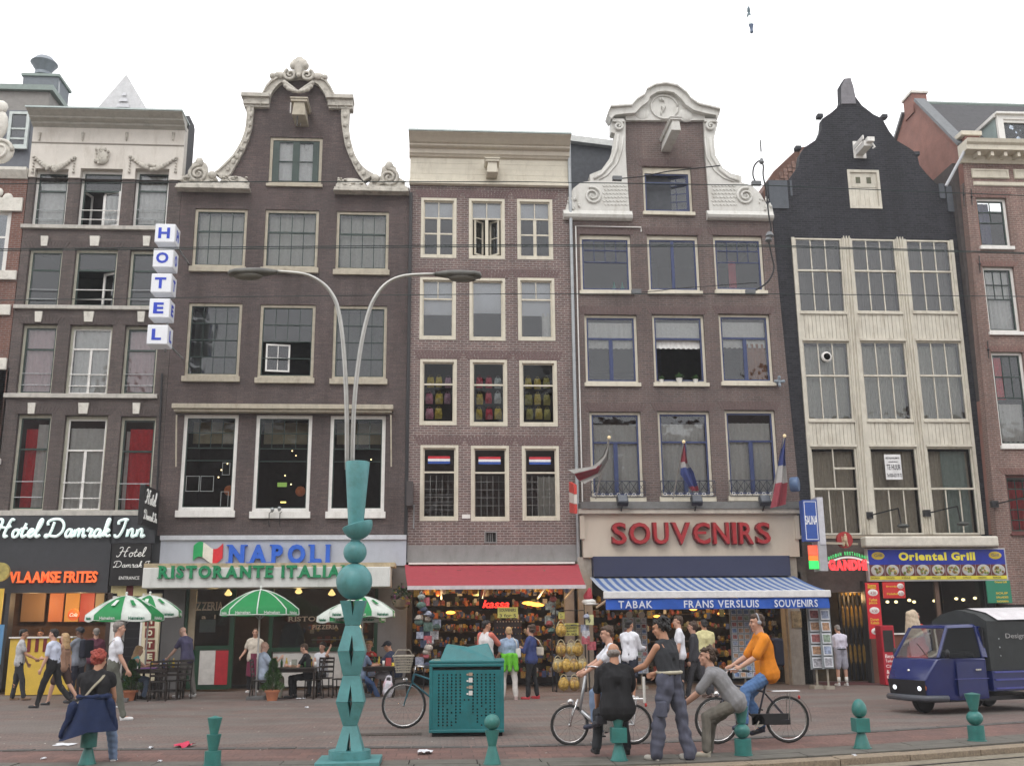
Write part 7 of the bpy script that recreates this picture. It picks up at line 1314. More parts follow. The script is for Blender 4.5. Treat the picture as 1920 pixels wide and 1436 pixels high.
    MB().ball((0,yf_-.02,2*r+.04),(.04,.05,.045),10).build('headlight',chrome,t,smooth=True); MB().ball((0,yr-.2,r*2-.02),(.03,.02,.03),8).build('rear_light',M_('red_reflector',(.4,.01,.01),.3),t,smooth=True)
    if basket:
        m=MB(); b0=Vector((0,yf_+.02,2*r+.17)); W0,W1,D0,D1,H_=.15,.21,.12,.17,.27
        for j in range(7):
            t_=j/6; w_,d_=W0+(W1-W0)*t_,D0+(D1-D0)*t_; z=b0.z+H_*t_; rr=.009 if j < 6 else .018
            m.tube([(-w_,b0.y-d_,z),(0,b0.y-d_*1.05,z),(w_,b0.y-d_,z),(w_*1.04,b0.y,z),(w_,b0.y+d_,z),(0,b0.y+d_*1.05,z),(-w_,b0.y+d_,z),(-w_*1.04,b0.y,z),(-w_,b0.y-d_,z)],rr,6)
        for k in range(36):
            a_=k*6.283/36; c,s_=math.cos(a_),math.sin(a_); q=max(abs(c),abs(s_)); c,s_=c/q,s_/q; m.bar((c*W0,b0.y+s_*D0,b0.z),(c*W1,b0.y+s_*D1,b0.z+H_),.014,.006)
        m.box(-W0,W0,b0.y-D0,b0.y+D0,b0.z-.01,b0.z+.005); m.build('basket',M_('wicker_grey',(.30,.27,.22),.8,var=.3,scale=20),t)
        MB().tube([(0,b0.y-.17,b0.z+H_),(0,b0.y-.1,b0.z+H_+.1),(0,b0.y+.1,b0.z+H_+.1),(0,b0.y+.17,b0.z+H_)],.012,6).build('basket_handle',MC['wicker_grey'],t,smooth=True)
    return t
p=G(758,1361); bicycle('parked teal bicycle with wicker basket, half hidden behind the teal bin',(p.x+.55,p.y-.4,0),R(90),.385,1.1,M_('bike_teal',(.02,.12,.16),.4),basket=True,guard=M_('bike_black',(.02,.02,.022),.4))
p1=G(1069,1397); bk_a=bicycle('silver folding bicycle with a thick frame ridden by the boy in white',(p1.x+.47,p1.y,0),R(90),.285,.94,M_('bike_silver',(.38,.39,.40),.35,metal=.6),fold=True,seat=.86,guard=MC['bike_silver'] if 0 else None)
p2=G(1478,1392); bk_b=bicycle('dark bicycle with chrome mudguards ridden by the man in orange',(p2.x-.52,p2.y,0),R(90),.33,1.06,M_('bike_dark',(.03,.03,.045),.4),seat=.92,guard=chrome)
# ---------------------------------------------------------------- three wheeled van
a_=R(18); vr=R(90)+a_; fw_=Vector((-math.cos(a_),-math.sin(a_),0)); wp_=G(1708,1337); O=wp_-fw_*1.12+Vector((.32,.1,0))
van=thing('three_wheeled_van','small dark blue three wheeled van with a black canvas back','van',O,vr,local=True); vb=M_('van_blue',(.008,.016,.105),.26,var=.08,dirt=.15,dirtcol=(.05,.045,.05),coat=.5,spec=.5); vk=M_('van_black',(.012,.012,.016),.35)
m=MB(); S=[(1.47,.30,.46),(1.50,.64,.50),(1.24,1.03,.60),(.98,1.03,.66),(.12,1.03,.70),(.12,.26,.70),(.9,.26,.66)]
L_=[(-h,y,z) for y,z,h in S]; Rr=[(h,y,z) for y,z,h in S]; n=len(S); m.add(L_+Rr,[(0,n,n+1,1),(1,n+1,n+2,2),(2,n+2,n+3,3),(3,n+3,n+4,4),(4,n+4,n+5,5),(5,n+5,n+6,6),(6,n+6,n,0),(0,1,2,3,4,5,6),(n+6,n+5,n+4,n+3,n+2,n+1,n)]); m.build('cab_body',vb,van,bevel=.035,smooth=True,auto=50)
m=MB(); m.add([(-.50,.84,1.585),(.50,.84,1.585),(.55,.08,1.60),(-.55,.08,1.60),(-.44,.80,1.65),(.44,.80,1.65),(.48,.12,1.67),(-.48,.12,1.67)],[(0,1,2,3),(4,7,6,5),(0,4,5,1),(1,5,6,2),(2,6,7,3),(3,7,4,0)]); m.build('cab_roof',vb,van,bevel=.02)
for s_ in (-1,1):
    m=MB(); m.bar((s_*.585,1.21,1.04),(s_*.485,.83,1.60),.055,.05); m.bar((s_*.67,.14,1.03),(s_*.54,.12,1.62),.14,.06,up=(1,0,0)); m.build('window_pillar',vb,van,bevel=.01)
    m=MB(); m.quad((s_*.595,1.17,1.05),(s_*.665,.2,1.05),(s_*.55,.2,1.58),(s_*.495,.83,1.58)); dr=m.build('side_window',G3 if s_ > 0 else glass('van_side_glass',clear=.3,refl=.35,wavy=0),van)
    m=MB(); m.add([(s_*.704,.2,.34),(s_*.672,.86,.34),(s_*.674,.86,.97),(s_*.704,.2,.97)],[(0,1,2,3)] if s_ > 0 else [(3,2,1,0)]); dr=m.build('door',vb,van); MB().box(s_*.715-.012,s_*.715+.012,.3,.44,.80,.83).build('handle',chrome,dr)
    MB().bar((s_*.712,.12,.65),(s_*.674,.93,.65),.012).build('trim_line',M_('trim_blue',(.06,.07,.3),.3),van)
    m=MB(); m.ball((s_*.70,1.08,1.12),(.04,.05,.09),10); m.bar((s_*.62,1.1,1.06),(s_*.70,1.08,1.1),.02); m.build('wing_mirror',vk,van,smooth=True)
    m=MB(); m.ball((s_*.33,1.475,.49),(.085,.03,.075),14); m.build('headlight',em('headlight_white',(.9,.95,1),1.3),van,smooth=True); MB().ball((s_*.455,1.47,.5),(.035,.03,.06),8).build('indicator',M_('amber_lens',(.4,.1,.01),.3),van,smooth=True)
MB().quad((-.575,1.2,1.05),(.575,1.2,1.05),(.475,.845,1.58),(-.475,.845,1.58)).build('windscreen',glass('van_glass',clear=.9,refl=.4,wavy=.0),van)
m=MB(); m.add([(-.47,1.486,.33),(.47,1.486,.33),(.5,1.51,.63),(-.5,1.51,.63)],[(0,1,2,3)]); m.build('front_panel',vk,van); MB().ball((0,1.42,.8),(.035,.02,.03),8).build('badge',chrome,van)
m=MB(); m.tube([(-.66,1.12,.3),(-.5,1.5,.3),(0,1.56,.3),(.5,1.5,.3),(.66,1.12,.3)],.06,8); m.build('bumper',M_('bumper_grey',(.07,.075,.09),.4),van,smooth=True); MB().bar((-.3,1.2,1.06),(.1,1.05,1.3),.012).build('wiper',vk,van)
MB().box(-.5,.5,.2,.45,.6,1.15).build('seat',vk,van,bevel=.04); MB().box(-.66,.66,.08,.115,1.03,1.6).build('cab_rear_wall',vk,van)
MB().box(-.72,.72,-1.75,.02,.40,.78).build('load_bed',vb,van,bevel=.015)
for s_ in (-1,1): m=MB(); [m.box(s_*.73-.012,s_*.73+.012,-1.7,-.03,z,z+.03) for z in (.44,.6,.74)]; m.build('bed_rail',M_('trim_blue',(.06,.07,.3),.3),van)
cnv=M_('black_canvas',(.028,.032,.033),.75,var=.2,scale=5,bump=.25,bscale=6); m=MB(); c=[(-.71,.79),(-.71,1.72),(-.45,1.86),(.0,1.95),(.45,1.86),(.71,1.72),(.71,.79)]; nc_=len(c); V=[(x,.03,z) for x,z in c]+[(x,-1.74,z) for x,z in c]
m.add(V,[(i,i+nc_,i+1+nc_,i+1) for i in range(nc_-1)]+[tuple(range(nc_)),tuple(range(2*nc_-1,nc_-1,-1))]); m.build('canvas_cover',cnv,van,smooth=True,auto=30)
m=MB(); c2=[(-.74,1.74),(-.46,1.885),(0,1.975),(.46,1.885),(.74,1.74)]; V=[(x,-.25,z) for x,z in c2]+[(x,-1.78,z+.02) for x,z in c2]; m.add(V,[(i,i+5,i+6,i+1) for i in range(4)]); m.build('roof_sheet',M_('white_tarpaulin',(.60,.58,.60),.5),van,smooth=True)
m=MB(); put_text(m,'Design',(-.722,-.42,1.36),(0,-.52,0),(0,0,.12),(-.004,0,0)); m.build('lettering',M_('letter_grey',(.35,.35,.35),.6),van)
for z in (1.38,1.22,1.06): MB().ball((-.722,-.24,z),(.01,.018,.018),8).build('eyelet',steel,van)
MB().box(-.5,.5,-1.7,1.3,.22,.3).build('chassis',vk,van)
def wheel(y,x,r_,w_):
    o=MB().lathe([(r_*.55,-w_/2),(r_*.9,-w_/2),(r_,-w_/4),(r_,w_/4),(r_*.9,w_/2),(r_*.55,w_/2)],(x,y,r_),24,M=Matrix.Rotation(R(90),3,'Y')).build('wheel',rub,van,smooth=True,auto=50)
    MB().lathe([(0,-w_*.3),(r_*.3,-w_*.36),(r_*.5,-w_*.3),(r_*.56,-w_*.42),(r_*.56,w_*.42),(r_*.5,w_*.3),(0,w_*.3)],(x,y,r_),20,M=Matrix.Rotation(R(90),3,'Y')).build('hub_cap',M_('wheel_grey',(.09,.09,.085),.4,metal=.4),o,smooth=True,auto=40)
wheel(1.12,-.0,.25,.14); wheel(1.12,-.44,.25,.12) if 0 else None; wheel(-1.15,-.62,.26,.15); wheel(-1.15,.62,.26,.15)
MB().ball((-.2,.0,.22),(.16,.14,.14),10).build('engine_box',vk,van,smooth=True)
# ---------------------------------------------------------------- parasols
ug=M_('parasol_green',(.010,.20,.055),.7,var=.08); ugt=M_('parasol_dark_green',(.012,.16,.085),.7); uw=M_('parasol_white',(.58,.62,.58),.7); up_=M_('parasol_pole',(.62,.62,.60),.5)
def parasol(label,loc,zr,r_,h,alt,rot=0,tz=0):
    t=thing('parasol',label,'parasol',loc,rot,group='beer parasols over the terrace',local=True); MB().tube([(0,0,0),(0,0,zr+h+.06)],.022,8).build('pole',up_,t,smooth=True); MB().box(-.22,.22,-.22,.22,0,.08).build('base',M_('parasol_base',(.12,.12,.12),.8),t,bevel=.01)
    MB().ball((0,0,zr+h+.07),.035,8).build('finial',uw,t,smooth=True)
    for k in range(8):
        a0,a1=k*math.pi/4,(k+1)*math.pi/4; m=MB(); N=6; V=[]; q=6
        for i in range(N+1):
            s_=i/N; rr=r_*s_
            for j in range(q+1):
                u=j/q; a=a0+(a1-a0)*u; flat=math.cos(math.pi/8)/math.cos(a-(a0+a1)/2); rad=rr*flat+rr*(1-flat)*.15; z=zr+h*(1-s_**1.7)-.035*math.sin(math.pi*u)*s_; V.append((rad*math.cos(a),rad*math.sin(a),z))
        Fs=[(i*(q+1)+j,(i+1)*(q+1)+j,(i+1)*(q+1)+j+1,i*(q+1)+j+1) for i in range(N) for j in range(q)]; b=len(V)
        for j in range(q+1):
            v=V[N*(q+1)+j]; V.append((v[0]*1.01,v[1]*1.01,v[2]-.13+.035*math.sin(math.pi*j/q)*0))
        Fs += [(N*(q+1)+j,b+j,b+j+1,N*(q+1)+j+1) for j in range(q)]; cm=ug if not alt or k % 2 else uw; m.add(V,Fs)
        o=m.build('canopy_panel',cm,t,smooth=True,auto=60)
        am=(a0+a1)/2; wq=r_*.42; d=Vector((-math.sin(am),math.cos(am),0)); c_=Vector((math.cos(am),math.sin(am),0))*r_*.95+Vector((0,0,zr-.115))
        m=MB(); put_text(m,'Heineken',c_-d*wq*.5,d*wq,(0,0,.07),c_.normalized()*.012*1.0+Vector((0,0,-.0)),bold=.01); m.build('lettering',uw if cm == ug else ugt,o)
        if alt:
            m=MB(); V=[Vector((math.cos(am),math.sin(am),0))*r_*f for f in (.45,.7)]; z_=[zr+h*(1-f**1.7)+.012 for f in (.45,.7)]; m.quad(V[0]-d*.04+Vector((0,0,z_[0])),V[0]+d*.04+Vector((0,0,z_[0])),V[1]+d*.05+Vector((0,0,z_[1])),V[1]-d*.05+Vector((0,0,z_[1]))); m.build('motif',uw if cm == ug else ug,o)
    m=MB(); 
    for k in range(8):
        a=k*math.pi/4; pts=[(r_*s_*math.cos(a),r_*s_*math.sin(a),zr+h*(1-s_**1.7)+.008) for s_ in (.02,.2,.4,.6,.8,1)]; m.tube(pts+[(pts[-1][0]*1.01,pts[-1][1]*1.01,zr-.12)],.016 if not alt else .008,5)
        a2=(k+1)*math.pi/4; m.tube([(pts[-1][0]*1.012,pts[-1][1]*1.012,zr-.125),(r_*1.012*math.cos(a2),r_*1.012*math.sin(a2),zr-.125)],.012 if not alt else .006,5)
    m.build('piping',uw,t); m=MB(); [m.bar((0,0,zr-.25),(r_*.6*math.cos(k*math.pi/4),r_*.6*math.sin(k*math.pi/4),zr+h*.52),.012) for k in range(8)]; m.build('ribs',steel,t)
    return t
def gp3(px,Y): p=W(px,1300,Y); return (p.x,Y,0)
def zat(px,py,Y): return W(px,py,Y).z
for (px,Y,yt,yr_,rp,alt,lb_,rot) in ((223,26.3,1117,1153,71,True,'green and white parasol nearest the tall man in white polo',.2),(268,27.6,1116,1146,62,True,'green and white parasol behind the leftmost one, over the hotel board',.5),(480,26.6,1106,1143,72,False,'all green parasol with white piping in the middle of the terrace',.1),(676,27.0,1118,1146,63,True,'green and white parasol directly behind the teal lamp post',.35),(655,28.2,1128,1156,64,True,'lower green parasol behind the lamp post, peeking out on its left',.2)):
    z1,z0=zat(px,yt,Y),zat(px,yr_,Y); rr=(W(px+rp,yr_,Y).x-W(px-rp,yr_,Y).x)/2; parasol(lb_,gp3(px,Y),z0,rr,z1-z0,alt,rot)
# ---------------------------------------------------------------- terrace tables, chairs, plants
tw=M_('dark_table_wood',(.022,.016,.013),.4,var=.3)
def table(label,loc,w_=.75,d_=.75,rz=0):
    t=thing('terrace_table',label,'table',loc,rz,group='dark tables on the terrace',local=True); MB().box(-w_/2,w_/2,-d_/2,d_/2,.72,.75).build('tabletop',tw,t,bevel=.006); MB().box(-w_/2+.06,w_/2-.06,-d_/2+.06,d_/2-.06,.64,.718).build('apron',tw,t)
    for sx in (-1,1):
        for sy in (-1,1): x,y=sx*(w_/2-.07),sy*(d_/2-.07); MB().box(x-.025,x+.025,y-.025,y+.025,0,.64).build('leg',tw,t)
    return t
def chair(label,loc,rz):
    t=thing('terrace_chair',label,'chair',loc,rz,group='dark slatted chairs on the terrace',local=True); MB().box(-.21,.21,-.2,.2,.43,.46).build('seat',tw,t,bevel=.006)
    for sx in (-1,1): MB().tube([(sx*.19,.18,0),(sx*.185,.18,.43)],.017,6).build('leg',tw,t); MB().tube([(sx*.2,-.24,0),(sx*.19,-.19,.45),(sx*.19,-.25,.92)],.017,6).build('leg',tw,t)
    for k,z in enumerate((.6,.72,.84)): MB().bar((-.19,-.205-.04*k*.5,z),(.19,-.205-.04*k*.5,z),.014,.055,up=(0,0,1)).build('back_slat',tw,t)
    MB().bar((-.2,-.255,.93),(.2,-.255,.93),.03,.05).build('top_rail',tw,t); m=MB(); m.tube([(-.19,.18,.2),(.19,.18,.2)],.01,5); m.tube([(-.19,-.2,.25),(.19,-.2,.25)],.01,5); m.build('stretcher',tw,t); return t
tabs=[(282,27.0,'table with magazines beneath the HOTEL board'),(317,27.6,'bottle filled table beside the bald man in purple'),(552,26.6,'long busy table between the pale blue man and the woman in black'),(700,26.9,'busy table between the lamp post and the man with the cap')]
tp=[]
for px,Y,lb_ in tabs: l=gp3(px,Y); w_=1.15 if px > 500 else .7; table(lb_,l,w_,.75); tp.append((l,w_))
ch0=chair('dark chair with back to camera, left leg of the potted tree table',(gp3(238,27)[0],27.1,0),R(-90))
for px,Y,rz,lb_ in ((320,26.9,0,'dark chair in front of the bottle filled table'),(336,27.1,40,'dark chair the bald man in purple holds'),(296,26.5,10,'dark chair nearest the camera below the HOTEL board'),(488,26.6,-90,'chair carrying the seated man in pale blue'),(587,26.7,90,'chair carrying the seated woman in black'),(606,27.5,170,'chair carrying the woman in the white top'),(640,26.9,80,'empty dark chair just left of the lamp post'),(667,26.5,-80,'chair close to the right side of the lamp post'),(746,26.9,90,'chair carrying the man with the dark cap'),(700,27.7,180,'chair behind the busy table right of the lamp post')):
    l=gp3(px,Y); dup(ch0,l,R(rz),lb_)
gmt=[glass('bottle_glass',(.9,.95,.9),clear=.8),M_('napkin',(.65,.65,.62),.7),M_('bottle_yellow',(.55,.40,.04),.4),M_('menu_red',(.3,.03,.03),.5),M_('cup_blue',(.06,.12,.35),.4),M_('cutlery',(.5,.5,.5),.3,metal=.7),M_('bottle_green',(.03,.1,.03),.3)]
kinds=[('bottle','condiment bottle',6),('glass','drinking glass',1),('cup','coffee cup',1),('bottle','yellow sauce bottle',2),('menu_card','folded menu card',3)]
tn=('magazine table','table beside the bald man','long table by the woman in black','table right of the lamp post')
for ti,(l,w_) in enumerate(tp):
    nb=(3,7,9,9)[ti]; cnt={}
    tt_=[kinds[(k*3+ti) % 5][1] for k in range(nb)]
    for k in range(nb):
        kd=(k*3+ti) % 5; nm,ln_,mi=kinds[kd]; mi=(mi+k) % 7 if kd in (2,4) else mi; x,y=l[0]+(k/(nb-1)-.5)*w_*.85,l[1]+random.uniform(-.25,.25); cnt[ln_]=cnt.get(ln_,0)+1
        t=MB()
        if nm == 'bottle': t.lathe([(.03,0),(.032,.13),(.012,.18),(.012,.23),(0,.23)],(x,y,.751),10)
        elif nm == 'glass': t.lathe([(.025,0),(.033,.13),(.028,.13),(.02,.01),(0,.01)],(x,y,.751),10)
        elif nm == 'cup': t.lathe([(.06,0),(.065,.01),(.03,.015),(.042,.08),(.036,.08),(0,.02)],(x,y,.751),12)
        else: t.add([(x-.07,y-.03,.752),(x+.07,y-.03,.752),(x+.07,y,.95),(x-.07,y,.95),(x-.07,y+.03,.752),(x+.07,y+.03,.752)],[(0,1,2,3),(3,2,5,4)])
        o=t.build(nm,gmt[mi],None,smooth=nm != 'menu_card'); prop(o,('%s on the %s' % (ln_,tn[ti])) if tt_.count(ln_) < 2 else '%s %s from the left on the %s' % (('first','second','third')[cnt[ln_]-1],ln_,tn[ti]),nm.replace('_',' '),'things on the %s' % tn[ti])
x,y=tp[0][0][0],tp[0][0][1]; o=MB().box(x-.2,x+.15,y-.34,y-.05,.751,.78).build('magazine_pile',M_('magazine_violet',(.22,.1,.3),.4,var=.6,scale=9),None,bevel=.004); prop(o,'pile of purple and white magazines on the table below the HOTEL board','magazines')
def conifer(px,py,label,h):
    p=G(px,py); t=thing('potted_conifer',label,'plant',(p.x,p.y,0),group='potted conifers on the terrace'); MB().lathe([(.12,0),(.16,.2),(.185,.2),(.185,.25),(.15,.25),(.14,.2),(0,.2)],(p.x,p.y,0),20).build('pot',M_('terracotta',(.38,.14,.07),.8,var=.12),t,smooth=True,auto=40)
    m=MB(); rr=random.Random(px); MB().tube([(p.x,p.y,.2),(p.x,p.y,.2+h*.8)],.018,6).build('trunk',M_('bark',(.07,.05,.035),.9),t)
    for k in range(5200):
        u=rr.random()**.75; z=.24+h*u; rad=(.29*(1-u)**.75+.02)*(.8+.25*math.sin(z*22+rr.random()*2)); a=rr.random()*6.283; rq=rad*rr.random()**.35; c=Vector((p.x+rq*math.cos(a),p.y+rq*math.sin(a),z+rr.uniform(-.02,.02))); d=Vector((math.cos(a)*.8,math.sin(a)*.8,.9+rr.uniform(-.5,.5))).normalized()*rr.uniform(.03,.06); s_=d.cross(Vector((rr.uniform(-1,1),rr.uniform(-1,1),rr.uniform(-1,1)))).normalized()*.006
        m.add([c-s_,c+s_,c+d],[(0,1,2)],1 if rr.random() < .35 else 0)
    m.build('foliage',[M_('conifer_dark',(.022,.062,.012),.8,var=.4),M_('conifer_light',(.05,.125,.02),.8,var=.4)],t)
conifer(243,1313,'potted conifer at the left, in front of the blonde woman in turquoise',.72); conifer(510,1313,'potted conifer under the all green parasol',.72)
# ---------------------------------------------------------------- overhead wires and hung lamp
wm=M_('copper_wire_dark',(.03,.045,.045),.6,metal=.3)
def wire(name,label,pts,Y,r_,slope=0):
    P=[W(a,b,Y) for a,b in pts]; a,b=P[0],P[-1]; d=(b-a)/(b.x-a.x); P=[a+d*(-30-a.x)]+P+[b+d*(34-b.x)]
    o=MB().tube(P,r_,6).build(name,wm,None); prop(o,label,'wire','overhead tram wires across the street')
wire('tram_wire','topmost overhead wire passing the attic windows',[(0,345),(480,341),(960,341),(1440,348),(1920,367)],18,.009)
wire('tram_wire','upper wire of the close pair crossing the top floor windows',[(0,467),(480,463),(960,459),(1440,460),(1920,474)],16.5,.008); wire('tram_wire','lower wire of the close pair crossing the top floor windows',[(0,470),(480,466.5),(960,462),(1440,462.5),(1920,476)],16.6,.008)
wire('tram_wire','lowest thin overhead wire just under the two street lamp heads',[(0,563),(480,556),(960,551),(1440,551),(1920,556)],17.5,.007)
m=MB(); P=smooth_path([W(*q,18) for q in [(1419,346),(1412,330),(1414,312),(1424,302),(1431,310),(1431,330),(1437,360),(1441,400),(1446,430),(1441,447),(1447,480),(1451,505),(1438,530),(1410,548)]],4); m.tube(P,.016,6); P2=[W(*q,18) for q in [(1152,336),(1200,332),(1250,322),(1350,311)]]; m.tube(P2,.012,6); m.tube([W(*q,18) for q in [(1190,549),(1230,546),(1270,541),(1420,530)]],.008,5)
o=m.build('feeder_cable',M_('cable_black',(.02,.02,.022),.6),None,smooth=True); prop(o,'black looping feeder cable with insulators hanging from the wires before the white gable house','cable')
m=MB()
for (a,b,r_) in ((1428,303,.05),(1443,441,.085),(1441,449,.07)): c=W(a,b,18); m.lathe([(0,.07),(r_*.5,.06),(r_,-.02),(r_*.4,-.06),(0,-.06)],c,12)
for (a,b) in ((1157,336),(1418,345),(1193,548),(1407,548)): c=W(a,b,18); m.box(c.x-.09,c.x+.09,c.y-.04,c.y+.04,c.z-.03,c.z+.05)
c=W(1427,285,18); m.tube([c,c+Vector((0,0,.25))],.015,5); q=m.build('insulator',M_('insulator_grey',(.14,.15,.16),.4),o); q['kind']='stuff'
Yh=17; c=W(1408,40,Yh); hl=thing('hanging_lamp','slim lantern hanging alone in the white sky above the black gable','lamp',c); s_=(W(1418,40,Yh).x-W(1398,40,Yh).x)/20; zt=lambda y: W(1408,y,Yh).z
MB().lathe([(.0,zt(12)),(2.5*s_,zt(16)),(3*s_,zt(22)),(2*s_,zt(24)),(4.5*s_,zt(31)),(0,zt(31))],(c.x-.03,Yh,0),14).build('top_cap',M_('lamp_slate_blue',(.10,.15,.18),.5),hl,smooth=True,auto=40); MB().lathe([(0,zt(47)),(4.5*s_,zt(47)),(3*s_,zt(53)),(2.5*s_,zt(56)),(3.2*s_,zt(61)),(0,zt(64))][::-1],(c.x,Yh,0),14).build('bottom_cap',M_('lamp_blue',(.13,.18,.28),.5),hl,smooth=True,auto=40)
MB().lathe([(4*s_,zt(47)),(4*s_,zt(31))],(c.x-.015,Yh,0),14).build('glass_tube',M_('pale_tube',(.75,.8,.8),.2,emit=.8,var=0),hl,smooth=True)
MB().tube([(-30,Yh,zt(-40)),(c.x,Yh,zt(-30)),(34,Yh,zt(-40))],.008,5).build('span_wire',wm,hl); MB().tube([(c.x-.03,Yh,zt(-30)),(c.x-.03,Yh,zt(12))],.005,5).build('suspension',wm,hl)
# ---------------------------------------------------------------- litter
def crumple(px,py,w_,d_,mt,label,name='paper_scrap',h=.012,cat='litter'):
    p=G(px,py); n=5; m=MB(); rr=random.Random(int(px*7)); V=[(p.x+(i/n-.5)*w_+rr.uniform(-.1,.1)*w_,p.y+(j/n-.5)*d_+rr.uniform(-.1,.1)*d_,.004+rr.uniform(0,h)) for i in range(n+1) for j in range(n+1)]
    m.add(V,[(i*(n+1)+j,(i+1)*(n+1)+j,(i+1)*(n+1)+j+1,i*(n+1)+j+1) for i in range(n) for j in range(n)]); prop(m.build(name,mt,None),label,cat)
pw_=M_('paper_white',(.62,.63,.66),.8)
crumple(122,1396,.30,.35,pw_,'white newspaper sheet lying left of the woman on the bollard','newspaper'); crumple(345,1400,.26,.3,M_('red_rag',(.5,.04,.09),.8),'crumpled pink red rag on the cycle path','rag',.07)
crumple(797,1412,.2,.25,pw_,'crumpled white paper in front of the bin',h=.05); crumple(283,1403,.07,.1,pw_,'tiny white scrap left of the red rag',h=.03); crumple(82,1423,.06,.1,pw_,'tiny white scrap at the lower left corner',h=.03); crumple(565,1310,.2,.12,pw_,'small white scrap below the long table',h=.03)
crumple(575,1327,.08,.1,pw_,'lone white speck on the paving left of the lamp post',h=.04); crumple(300,1428,.05,.06,pw_,'white speck between the woman and the two cone bollard',h=.03); crumple(1602,1417,.05,.06,pw_,'white speck in front of the egg topped bollard',h=.03); crumple(1112,1394,.07,.08,pw_,'white speck under the folding bicycle',h=.03); crumple(213,1326,.2,.1,pw_,'small white scrap behind the tall man in white polo',h=.03)
rr=random.Random(12); m=MB()
for k in range(160):
    x,y=rr.uniform(-9,11),rr.uniform(14,27); s_=rr.uniform(.008,.022); m.add([(x-s_,y,.003),(x,y-s_,.008),(x+s_,y,.003),(x,y+s_,.012)],[(0,1,2,3)])
o=m.build('ground_specks',M_('speck_pale',(.35,.33,.3),.9,var=.4),None); prop(o,'tiny pale specks scattered over the brick paving','litter',kind='stuff')
# ---------------------------------------------------------------- people
_tmp=bpy.data.collections.new('tmp'); COL.children.link(_tmp)
def fuse(mb,vox,sm,folds=0,seed=0,fs=1.0):
    """several overlapping rounded solids become one smooth skin"""
    me=bpy.data.meshes.new('x'); me.from_pydata([tuple(v) for v in mb.v],[],mb.f); me.update(); o=bpy.data.objects.new('x',me); _tmp.objects.link(o)
    r=o.modifiers.new('r','REMESH'); r.mode='VOXEL'; r.voxel_size=vox; r.use_smooth_shade=True
    s=o.modifiers.new('s','SMOOTH'); s.iterations=sm; s.factor=.6
    dg=bpy.context.evaluated_depsgraph_get(); me2=bpy.data.meshes.new_from_object(o.evaluated_get(dg)); bpy.data.objects.remove(o); bpy.data.meshes.remove(me)
    if folds:
        n=len(me2.vertices); co=np.empty(n*3); me2.vertices.foreach_get('co',co); co=co.reshape(-1,3); no=np.empty(n*3); me2.vertices.foreach_get('normal',no); no=no.reshape(-1,3); rs=np.random.RandomState(seed); d=np.zeros(n)
        for k in range(7):
            w=rs.normal(0,1,3)*np.array([1.15,1.15,.75])*(7+6*k)*fs; d += np.sin(co@w+rs.uniform(0,6)+1.5*np.sin(co@rs.normal(0,6,3)))/(1+.45*k)
        co += no*(d*folds)[:,None]; me2.vertices.foreach_set('co',co.ravel())
    me2.polygons.foreach_set('use_smooth',[True]*len(me2.polygons)); return me2
skin=lambda k: M_('skin_%d' % k,[(.50,.29,.21),(.42,.22,.14),(.56,.35,.27),(.17,.09,.06)][k],.55,var=.05,spec=.3)
def cloth(n,c,v=.12): return M_('cloth_'+n,c,.85,var=v,scale=12,spec=.2)
hairm={'brown': M_('hair_brown',(.06,.035,.022),.6,var=.3,scale=40),'black': M_('hair_black',(.012,.01,.01),.5,var=.3,scale=40),'red': M_('hair_red',(.27,.045,.03),.6,var=.4,scale=40),'blonde': M_('hair_blonde',(.40,.26,.13),.6,var=.25,scale=40),'grey': M_('hair_grey',(.20,.18,.165),.7,var=.25,scale=40),'pale': M_('hair_pale_blonde',(.50,.40,.29),.6,var=.25,scale=40)}
def dirv(p,s,side): p,s=R(p),R(s); return Vector((side*math.sin(s),math.sin(p)*math.cos(s),-math.cos(p)*math.cos(s)))
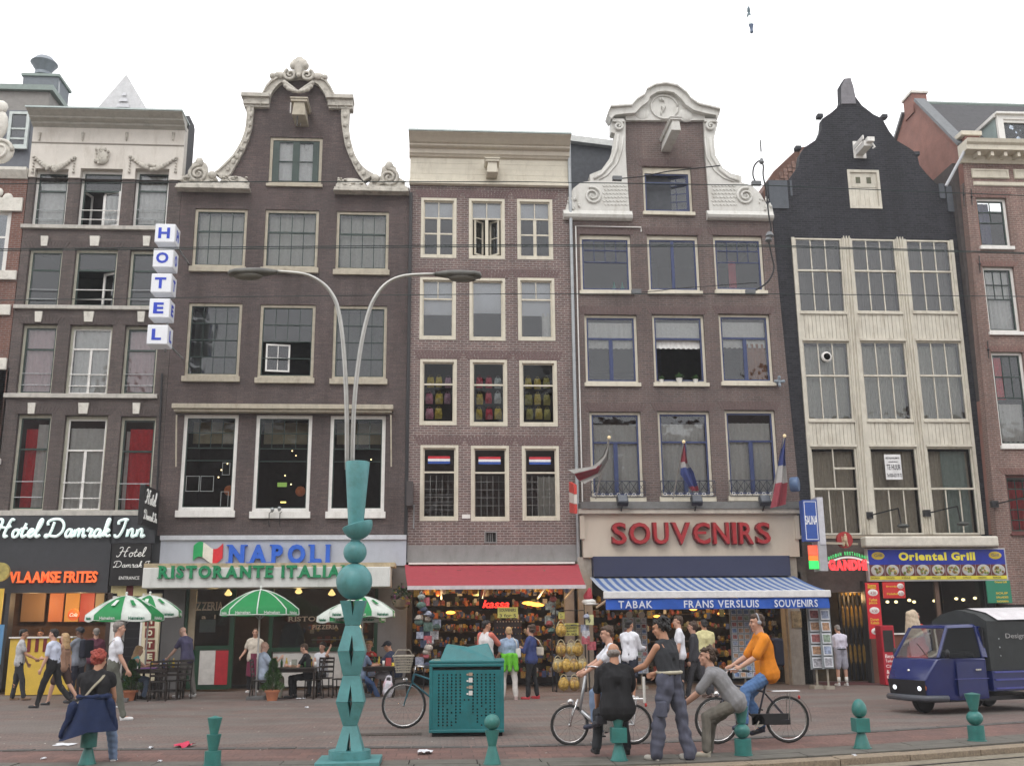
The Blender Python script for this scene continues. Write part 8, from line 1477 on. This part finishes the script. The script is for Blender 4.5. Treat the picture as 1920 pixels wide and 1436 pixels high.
def person(label,at,face,H=1.75,top=None,sleeve=.55,low=None,leg=1.0,shoe=None,hair='short',hc='brown',sk=0,lean=0,head=(0,0),LL=(0,0,3),RL=(0,0,3),LA=(5,10,8),RA=(5,10,8),seat=None,vox=.0145,build=1.0,extra=None,skirt=None,group=None,zoff=0,tucked=False):
    k=H/1.75; t=thing('person',label,'person',(at[0],at[1],zoff),R(face),group=group,local=True); th,sh=.445*k,.425*k
    def legs(side,a): p,kn,sp=a[:3]; d1=dirv(p,sp,side); d2=dirv(p-kn,sp*.6,side); return d1,d2
    lo=[]
    for side,a in ((-1,LL),(1,RL)): d1,d2=legs(side,a); lo.append(-(d1*th+d2*sh).z+.075*k)
    hz=seat+.10*k if seat is not None else max(lo)
    hip=Vector((0,0,hz)); ln_=R(lean); up=Vector((0,math.sin(ln_),math.cos(ln_))); fwd=Vector((0,math.cos(ln_),-math.sin(ln_)))
    up2=Vector((0,math.sin(ln_*1.35),math.cos(ln_*1.35))); waist=hip+up*.16*k; chest=waist+up*.20*k; sho=chest+up2*.135*k; neck=sho+up2*.04*k
    hp,hy=R(head[0]),R(head[1]); hup=Vector((0,math.sin(ln_*.6+hp),math.cos(ln_*.6+hp))); hf=Vector((math.sin(-hy),math.cos(hy),0)); hf=(hf-hf.dot(hup)*hup).normalized(); hr=hf.cross(hup); hd=neck+hup*.155*k+hf*.02
    B,T,L=MB(),MB(),MB(); b=build*k
    Mh=Matrix((hr,hf,hup)).transposed(); kh=k*1.12; hh=lambda x,y,z: hd+Mh @ Vector((x*kh,y*kh,z*kh))
    B.ball(hh(0,-.012,.025),(.076*k,.092*k,.088*k),14,M=Mh); B.ball(hh(0,.02,-.035),(.060*k,.070*k,.078*k),12,M=Mh); B.cone(hh(0,.03,-.075),hh(0,.052,-.09),.036*k,.026*k); B.cone(hh(0,.080,.012),hh(0,.094,-.022),.011*k,.014*k); B.ball(hh(0,.062,.03),(.055*k,.022*k,.022*k),10)
    for s in (-1,1): B.ball(hh(s*.076,-.008,-.005),(.012*k,.02*k,.032*k),8,M=Mh); B.ball(hh(s*.034,.058,-.022),(.026*k,.022*k,.024*k),8)
    B.ball(hh(0,.074,-.052),(.026*k,.014*k,.016*k),8); B.cone(sho-up2*.02,hd-hup*.05*k-hf*.01,.066*b,.058*k); SW=.170*b
    T.cone(hip+up*(-.03 if not tucked else .1),waist,(.125 if not tucked else .105)*b,.105*b)
    for s in (-1,1):
        B.cone(hip+Vector((s*.075*b,0,0)),waist+Vector((s*.055*b,0,0)),.086*b,.080*b); B.cone(waist+Vector((s*.06*b,0,0)),chest+Vector((s*.072*b,0,0)),.08*b,.094*b); B.cone(chest+Vector((s*.08*b,0,0)),sho+Vector((s*.11*b,0,-.03)),.10*b,.062*b)
        T.cone(hip+up*(-.02 if not tucked else .1)+Vector((s*.078*b,0,0)),waist+Vector((s*.07*b,0,0)),(.134 if not tucked else .112)*b,.110*b); T.cone(waist+Vector((s*.07*b,0,0)),chest+Vector((s*.08*b,0,0)),.105*b,.115*b); T.cone(chest+Vector((s*.085*b,0,0)),sho+Vector((s*.12*b,0,-.025)),.113*b,.07*b)
        T.cone(sho+Vector((s*.12*b,0,-.03)),sho+up2*.012*k+Vector((s*.035,0,0)),.064*b,.060*b); T.cone(chest+Vector((s*.03,0,0)),sho-up2*.01*k+Vector((s*.015,0,0)),.125*b,.078*b)
    for side,A in ((-1,LA),(1,RA)):
        p,e,sp=A[:3]; inn=A[3] if len(A) > 3 else 0; S_=sho+Vector((side*SW,0,-.048*k)); d1=dirv(p,sp,side); d2=dirv(p+e,sp-inn,side); E_=S_+d1*.285*k; Wr=E_+d2*.25*k
        B.cone(S_,E_,.050*b,.038*k); B.cone(E_,E_.lerp(Wr,.35),.040*k,.041*k); B.cone(E_.lerp(Wr,.35),Wr,.041*k,.026*k)
        if sleeve > 0 and top:
            if sleeve <= 1: T.cone(S_,S_+d1*.285*k*sleeve,.068*b,.064*b)
            else: T.cone(S_,E_,.068*b,.056*b); T.cone(E_,E_.lerp(Wr,(sleeve-1)),.055*b,.042*b)
        # hand: palm, four unequal bent fingers and a thumb
        n=d2.cross(Vector((1,0,0))); n=n.normalized() if n.length > .1 else Vector((0,1,0)); w_=d2.cross(n).normalized(); cu=-n*side*0+Vector((-side,0,0)); cu=(cu-cu.dot(d2)*d2).normalized(); w_=d2.cross(cu).normalized()
        B.cone(Wr,Wr+d2*.045*k,.026*k,.032*k); P0=Wr+d2*.075*k
        for q,(o_,l_) in enumerate(((-.030,.066),(-.010,.076),(.010,.072),(.029,.058))):
            a=P0+w_*o_*k; m1=a+(d2*.8+cu*.35)*l_*.5*k; B.cone(Wr+d2*.03*k+w_*o_*.7*k,a,.0145*k,.0125*k,7); B.cone(a,m1,.0115*k,.0105*k,7); B.cone(m1,m1+(d2*.45+cu*.8)*l_*.5*k,.0105*k,.0085*k,7)
        a=Wr+d2*.03*k-w_*.028*k; m1=a+(d2*.5-w_*.75+cu*.3).normalized()*.04*k; B.cone(a,m1,.015*k,.012*k,7); B.cone(m1,m1+(d2*.8+cu*.5-w_*.2).normalized()*.03*k,.012*k,.009*k,7)
    feet=[]
    for side,a in ((-1,LL),(1,RL)):
        d1,d2=legs(side,a); h0=hip+Vector((side*.088*k,0,-.0)); kn=h0+d1*th; an=kn+d2*sh; B.cone(h0,kn,.070*b,.050*b); B.cone(kn,kn.lerp(an,.3),.053*b,.056*b); B.cone(kn.lerp(an,.3),an,.054*b,.034*k); ft=Vector((side*.12,1,0)).normalized(); tp_=a[3] if len(a) > 3 else 0; ft=Vector((ft.x,ft.y*math.cos(R(tp_)),-math.sin(R(tp_)))); B.cone(an+Vector((0,0,-.03)),an+ft*.14*k+Vector((0,0,-.045)),.034*k,.026*k); feet.append((an,ft))
        if low is not None:
            L.cone(hip+up*(.11 if tucked else .06)+Vector((side*.07*b,0,0)),h0-Vector((0,0,.03)),(.118 if tucked else .110)*b,.114*b)
            if leg > 1.02: L.cone(h0-Vector((0,0,.03)),kn,.104*b,.088*b); L.cone(kn,an+d2*-.0,.086*b,.082*b)
            elif leg > .7: L.cone(h0-Vector((0,0,.03)),kn,.098*b,.070*b); L.cone(kn,an-d2*.02,.070*b,.058*b)
            else: L.cone(h0-Vector((0,0,.03)),h0.lerp(kn,min(leg*2,.92)),.108*b,.092*b)
    sm_=3 if vox > .012 else 5
    body=link('body',fuse(B,vox*.8 if vox < .012 else vox,sm_-1),t); body.data.materials.append(skin(sk))
    if top is not None: o=link('shirt',fuse(T,vox,sm_,.005,hash(label) % 99),t); o.data.materials.append(top)
    if low is not None: o=link('trousers' if leg > .7 else 'shorts',fuse(L,vox,sm_,.009 if leg > 1.02 else .0055,hash(label) % 77+1,1.2),t); o.data.materials.append(low)
    for an,ft in feet:
        m=MB(); z=Vector((0,0,-.045*k)); m.cone(an+z*.4-ft*.02,an+z,.043*k,.046*k); m.cone(an+z*1.05,an+z*1.1+ft*.15*k,.043*k,.036*k); m.box(an.x-.035,an.x+.035,an.y-.05,an.y+.14*ft.y,an.z-.082*k,an.z-.06*k); o=link('shoe',fuse(m,.011,2),t); o.data.materials.append(shoe or blackm)
    m=MB()
    for s in (-1,1): m.ball(hh(s*.031,.081,.008),(.013*k,.007*k,.0075*k),8)
    eyes=m; e_=MB(); [e_.ball(hh(s*.031,.081,.007),(.012*k,.008*k,.007*k),8) for s in (-1,1)]
    for s in (-1,1): MB().ball(hh(s*.031,.0795,.007),(.013*k,.009*k,.008*k),8,M=Mh).build('eye',M_('eye_dark',(.04,.03,.025),.3),t,smooth=True); q=MB(); q.cone(hh(s*.018,.084,.028),hh(s*.044,.076,.028),.005*k,.004*k,6); q.build('eyebrow',hairm[hc] if hair != 'bald' else hairm['grey'],t)
    q=MB(); q.cone(hh(-.02,.084,-.053),hh(.02,.084,-.053),.005*k,.005*k,6); q.build('mouth',M_('lip',(.30,.10,.08),.5),t)
    Hh=MB()
    if hair != 'bald':
        Hh.ball(hh(0,-.028,.042),(.084*k,.092*k,.086*k),14,M=Mh)
        if hair in ('short','long','bob','curly'): Hh.ball(hh(0,.012,.075),(.068*k,.072*k,.045*k),12,M=Mh); Hh.ball(hh(0,-.06,-.01),(.068*k,.05*k,.06*k),12,M=Mh)
        if hair in ('bob','curly'): rc=random.Random(len(label)); [(lambda a,e: Hh.ball(hh(.088*math.cos(a)*math.cos(e),-.028-.085*math.sin(a)*math.cos(e),.035+.088*math.sin(e)),rc.uniform(.013,.026)*k,8))(rc.uniform(-.25,3.39),rc.uniform(-1.1 if hair == 'bob' else -.8,1.4)) for _ in range(95)]; Hh.ball(hh(0,-.05,-.0),(.078*k,.07*k,.07*k),12)
        if hair == 'long':
            for a in (.1,.6,1.1,1.57,2.05,2.5,3.04): Hh.cone(hh(.075*math.cos(a),-.03-.06*math.sin(a),.03),hh(.085*math.cos(a),-.045-.07*math.sin(a),-.22),.03*k,.026*k)
        if hair == 'huge': [Hh.cone(hh(.06*math.cos(a),-.03-.08*math.sin(a),.06),hh(.15*math.cos(a),-.07-.13*math.sin(a),-.30),.05*k,.05*k) for a in (.2,.7,1.2,1.57,2.0,2.5,3.0)]
        if hair == 'bun': Hh.ball(hh(0,-.12,.05),.045*k,10)
        if hair == 'balding': Hh.v=[]; Hh.f=[]; Hh.m=[]; Hh.ball(hh(0,-.030,-.012),(.086*k,.090*k,.060*k),14,M=Mh)
        if hair == 'cap': Hh.ball(hh(0,.09,.06),(.06*k,.06*k,.012*k),10,M=Mh); Hh.ball(hh(0,-.0,.06),(.088*k,.105*k,.07*k),12,M=Mh)
        o=link('cap' if hair == 'cap' else 'hair',fuse(Hh,.0085,1,.0025 if hair != 'curly' else .0085,5,4.5),t); o.data.materials.append(hairm[hc] if hair != 'cap' else M_('cap_navy',(.02,.022,.03),.7))
    if skirt is not None:
        m=MB(); l_,mt,w0,w1=skirt; n=20; V=[]
        for i in range(6):
            u=i/5; z=hz+.12-l_*u
            for j in range(n): a=6.283*j/n; rr=(w0+(w1-w0)*u)*(1+.05*math.sin(5*a+u*3)); V.append((rr*math.cos(a),rr*.8*math.sin(a),z+.02*math.sin(3*a)*u))
        m.add(V,[(i*n+j,i*n+(j+1) % n,(i+1)*n+(j+1) % n,(i+1)*n+j) for i in range(5) for j in range(n)]); m.build('skirt',mt,t,smooth=True)
    if extra: extra(t,dict(hip=hip,waist=waist,chest=chest,sho=sho,hd=hd,k=k,b=b,hh=hh))
    return t
def bagx(c,size,mt,name='bag',strap=True,side=1):
    def f(t,q):
        p=q['waist']+Vector(c); m=MB(); m.box(p.x-size[0]/2,p.x+size[0]/2,p.y-size[1]/2,p.y+size[1]/2,p.z-size[2]/2,p.z+size[2]/2); m.build(name,mt,t,bevel=.03)
        if strap: s=q['sho']; MB().tube([(p.x-.03,p.y-size[1]/2.2,p.z+size[2]*.45),(side*.16,s.y-.13,s.z-.05),(side*.1,s.y,s.z+.055),(side*.13,s.y+.12,s.z-.06),(p.x+.03,p.y+size[1]/2.2,p.z+size[2]*.45)],.012,6).build('strap',mt,t,smooth=True)
    return f
def sash(mt,w_=.02,s=-1):
    def f(t,q):
        a=q['sho']; h=q['hip']; b=q['b']; n=8; P=[Vector((s*.11*b,a.y+.01,a.z+.035)),Vector((s*.08,a.y-.115*b,a.z-.06)),Vector((0,q['chest'].y-.135*b,q['chest'].z-.03)),Vector((-s*.12*b,q['waist'].y-.10*b,q['waist'].z)),Vector((-s*.20*b,h.y-.0,h.z+.09)),Vector((-s*.12*b,q['waist'].y+.11*b,q['waist'].z+.02)),Vector((0,q['chest'].y+.135*b,q['chest'].z-.03)),Vector((s*.08,a.y+.10*b,a.z-.04)),Vector((s*.11*b,a.y+.01,a.z+.035))]
        MB().tube(smooth_path(P,4),w_,6,flat=.4).build('shoulder_strap',mt,t,smooth=True)
    return f
W_=cloth('white',(.66,.67,.72)); BK=cloth('black',(.018,.018,.02)); DK=cloth('charcoal',(.035,.037,.042)); JN=cloth('jeans',(.16,.22,.33)); wsh=M_('white_shoe',(.6,.6,.6),.6); KH=cloth('khaki_grey',(.12,.125,.105)); DEN=cloth('dark_denim',(.016,.026,.068))
def gp(px,py): p=G(px,py); return (p.x,p.y)
def gy(px,Y): return (W(px,1290,Y).x,Y)
near=dict(vox=.0095)
# red haired woman on the leftmost bollard
b0,z0=bol[0]
def redx(t,q):
    sash(M_('strap_khaki',(.30,.27,.2),.8),.022,1)(t,q); n=26; V=[]; h=q['hip']; m=MB()
    for i in range(8):
        u=i/7; z=h.z+.19-.44*u
        for j in range(n+1):
            a=math.pi*.98+(j/n)*math.pi*1.06; rr=.185+.10*u+.02*math.sin(6*a+2*u)*u+.10*max(0,math.cos(a+.0)*-1)*u*u*1.3+.06*max(0,math.cos(a))*u; V.append((rr*math.cos(a)*.92,rr*math.sin(a)*.85,z-.12*u*max(0,-math.cos(a))))
    m.add(V,[(i*(n+1)+j,i*(n+1)+j+1,(i+1)*(n+1)+j+1,(i+1)*(n+1)+j) for i in range(7) for j in range(n)]); m.build('denim_jacket',DEN,t,smooth=True)
    m=MB(); m.tube([(.2*math.cos(a),.15*math.sin(a),h.z+.18) for a in [k*.3927 for k in range(17)]],.032,8); m.cone((-.24,-.05,h.z+.05),(-.35,-.12,h.z-.30),.07,.025); m.cone((.22,-.05,h.z+.1),(.28,-.02,h.z-.22),.06,.05); o=link('jacket_sleeve',fuse(m,.012,3,.006,3,1.5),t); o.data.materials.append(DEN)
person('red haired woman in black top with denim jacket round her waist sitting on a bollard',(b0.x+.02,b0.y),6,1.66,BK,.32,JN,1,wsh,'curly','red',1,lean=9,head=(6,-22),seat=z0-.02,LL=(82,86,2),RL=(52,50,14),LA=(30,40,6,20),RA=(16,30,10,20),build=1.08,extra=redx,**near)
# men on bollards
b3,z3=bol[3]
def camx(t,q): m=MB(); h=q['hip']; m.box(-.26,-.12,.1,.2,h.z-.22,h.z-.12); m.cone((-.2,.2,h.z-.2),(-.24,.3,h.z-.24),.045,.05); m.build('camera',M_('camera_black',(.03,.03,.04),.35),t,bevel=.01)
person('heavy balding man in black T-shirt sitting on a bollard with his back to the camera',(b3.x,b3.y),4,1.78,BK,.78,DK,1,blackm,'balding','grey',1,lean=9,head=(6,-18),seat=z3-.03,LL=(76,84,10),RL=(74,82,9),LA=(18,24,6,12),RA=(18,24,6,12),build=1.13,extra=camx,**near)
b4,z4=bol[4]
person('curly haired man in grey T-shirt hunched forward on a bollard, hands on knee',(b4.x-.06,b4.y),74,1.78,cloth('mid_grey',(.22,.22,.23)),.8,cloth('khaki_trousers',(.15,.14,.12)),1,M_('beige_shoe',(.4,.37,.3),.7),'curly','brown',0,lean=36,head=(-26,12),seat=z4-.03,LL=(64,62,8),RL=(50,40,12),LA=(38,14,2,12),RA=(34,18,2,12),build=1.02,**near)
def beltx(t,q):
    h=q['hip']; MB().tube([(.178*math.cos(a),.14*math.sin(a),h.z+.135) for a in [k*.3927 for k in range(17)]],.022,8).build('waistband',cloth('pale_band',(.45,.42,.33)),t,smooth=True)
    m=MB(); [m.box(s*.20-.03,s*.20+.03,-.09,.07,h.z-.42,h.z-.22) for s in (-1,1)]; m.build('cargo_pocket',cloth('slate_blue',(.085,.09,.125)),t,bevel=.02); MB().box(-.26,-.23,.22,.25,h.z-.25,h.z+.08).build('rolled_paper',white,t,bevel=.006)
person('dark haired young man in charcoal vest and baggy slate cargo trousers standing by the kerb',gp(1262,1424),38,1.80,DK,0,cloth('slate_blue',(.085,.09,.125)),1.1,M_('cream_shoe',(.42,.40,.36),.7),'curly','black',1,lean=5,head=(12,28),LL=(10,4,7),RL=(-6,6,7),LA=(36,34,10,8),RA=(24,46,6,8),build=1.0,extra=beltx,tucked=True,**near)
# walkers on the left
person('tall man in white polo and grey trousers striding right, black strap across his chest',gp(205,1350),-72,1.88,W_,.62,KH,1,wsh,'short','grey',0,lean=3,head=(-2,8),LL=(-13,12,3),RL=(17,5,3),LA=(-12,12,5),RA=(16,14,4),vox=.0125,extra=sash(blackm,.013,1),tucked=True)
person('man in pale blue white shirt and black trousers walking left',gp(93,1326),80,1.76,cloth('pale_blue_white',(.52,.56,.68)),.7,BK,1,blackm,'short','black',0,lean=4,LL=(20,8,3),RL=(-16,26,3),LA=(8,12,5),RA=(-8,10,5),tucked=True)
person('woman in tan top walking left just behind the man in pale shirt',gy(114,25.6),75,1.66,cloth('tan',(.32,.19,.13)),.2,cloth('dark_brown',(.06,.035,.03)),.42,blackm,'long','blonde',0,LL=(20,8,3),RL=(-18,20,3),LA=(30,60,8),RA=(-10,10,6))
person('man in printed grey T-shirt leaning at the left end of the yellow counter',gy(31,27.4),-70,1.74,cloth('print_grey',(.42,.42,.43),.35),.6,DK,1,M_('tan_shoe',(.2,.13,.08),.7),'short','black',1,lean=2,LL=(-4,4,4),RL=(14,4,4),LA=(10,20,5),RA=(26,36,6))
person('vendor in pale green grey vest behind the yellow counter',gy(66,30.6),180,1.72,cloth('pale_green',(.36,.42,.42)),.15,BK,1,blackm,'short','black',1,LA=(20,40,8),RA=(20,40,8))
person('person in dark clothes and grey sleeves holding an ice cream near the yellow counter',gy(142,26.6),62,1.76,cloth('blue_grey',(.20,.22,.26)),1.4,cloth('navy',(.02,.022,.035)),1,blackm,'cap','black',3,LA=(40,80,8),RA=(20,50,8),extra=bagx((.04,-.2,.14),(.3,.18,.42),cloth('navy',(.02,.022,.035)),'backpack',False))
person('grey haired man in maroon top behind the person holding an ice cream',gy(172,28.2),20,1.74,cloth('maroon',(.10,.03,.05)),.7,DK,1,blackm,'short','grey',0)
# terrace
person('blonde woman in turquoise top seated beside the left potted conifer',gy(240,27.1),-68,1.66,cloth('turquoise',(.10,.38,.40)),0,JN,1,blackm,'long','blonde',0,lean=16,seat=.46,LL=(80,85,5),RL=(80,85,5),LA=(40,60,6),RA=(50,60,6))
person('bald man in purple T-shirt and grey trousers standing with his hand on a chair',gy(348,27.7),62,1.80,cloth('purple_blue',(.07,.065,.12)),.65,cloth('grey_brown',(.15,.14,.13)),1,wsh,'bald','grey',2,lean=10,head=(26,0),LL=(8,4,4),RL=(-8,6,4),LA=(30,12,10),RA=(24,16,6))
person('waitress in white T-shirt and dark red skirt in the dark pizzeria doorway',gy(474,29.4),180,1.70,cloth('cream_tee',(.58,.52,.44)),.6,BK,1,wsh,'bun','brown',0,skirt=(.6,cloth('wine',(.16,.03,.06)),.17,.21),LA=(-10,60,20),RA=(-10,60,20))
person('bald man in pale blue shirt seated left of the long terrace table',gy(492,26.7),-62,1.78,cloth('pale_blue',(.34,.40,.50)),.6,cloth('pale_khaki',(.33,.32,.26)),1,blackm,'bald','grey',2,lean=-2,head=(6,-8),seat=.46,LL=(82,86,6),RL=(78,86,6),LA=(30,95,6),RA=(35,100,8),build=1.1)
person('woman in black T-shirt seated right of the long table facing left',gy(578,26.7),80,1.68,BK,.6,BK,1,blackm,'short','brown',0,lean=8,head=(14,0),seat=.46,LL=(82,86,5),RL=(80,86,5),LA=(35,62,6),RA=(30,66,6))
person('woman in white vest seated behind, one hand raised to her hair',gy(602,27.9),160,1.66,W_,.05,DK,1,blackm,'bob','black',0,seat=.46,LL=(80,85,5),RL=(80,85,5),LA=(95,120,18,10),RA=(30,50,6))
person('person in red top seated partly behind the teal lamp post',gy(690,28.4),170,1.68,cloth('bright_red',(.42,.03,.03)),.5,JN,1,blackm,'bob','blonde',0,seat=.46,LL=(80,85,5),RL=(80,85,5),LA=(60,60,6),RA=(50,60,6))
person('man with dark cap and navy shirt seated facing left near the bicycle',gy(742,27.0),66,1.80,cloth('navy_blue',(.03,.04,.075)),.7,cloth('white_shorts',(.5,.5,.53)),.5,M_('tan_shoe',(.2,.13,.08),.7),'cap','black',1,lean=16,head=(14,0),seat=.46,LL=(82,70,6),RL=(74,80,6),LA=(42,50,6),RA=(40,54,6))
person('person in blue jeans seated low right of the lamp post, sandalled foot out',gy(672,26.7),-40,1.7,cloth('denim_shirt',(.14,.18,.26)),.7,cloth('bright_jeans',(.08,.14,.30)),1,M_('sandal',(.30,.18,.11),.7),'short','brown',0,lean=8,seat=.44,LL=(70,30,5),RL=(60,30,5),LA=(40,50,6),RA=(40,54,6))
# in front of the shops
person('man in white shirt with coral sleeves standing in front of the red awning shop',gy(911,25.2),-40,1.84,cloth('coral_white',(.62,.60,.60)),.0,JN,1,wsh,'short','black',1,head=(0,-30),LA=(6,14,8),RA=(50,50,6),extra=lambda t,q: [(lambda o: o.data.materials.append(cloth('coral',(.55,.16,.12))))(link('coral_sleeve',fuse((lambda m: (m.cone(q['sho']+Vector((s*.16,0,-.02)),q['sho']+dirv(6 if s < 0 else 50,8,s)*.30+Vector((s*.17,0,-.03)),.08,.066),m)[1])(MB()),.014,3),t)) for s in (-1,1)])
def grn(t,q): m=MB(); h=q['hip']; m.tube([(.185*math.cos(a),.15*math.sin(a),h.z+.14) for a in [k*.3927 for k in range(17)]],.035,8); [m.cone((x,-.13,h.z+.1),(x*1.15,-.14,h.z-.2),.07,.06) for x in (-.13,0,.13)]; o=link('green_sweater',fuse(m,.014,3,.006,2),t); o.data.materials.append(cloth('lime_green',(.12,.42,.03))); bagx((.21,-.02,.02),(.12,.28,.22),M_('white_leather',(.55,.54,.52),.4),'handbag',True,1)(t,q)
person('short haired blonde woman with lime green sweater around her waist and white trousers',gp(955,1311),4,1.68,cloth('sky_print',(.26,.34,.46),.3),.75,cloth('white_trousers',(.58,.55,.52)),1,M_('pale_pink_shoe',(.5,.38,.36),.7),'short','blonde',0,LL=(3,2,6),RL=(-2,3,6),LA=(10,50,10),RA=(10,60,10),build=1.05,extra=grn)
person('woman in navy top and black trousers with a white shoulder bag, facing left',gp(997,1310),62,1.72,cloth('royal_navy',(.04,.055,.16)),1.5,BK,1,M_('red_shoe',(.4,.03,.04),.6),'bob','brown',0,head=(-4,0),LL=(4,2,3),RL=(-4,6,3),LA=(20,90,8,20),RA=(15,95,8,20),extra=bagx((.2,-.08,.02),(.1,.32,.2),M_('cream_leather',(.55,.50,.42),.4),'handbag',True,1))
person('man in long white shirt browsing the postcards with his back half turned',gp(1184,1311),-38,1.82,W_,1.9,cloth('navy',(.02,.022,.035)),.5,wsh,'short','black',1,head=(0,-16),LL=(2,2,4),RL=(-4,12,4),LA=(20,60,8,10),RA=(24,64,8,10))
person('tall man in white T-shirt behind the woman in the grey jacket',gy(1278,24.4),80,1.90,W_,.6,DK,1,blackm,'short','brown',0)
person('woman in dark grey jacket and trousers walking past the striped awning',gp(1306,1310),70,1.78,cloth('dark_jacket',(.045,.045,.052)),1.95,cloth('dark_trousers',(.04,.04,.045)),1,M_('brown_shoe',(.06,.03,.02),.6),'bob','brown',0,LL=(14,4,3),RL=(-14,12,3),LA=(6,8,5),RA=(-6,8,5))
person('man in pale yellow shirt seen from behind under the striped awning',gy(1326,26.6),6,1.82,cloth('pale_yellow',(.56,.52,.28)),.6,cloth('dark_slacks',(.06,.06,.07)),1,blackm,'short','black',1,build=1.08,tucked=True)
def sock(t,q):
    for s in (-1,1): MB().tube([(s*.118,-.01,.10),(s*.118,-.01,.24)],.047,10).build('sock',white,t,smooth=True)
    MB().tube([(.165*math.cos(a),.135*math.sin(a),q['hip'].z+.10) for a in [k*.3927 for k in range(17)]],.018,8).build('belt',blackm,t)
person('old man in white shirt, grey shorts and white socks with his back to the street',gy(1581,29.0),8,1.66,cloth('white_lilac',(.60,.58,.68)),.9,cloth('grey_shorts',(.32,.32,.38)),.48,wsh,'short','grey',0,head=(20,0),LL=(0,0,4),RL=(0,0,4),LA=(18,50,12,14),RA=(18,50,12,14),build=1.05,extra=sock,tucked=True)
pv=Vector((W(1716,1160,22.9).x,22.9,0)); 
person('woman with very long pale blonde hair and a red cloak behind the blue van',(pv.x,pv.y),-70,1.98,cloth('scarlet',(.55,.05,.03)),.3,cloth('scarlet',(.55,.05,.03)),1,blackm,'huge','pale',0,head=(-12,0),LA=(20,40,8),RA=(20,40,8),skirt=(.8,cloth('scarlet',(.55,.05,.03)),.24,.36))
# cyclists, seated on the saddles
def rider(label,b,dx,H,sz,**kw): return person(label,(b.location.x+dx,b.location.y),90,H,seat=sz,group='cyclists riding left',**kw)
rider('boy in white T-shirt riding the silver folding bicycle to the left',bk_a,.25,1.66,.84,top=W_,sleeve=.7,low=JN,shoe=M_('navy_shoe',(.03,.035,.06),.6),hair='short',hc='brown',lean=10,LL=(62,62,3,10),RL=(40,72,3,20),LA=(46,12,6,8),RA=(46,12,6,8),vox=.0105)
def earx(t,q): [MB().ball(q['hh'](s*.088,-.01,0),(.02,.032,.035),10).build('headphone',M_('headphone_grey',(.3,.32,.36),.4),t,smooth=True) for s in (-1,1)]; MB().tube([q['hh'](.09*math.cos(a),-.01,.115*math.sin(a)) for a in [k*.3927 for k in range(9)]],.009,6).build('headphone_band',M_('headphone_grey',(.3,.32,.36),.4),t,smooth=True); bagx((0,-.17,.12),(.3,.16,.4),cloth('navy',(.02,.022,.035)),'backpack',False)(t,q)
rider('man in bright orange T-shirt with headphones riding a dark bicycle to the left',bk_b,.28,1.84,.90,top=cloth('bright_orange',(.62,.21,.02)),sleeve=.85,low=cloth('blue_jeans',(.10,.19,.38)),shoe=M_('navy_shoe',(.03,.035,.06),.6),hair='short',hc='brown',lean=8,LL=(58,52,3,10),RL=(38,62,3,18),LA=(34,26,6,6),RA=(34,26,6,6),vox=.0105,build=1.1,extra=earx)
for (px,Y,lb_,c,w_,h_) in ((728,26.6,'white and red plastic shopping bag on the ground beside the capped man','plastic_white',.3,.5),):
    p=gy(px,Y); m=MB(); m.ball((p[0],p[1],h_*.4),(w_*.5,w_*.35,h_*.42),14); m.tube([(p[0]-.08,p[1],h_*.75),(p[0]-.05,p[1],h_),(p[0]+.05,p[1],h_),(p[0]+.08,p[1],h_*.75)],.02,6); o=link('shopping_bag',fuse(m,.012,1,.012,4),None); o.data.materials.append(M_(c,(.55,.55,.6),.5,var=.2,dirt=1,dirtcol=(.4,.05,.08))); prop(o,lb_,'bag')
bpy.data.collections.remove(_tmp)
for m_ in list(bpy.data.meshes):
    if m_.users == 0: bpy.data.meshes.remove(m_)
# ---------------------------------------------------------------- thin volume added to lift the blacks, standing in for sky glare
hz=MB().box(-70,70,-60,60,-1.2,24).build('added_veil',M_('added_veil_base',(1,1,1),var=0),None); prop(hz,kind='stuff')
hm=bpy.data.materials.new('added_veil_volume'); hm.use_nodes=True; hm.node_tree.nodes.clear(); ho=nd(hm.node_tree,'OutputMaterial'); hv=nd(hm.node_tree,'VolumePrincipled'); hv.inputs['Color'].default_value=(.96,.97,1,1); hv.inputs['Density'].default_value=.001
hm.node_tree.links.new(hv.outputs[0],ho.inputs['Volume']); hz.data.materials.clear(); hz.data.materials.append(hm)
# warm bulbs that are lit inside the shops
def bulb(px,py,Y,e,parent,col=(1,.62,.28)):
    p=W(px,py,Y); l=bpy.data.lights.new('shop_bulb','POINT'); l.energy=e; l.color=col; l.shadow_soft_size=.12; o=bpy.data.objects.new('shop_bulb',l); COL.objects.link(o); o.location=p-OFF[parent.name]; o.parent=parent
for a in ((820,1130,29.4,28,H3),(900,1120,29.8,30,H3),(1010,1130,29.2,34,H3),(1190,1140,29.6,26,H4),(1270,1145,29.8,30,H4),(1380,1140,29.6,28,H4),(60,1130,30.2,30,H1),(150,1130,30.2,34,H1),(560,1120,31.0,34,H2),(650,1120,31.0,30,H2),(400,1120,31.0,20,H2),(1600,1120,30.6,14,H5),(1700,1120,31.5,14,H5)): bulb(*a)
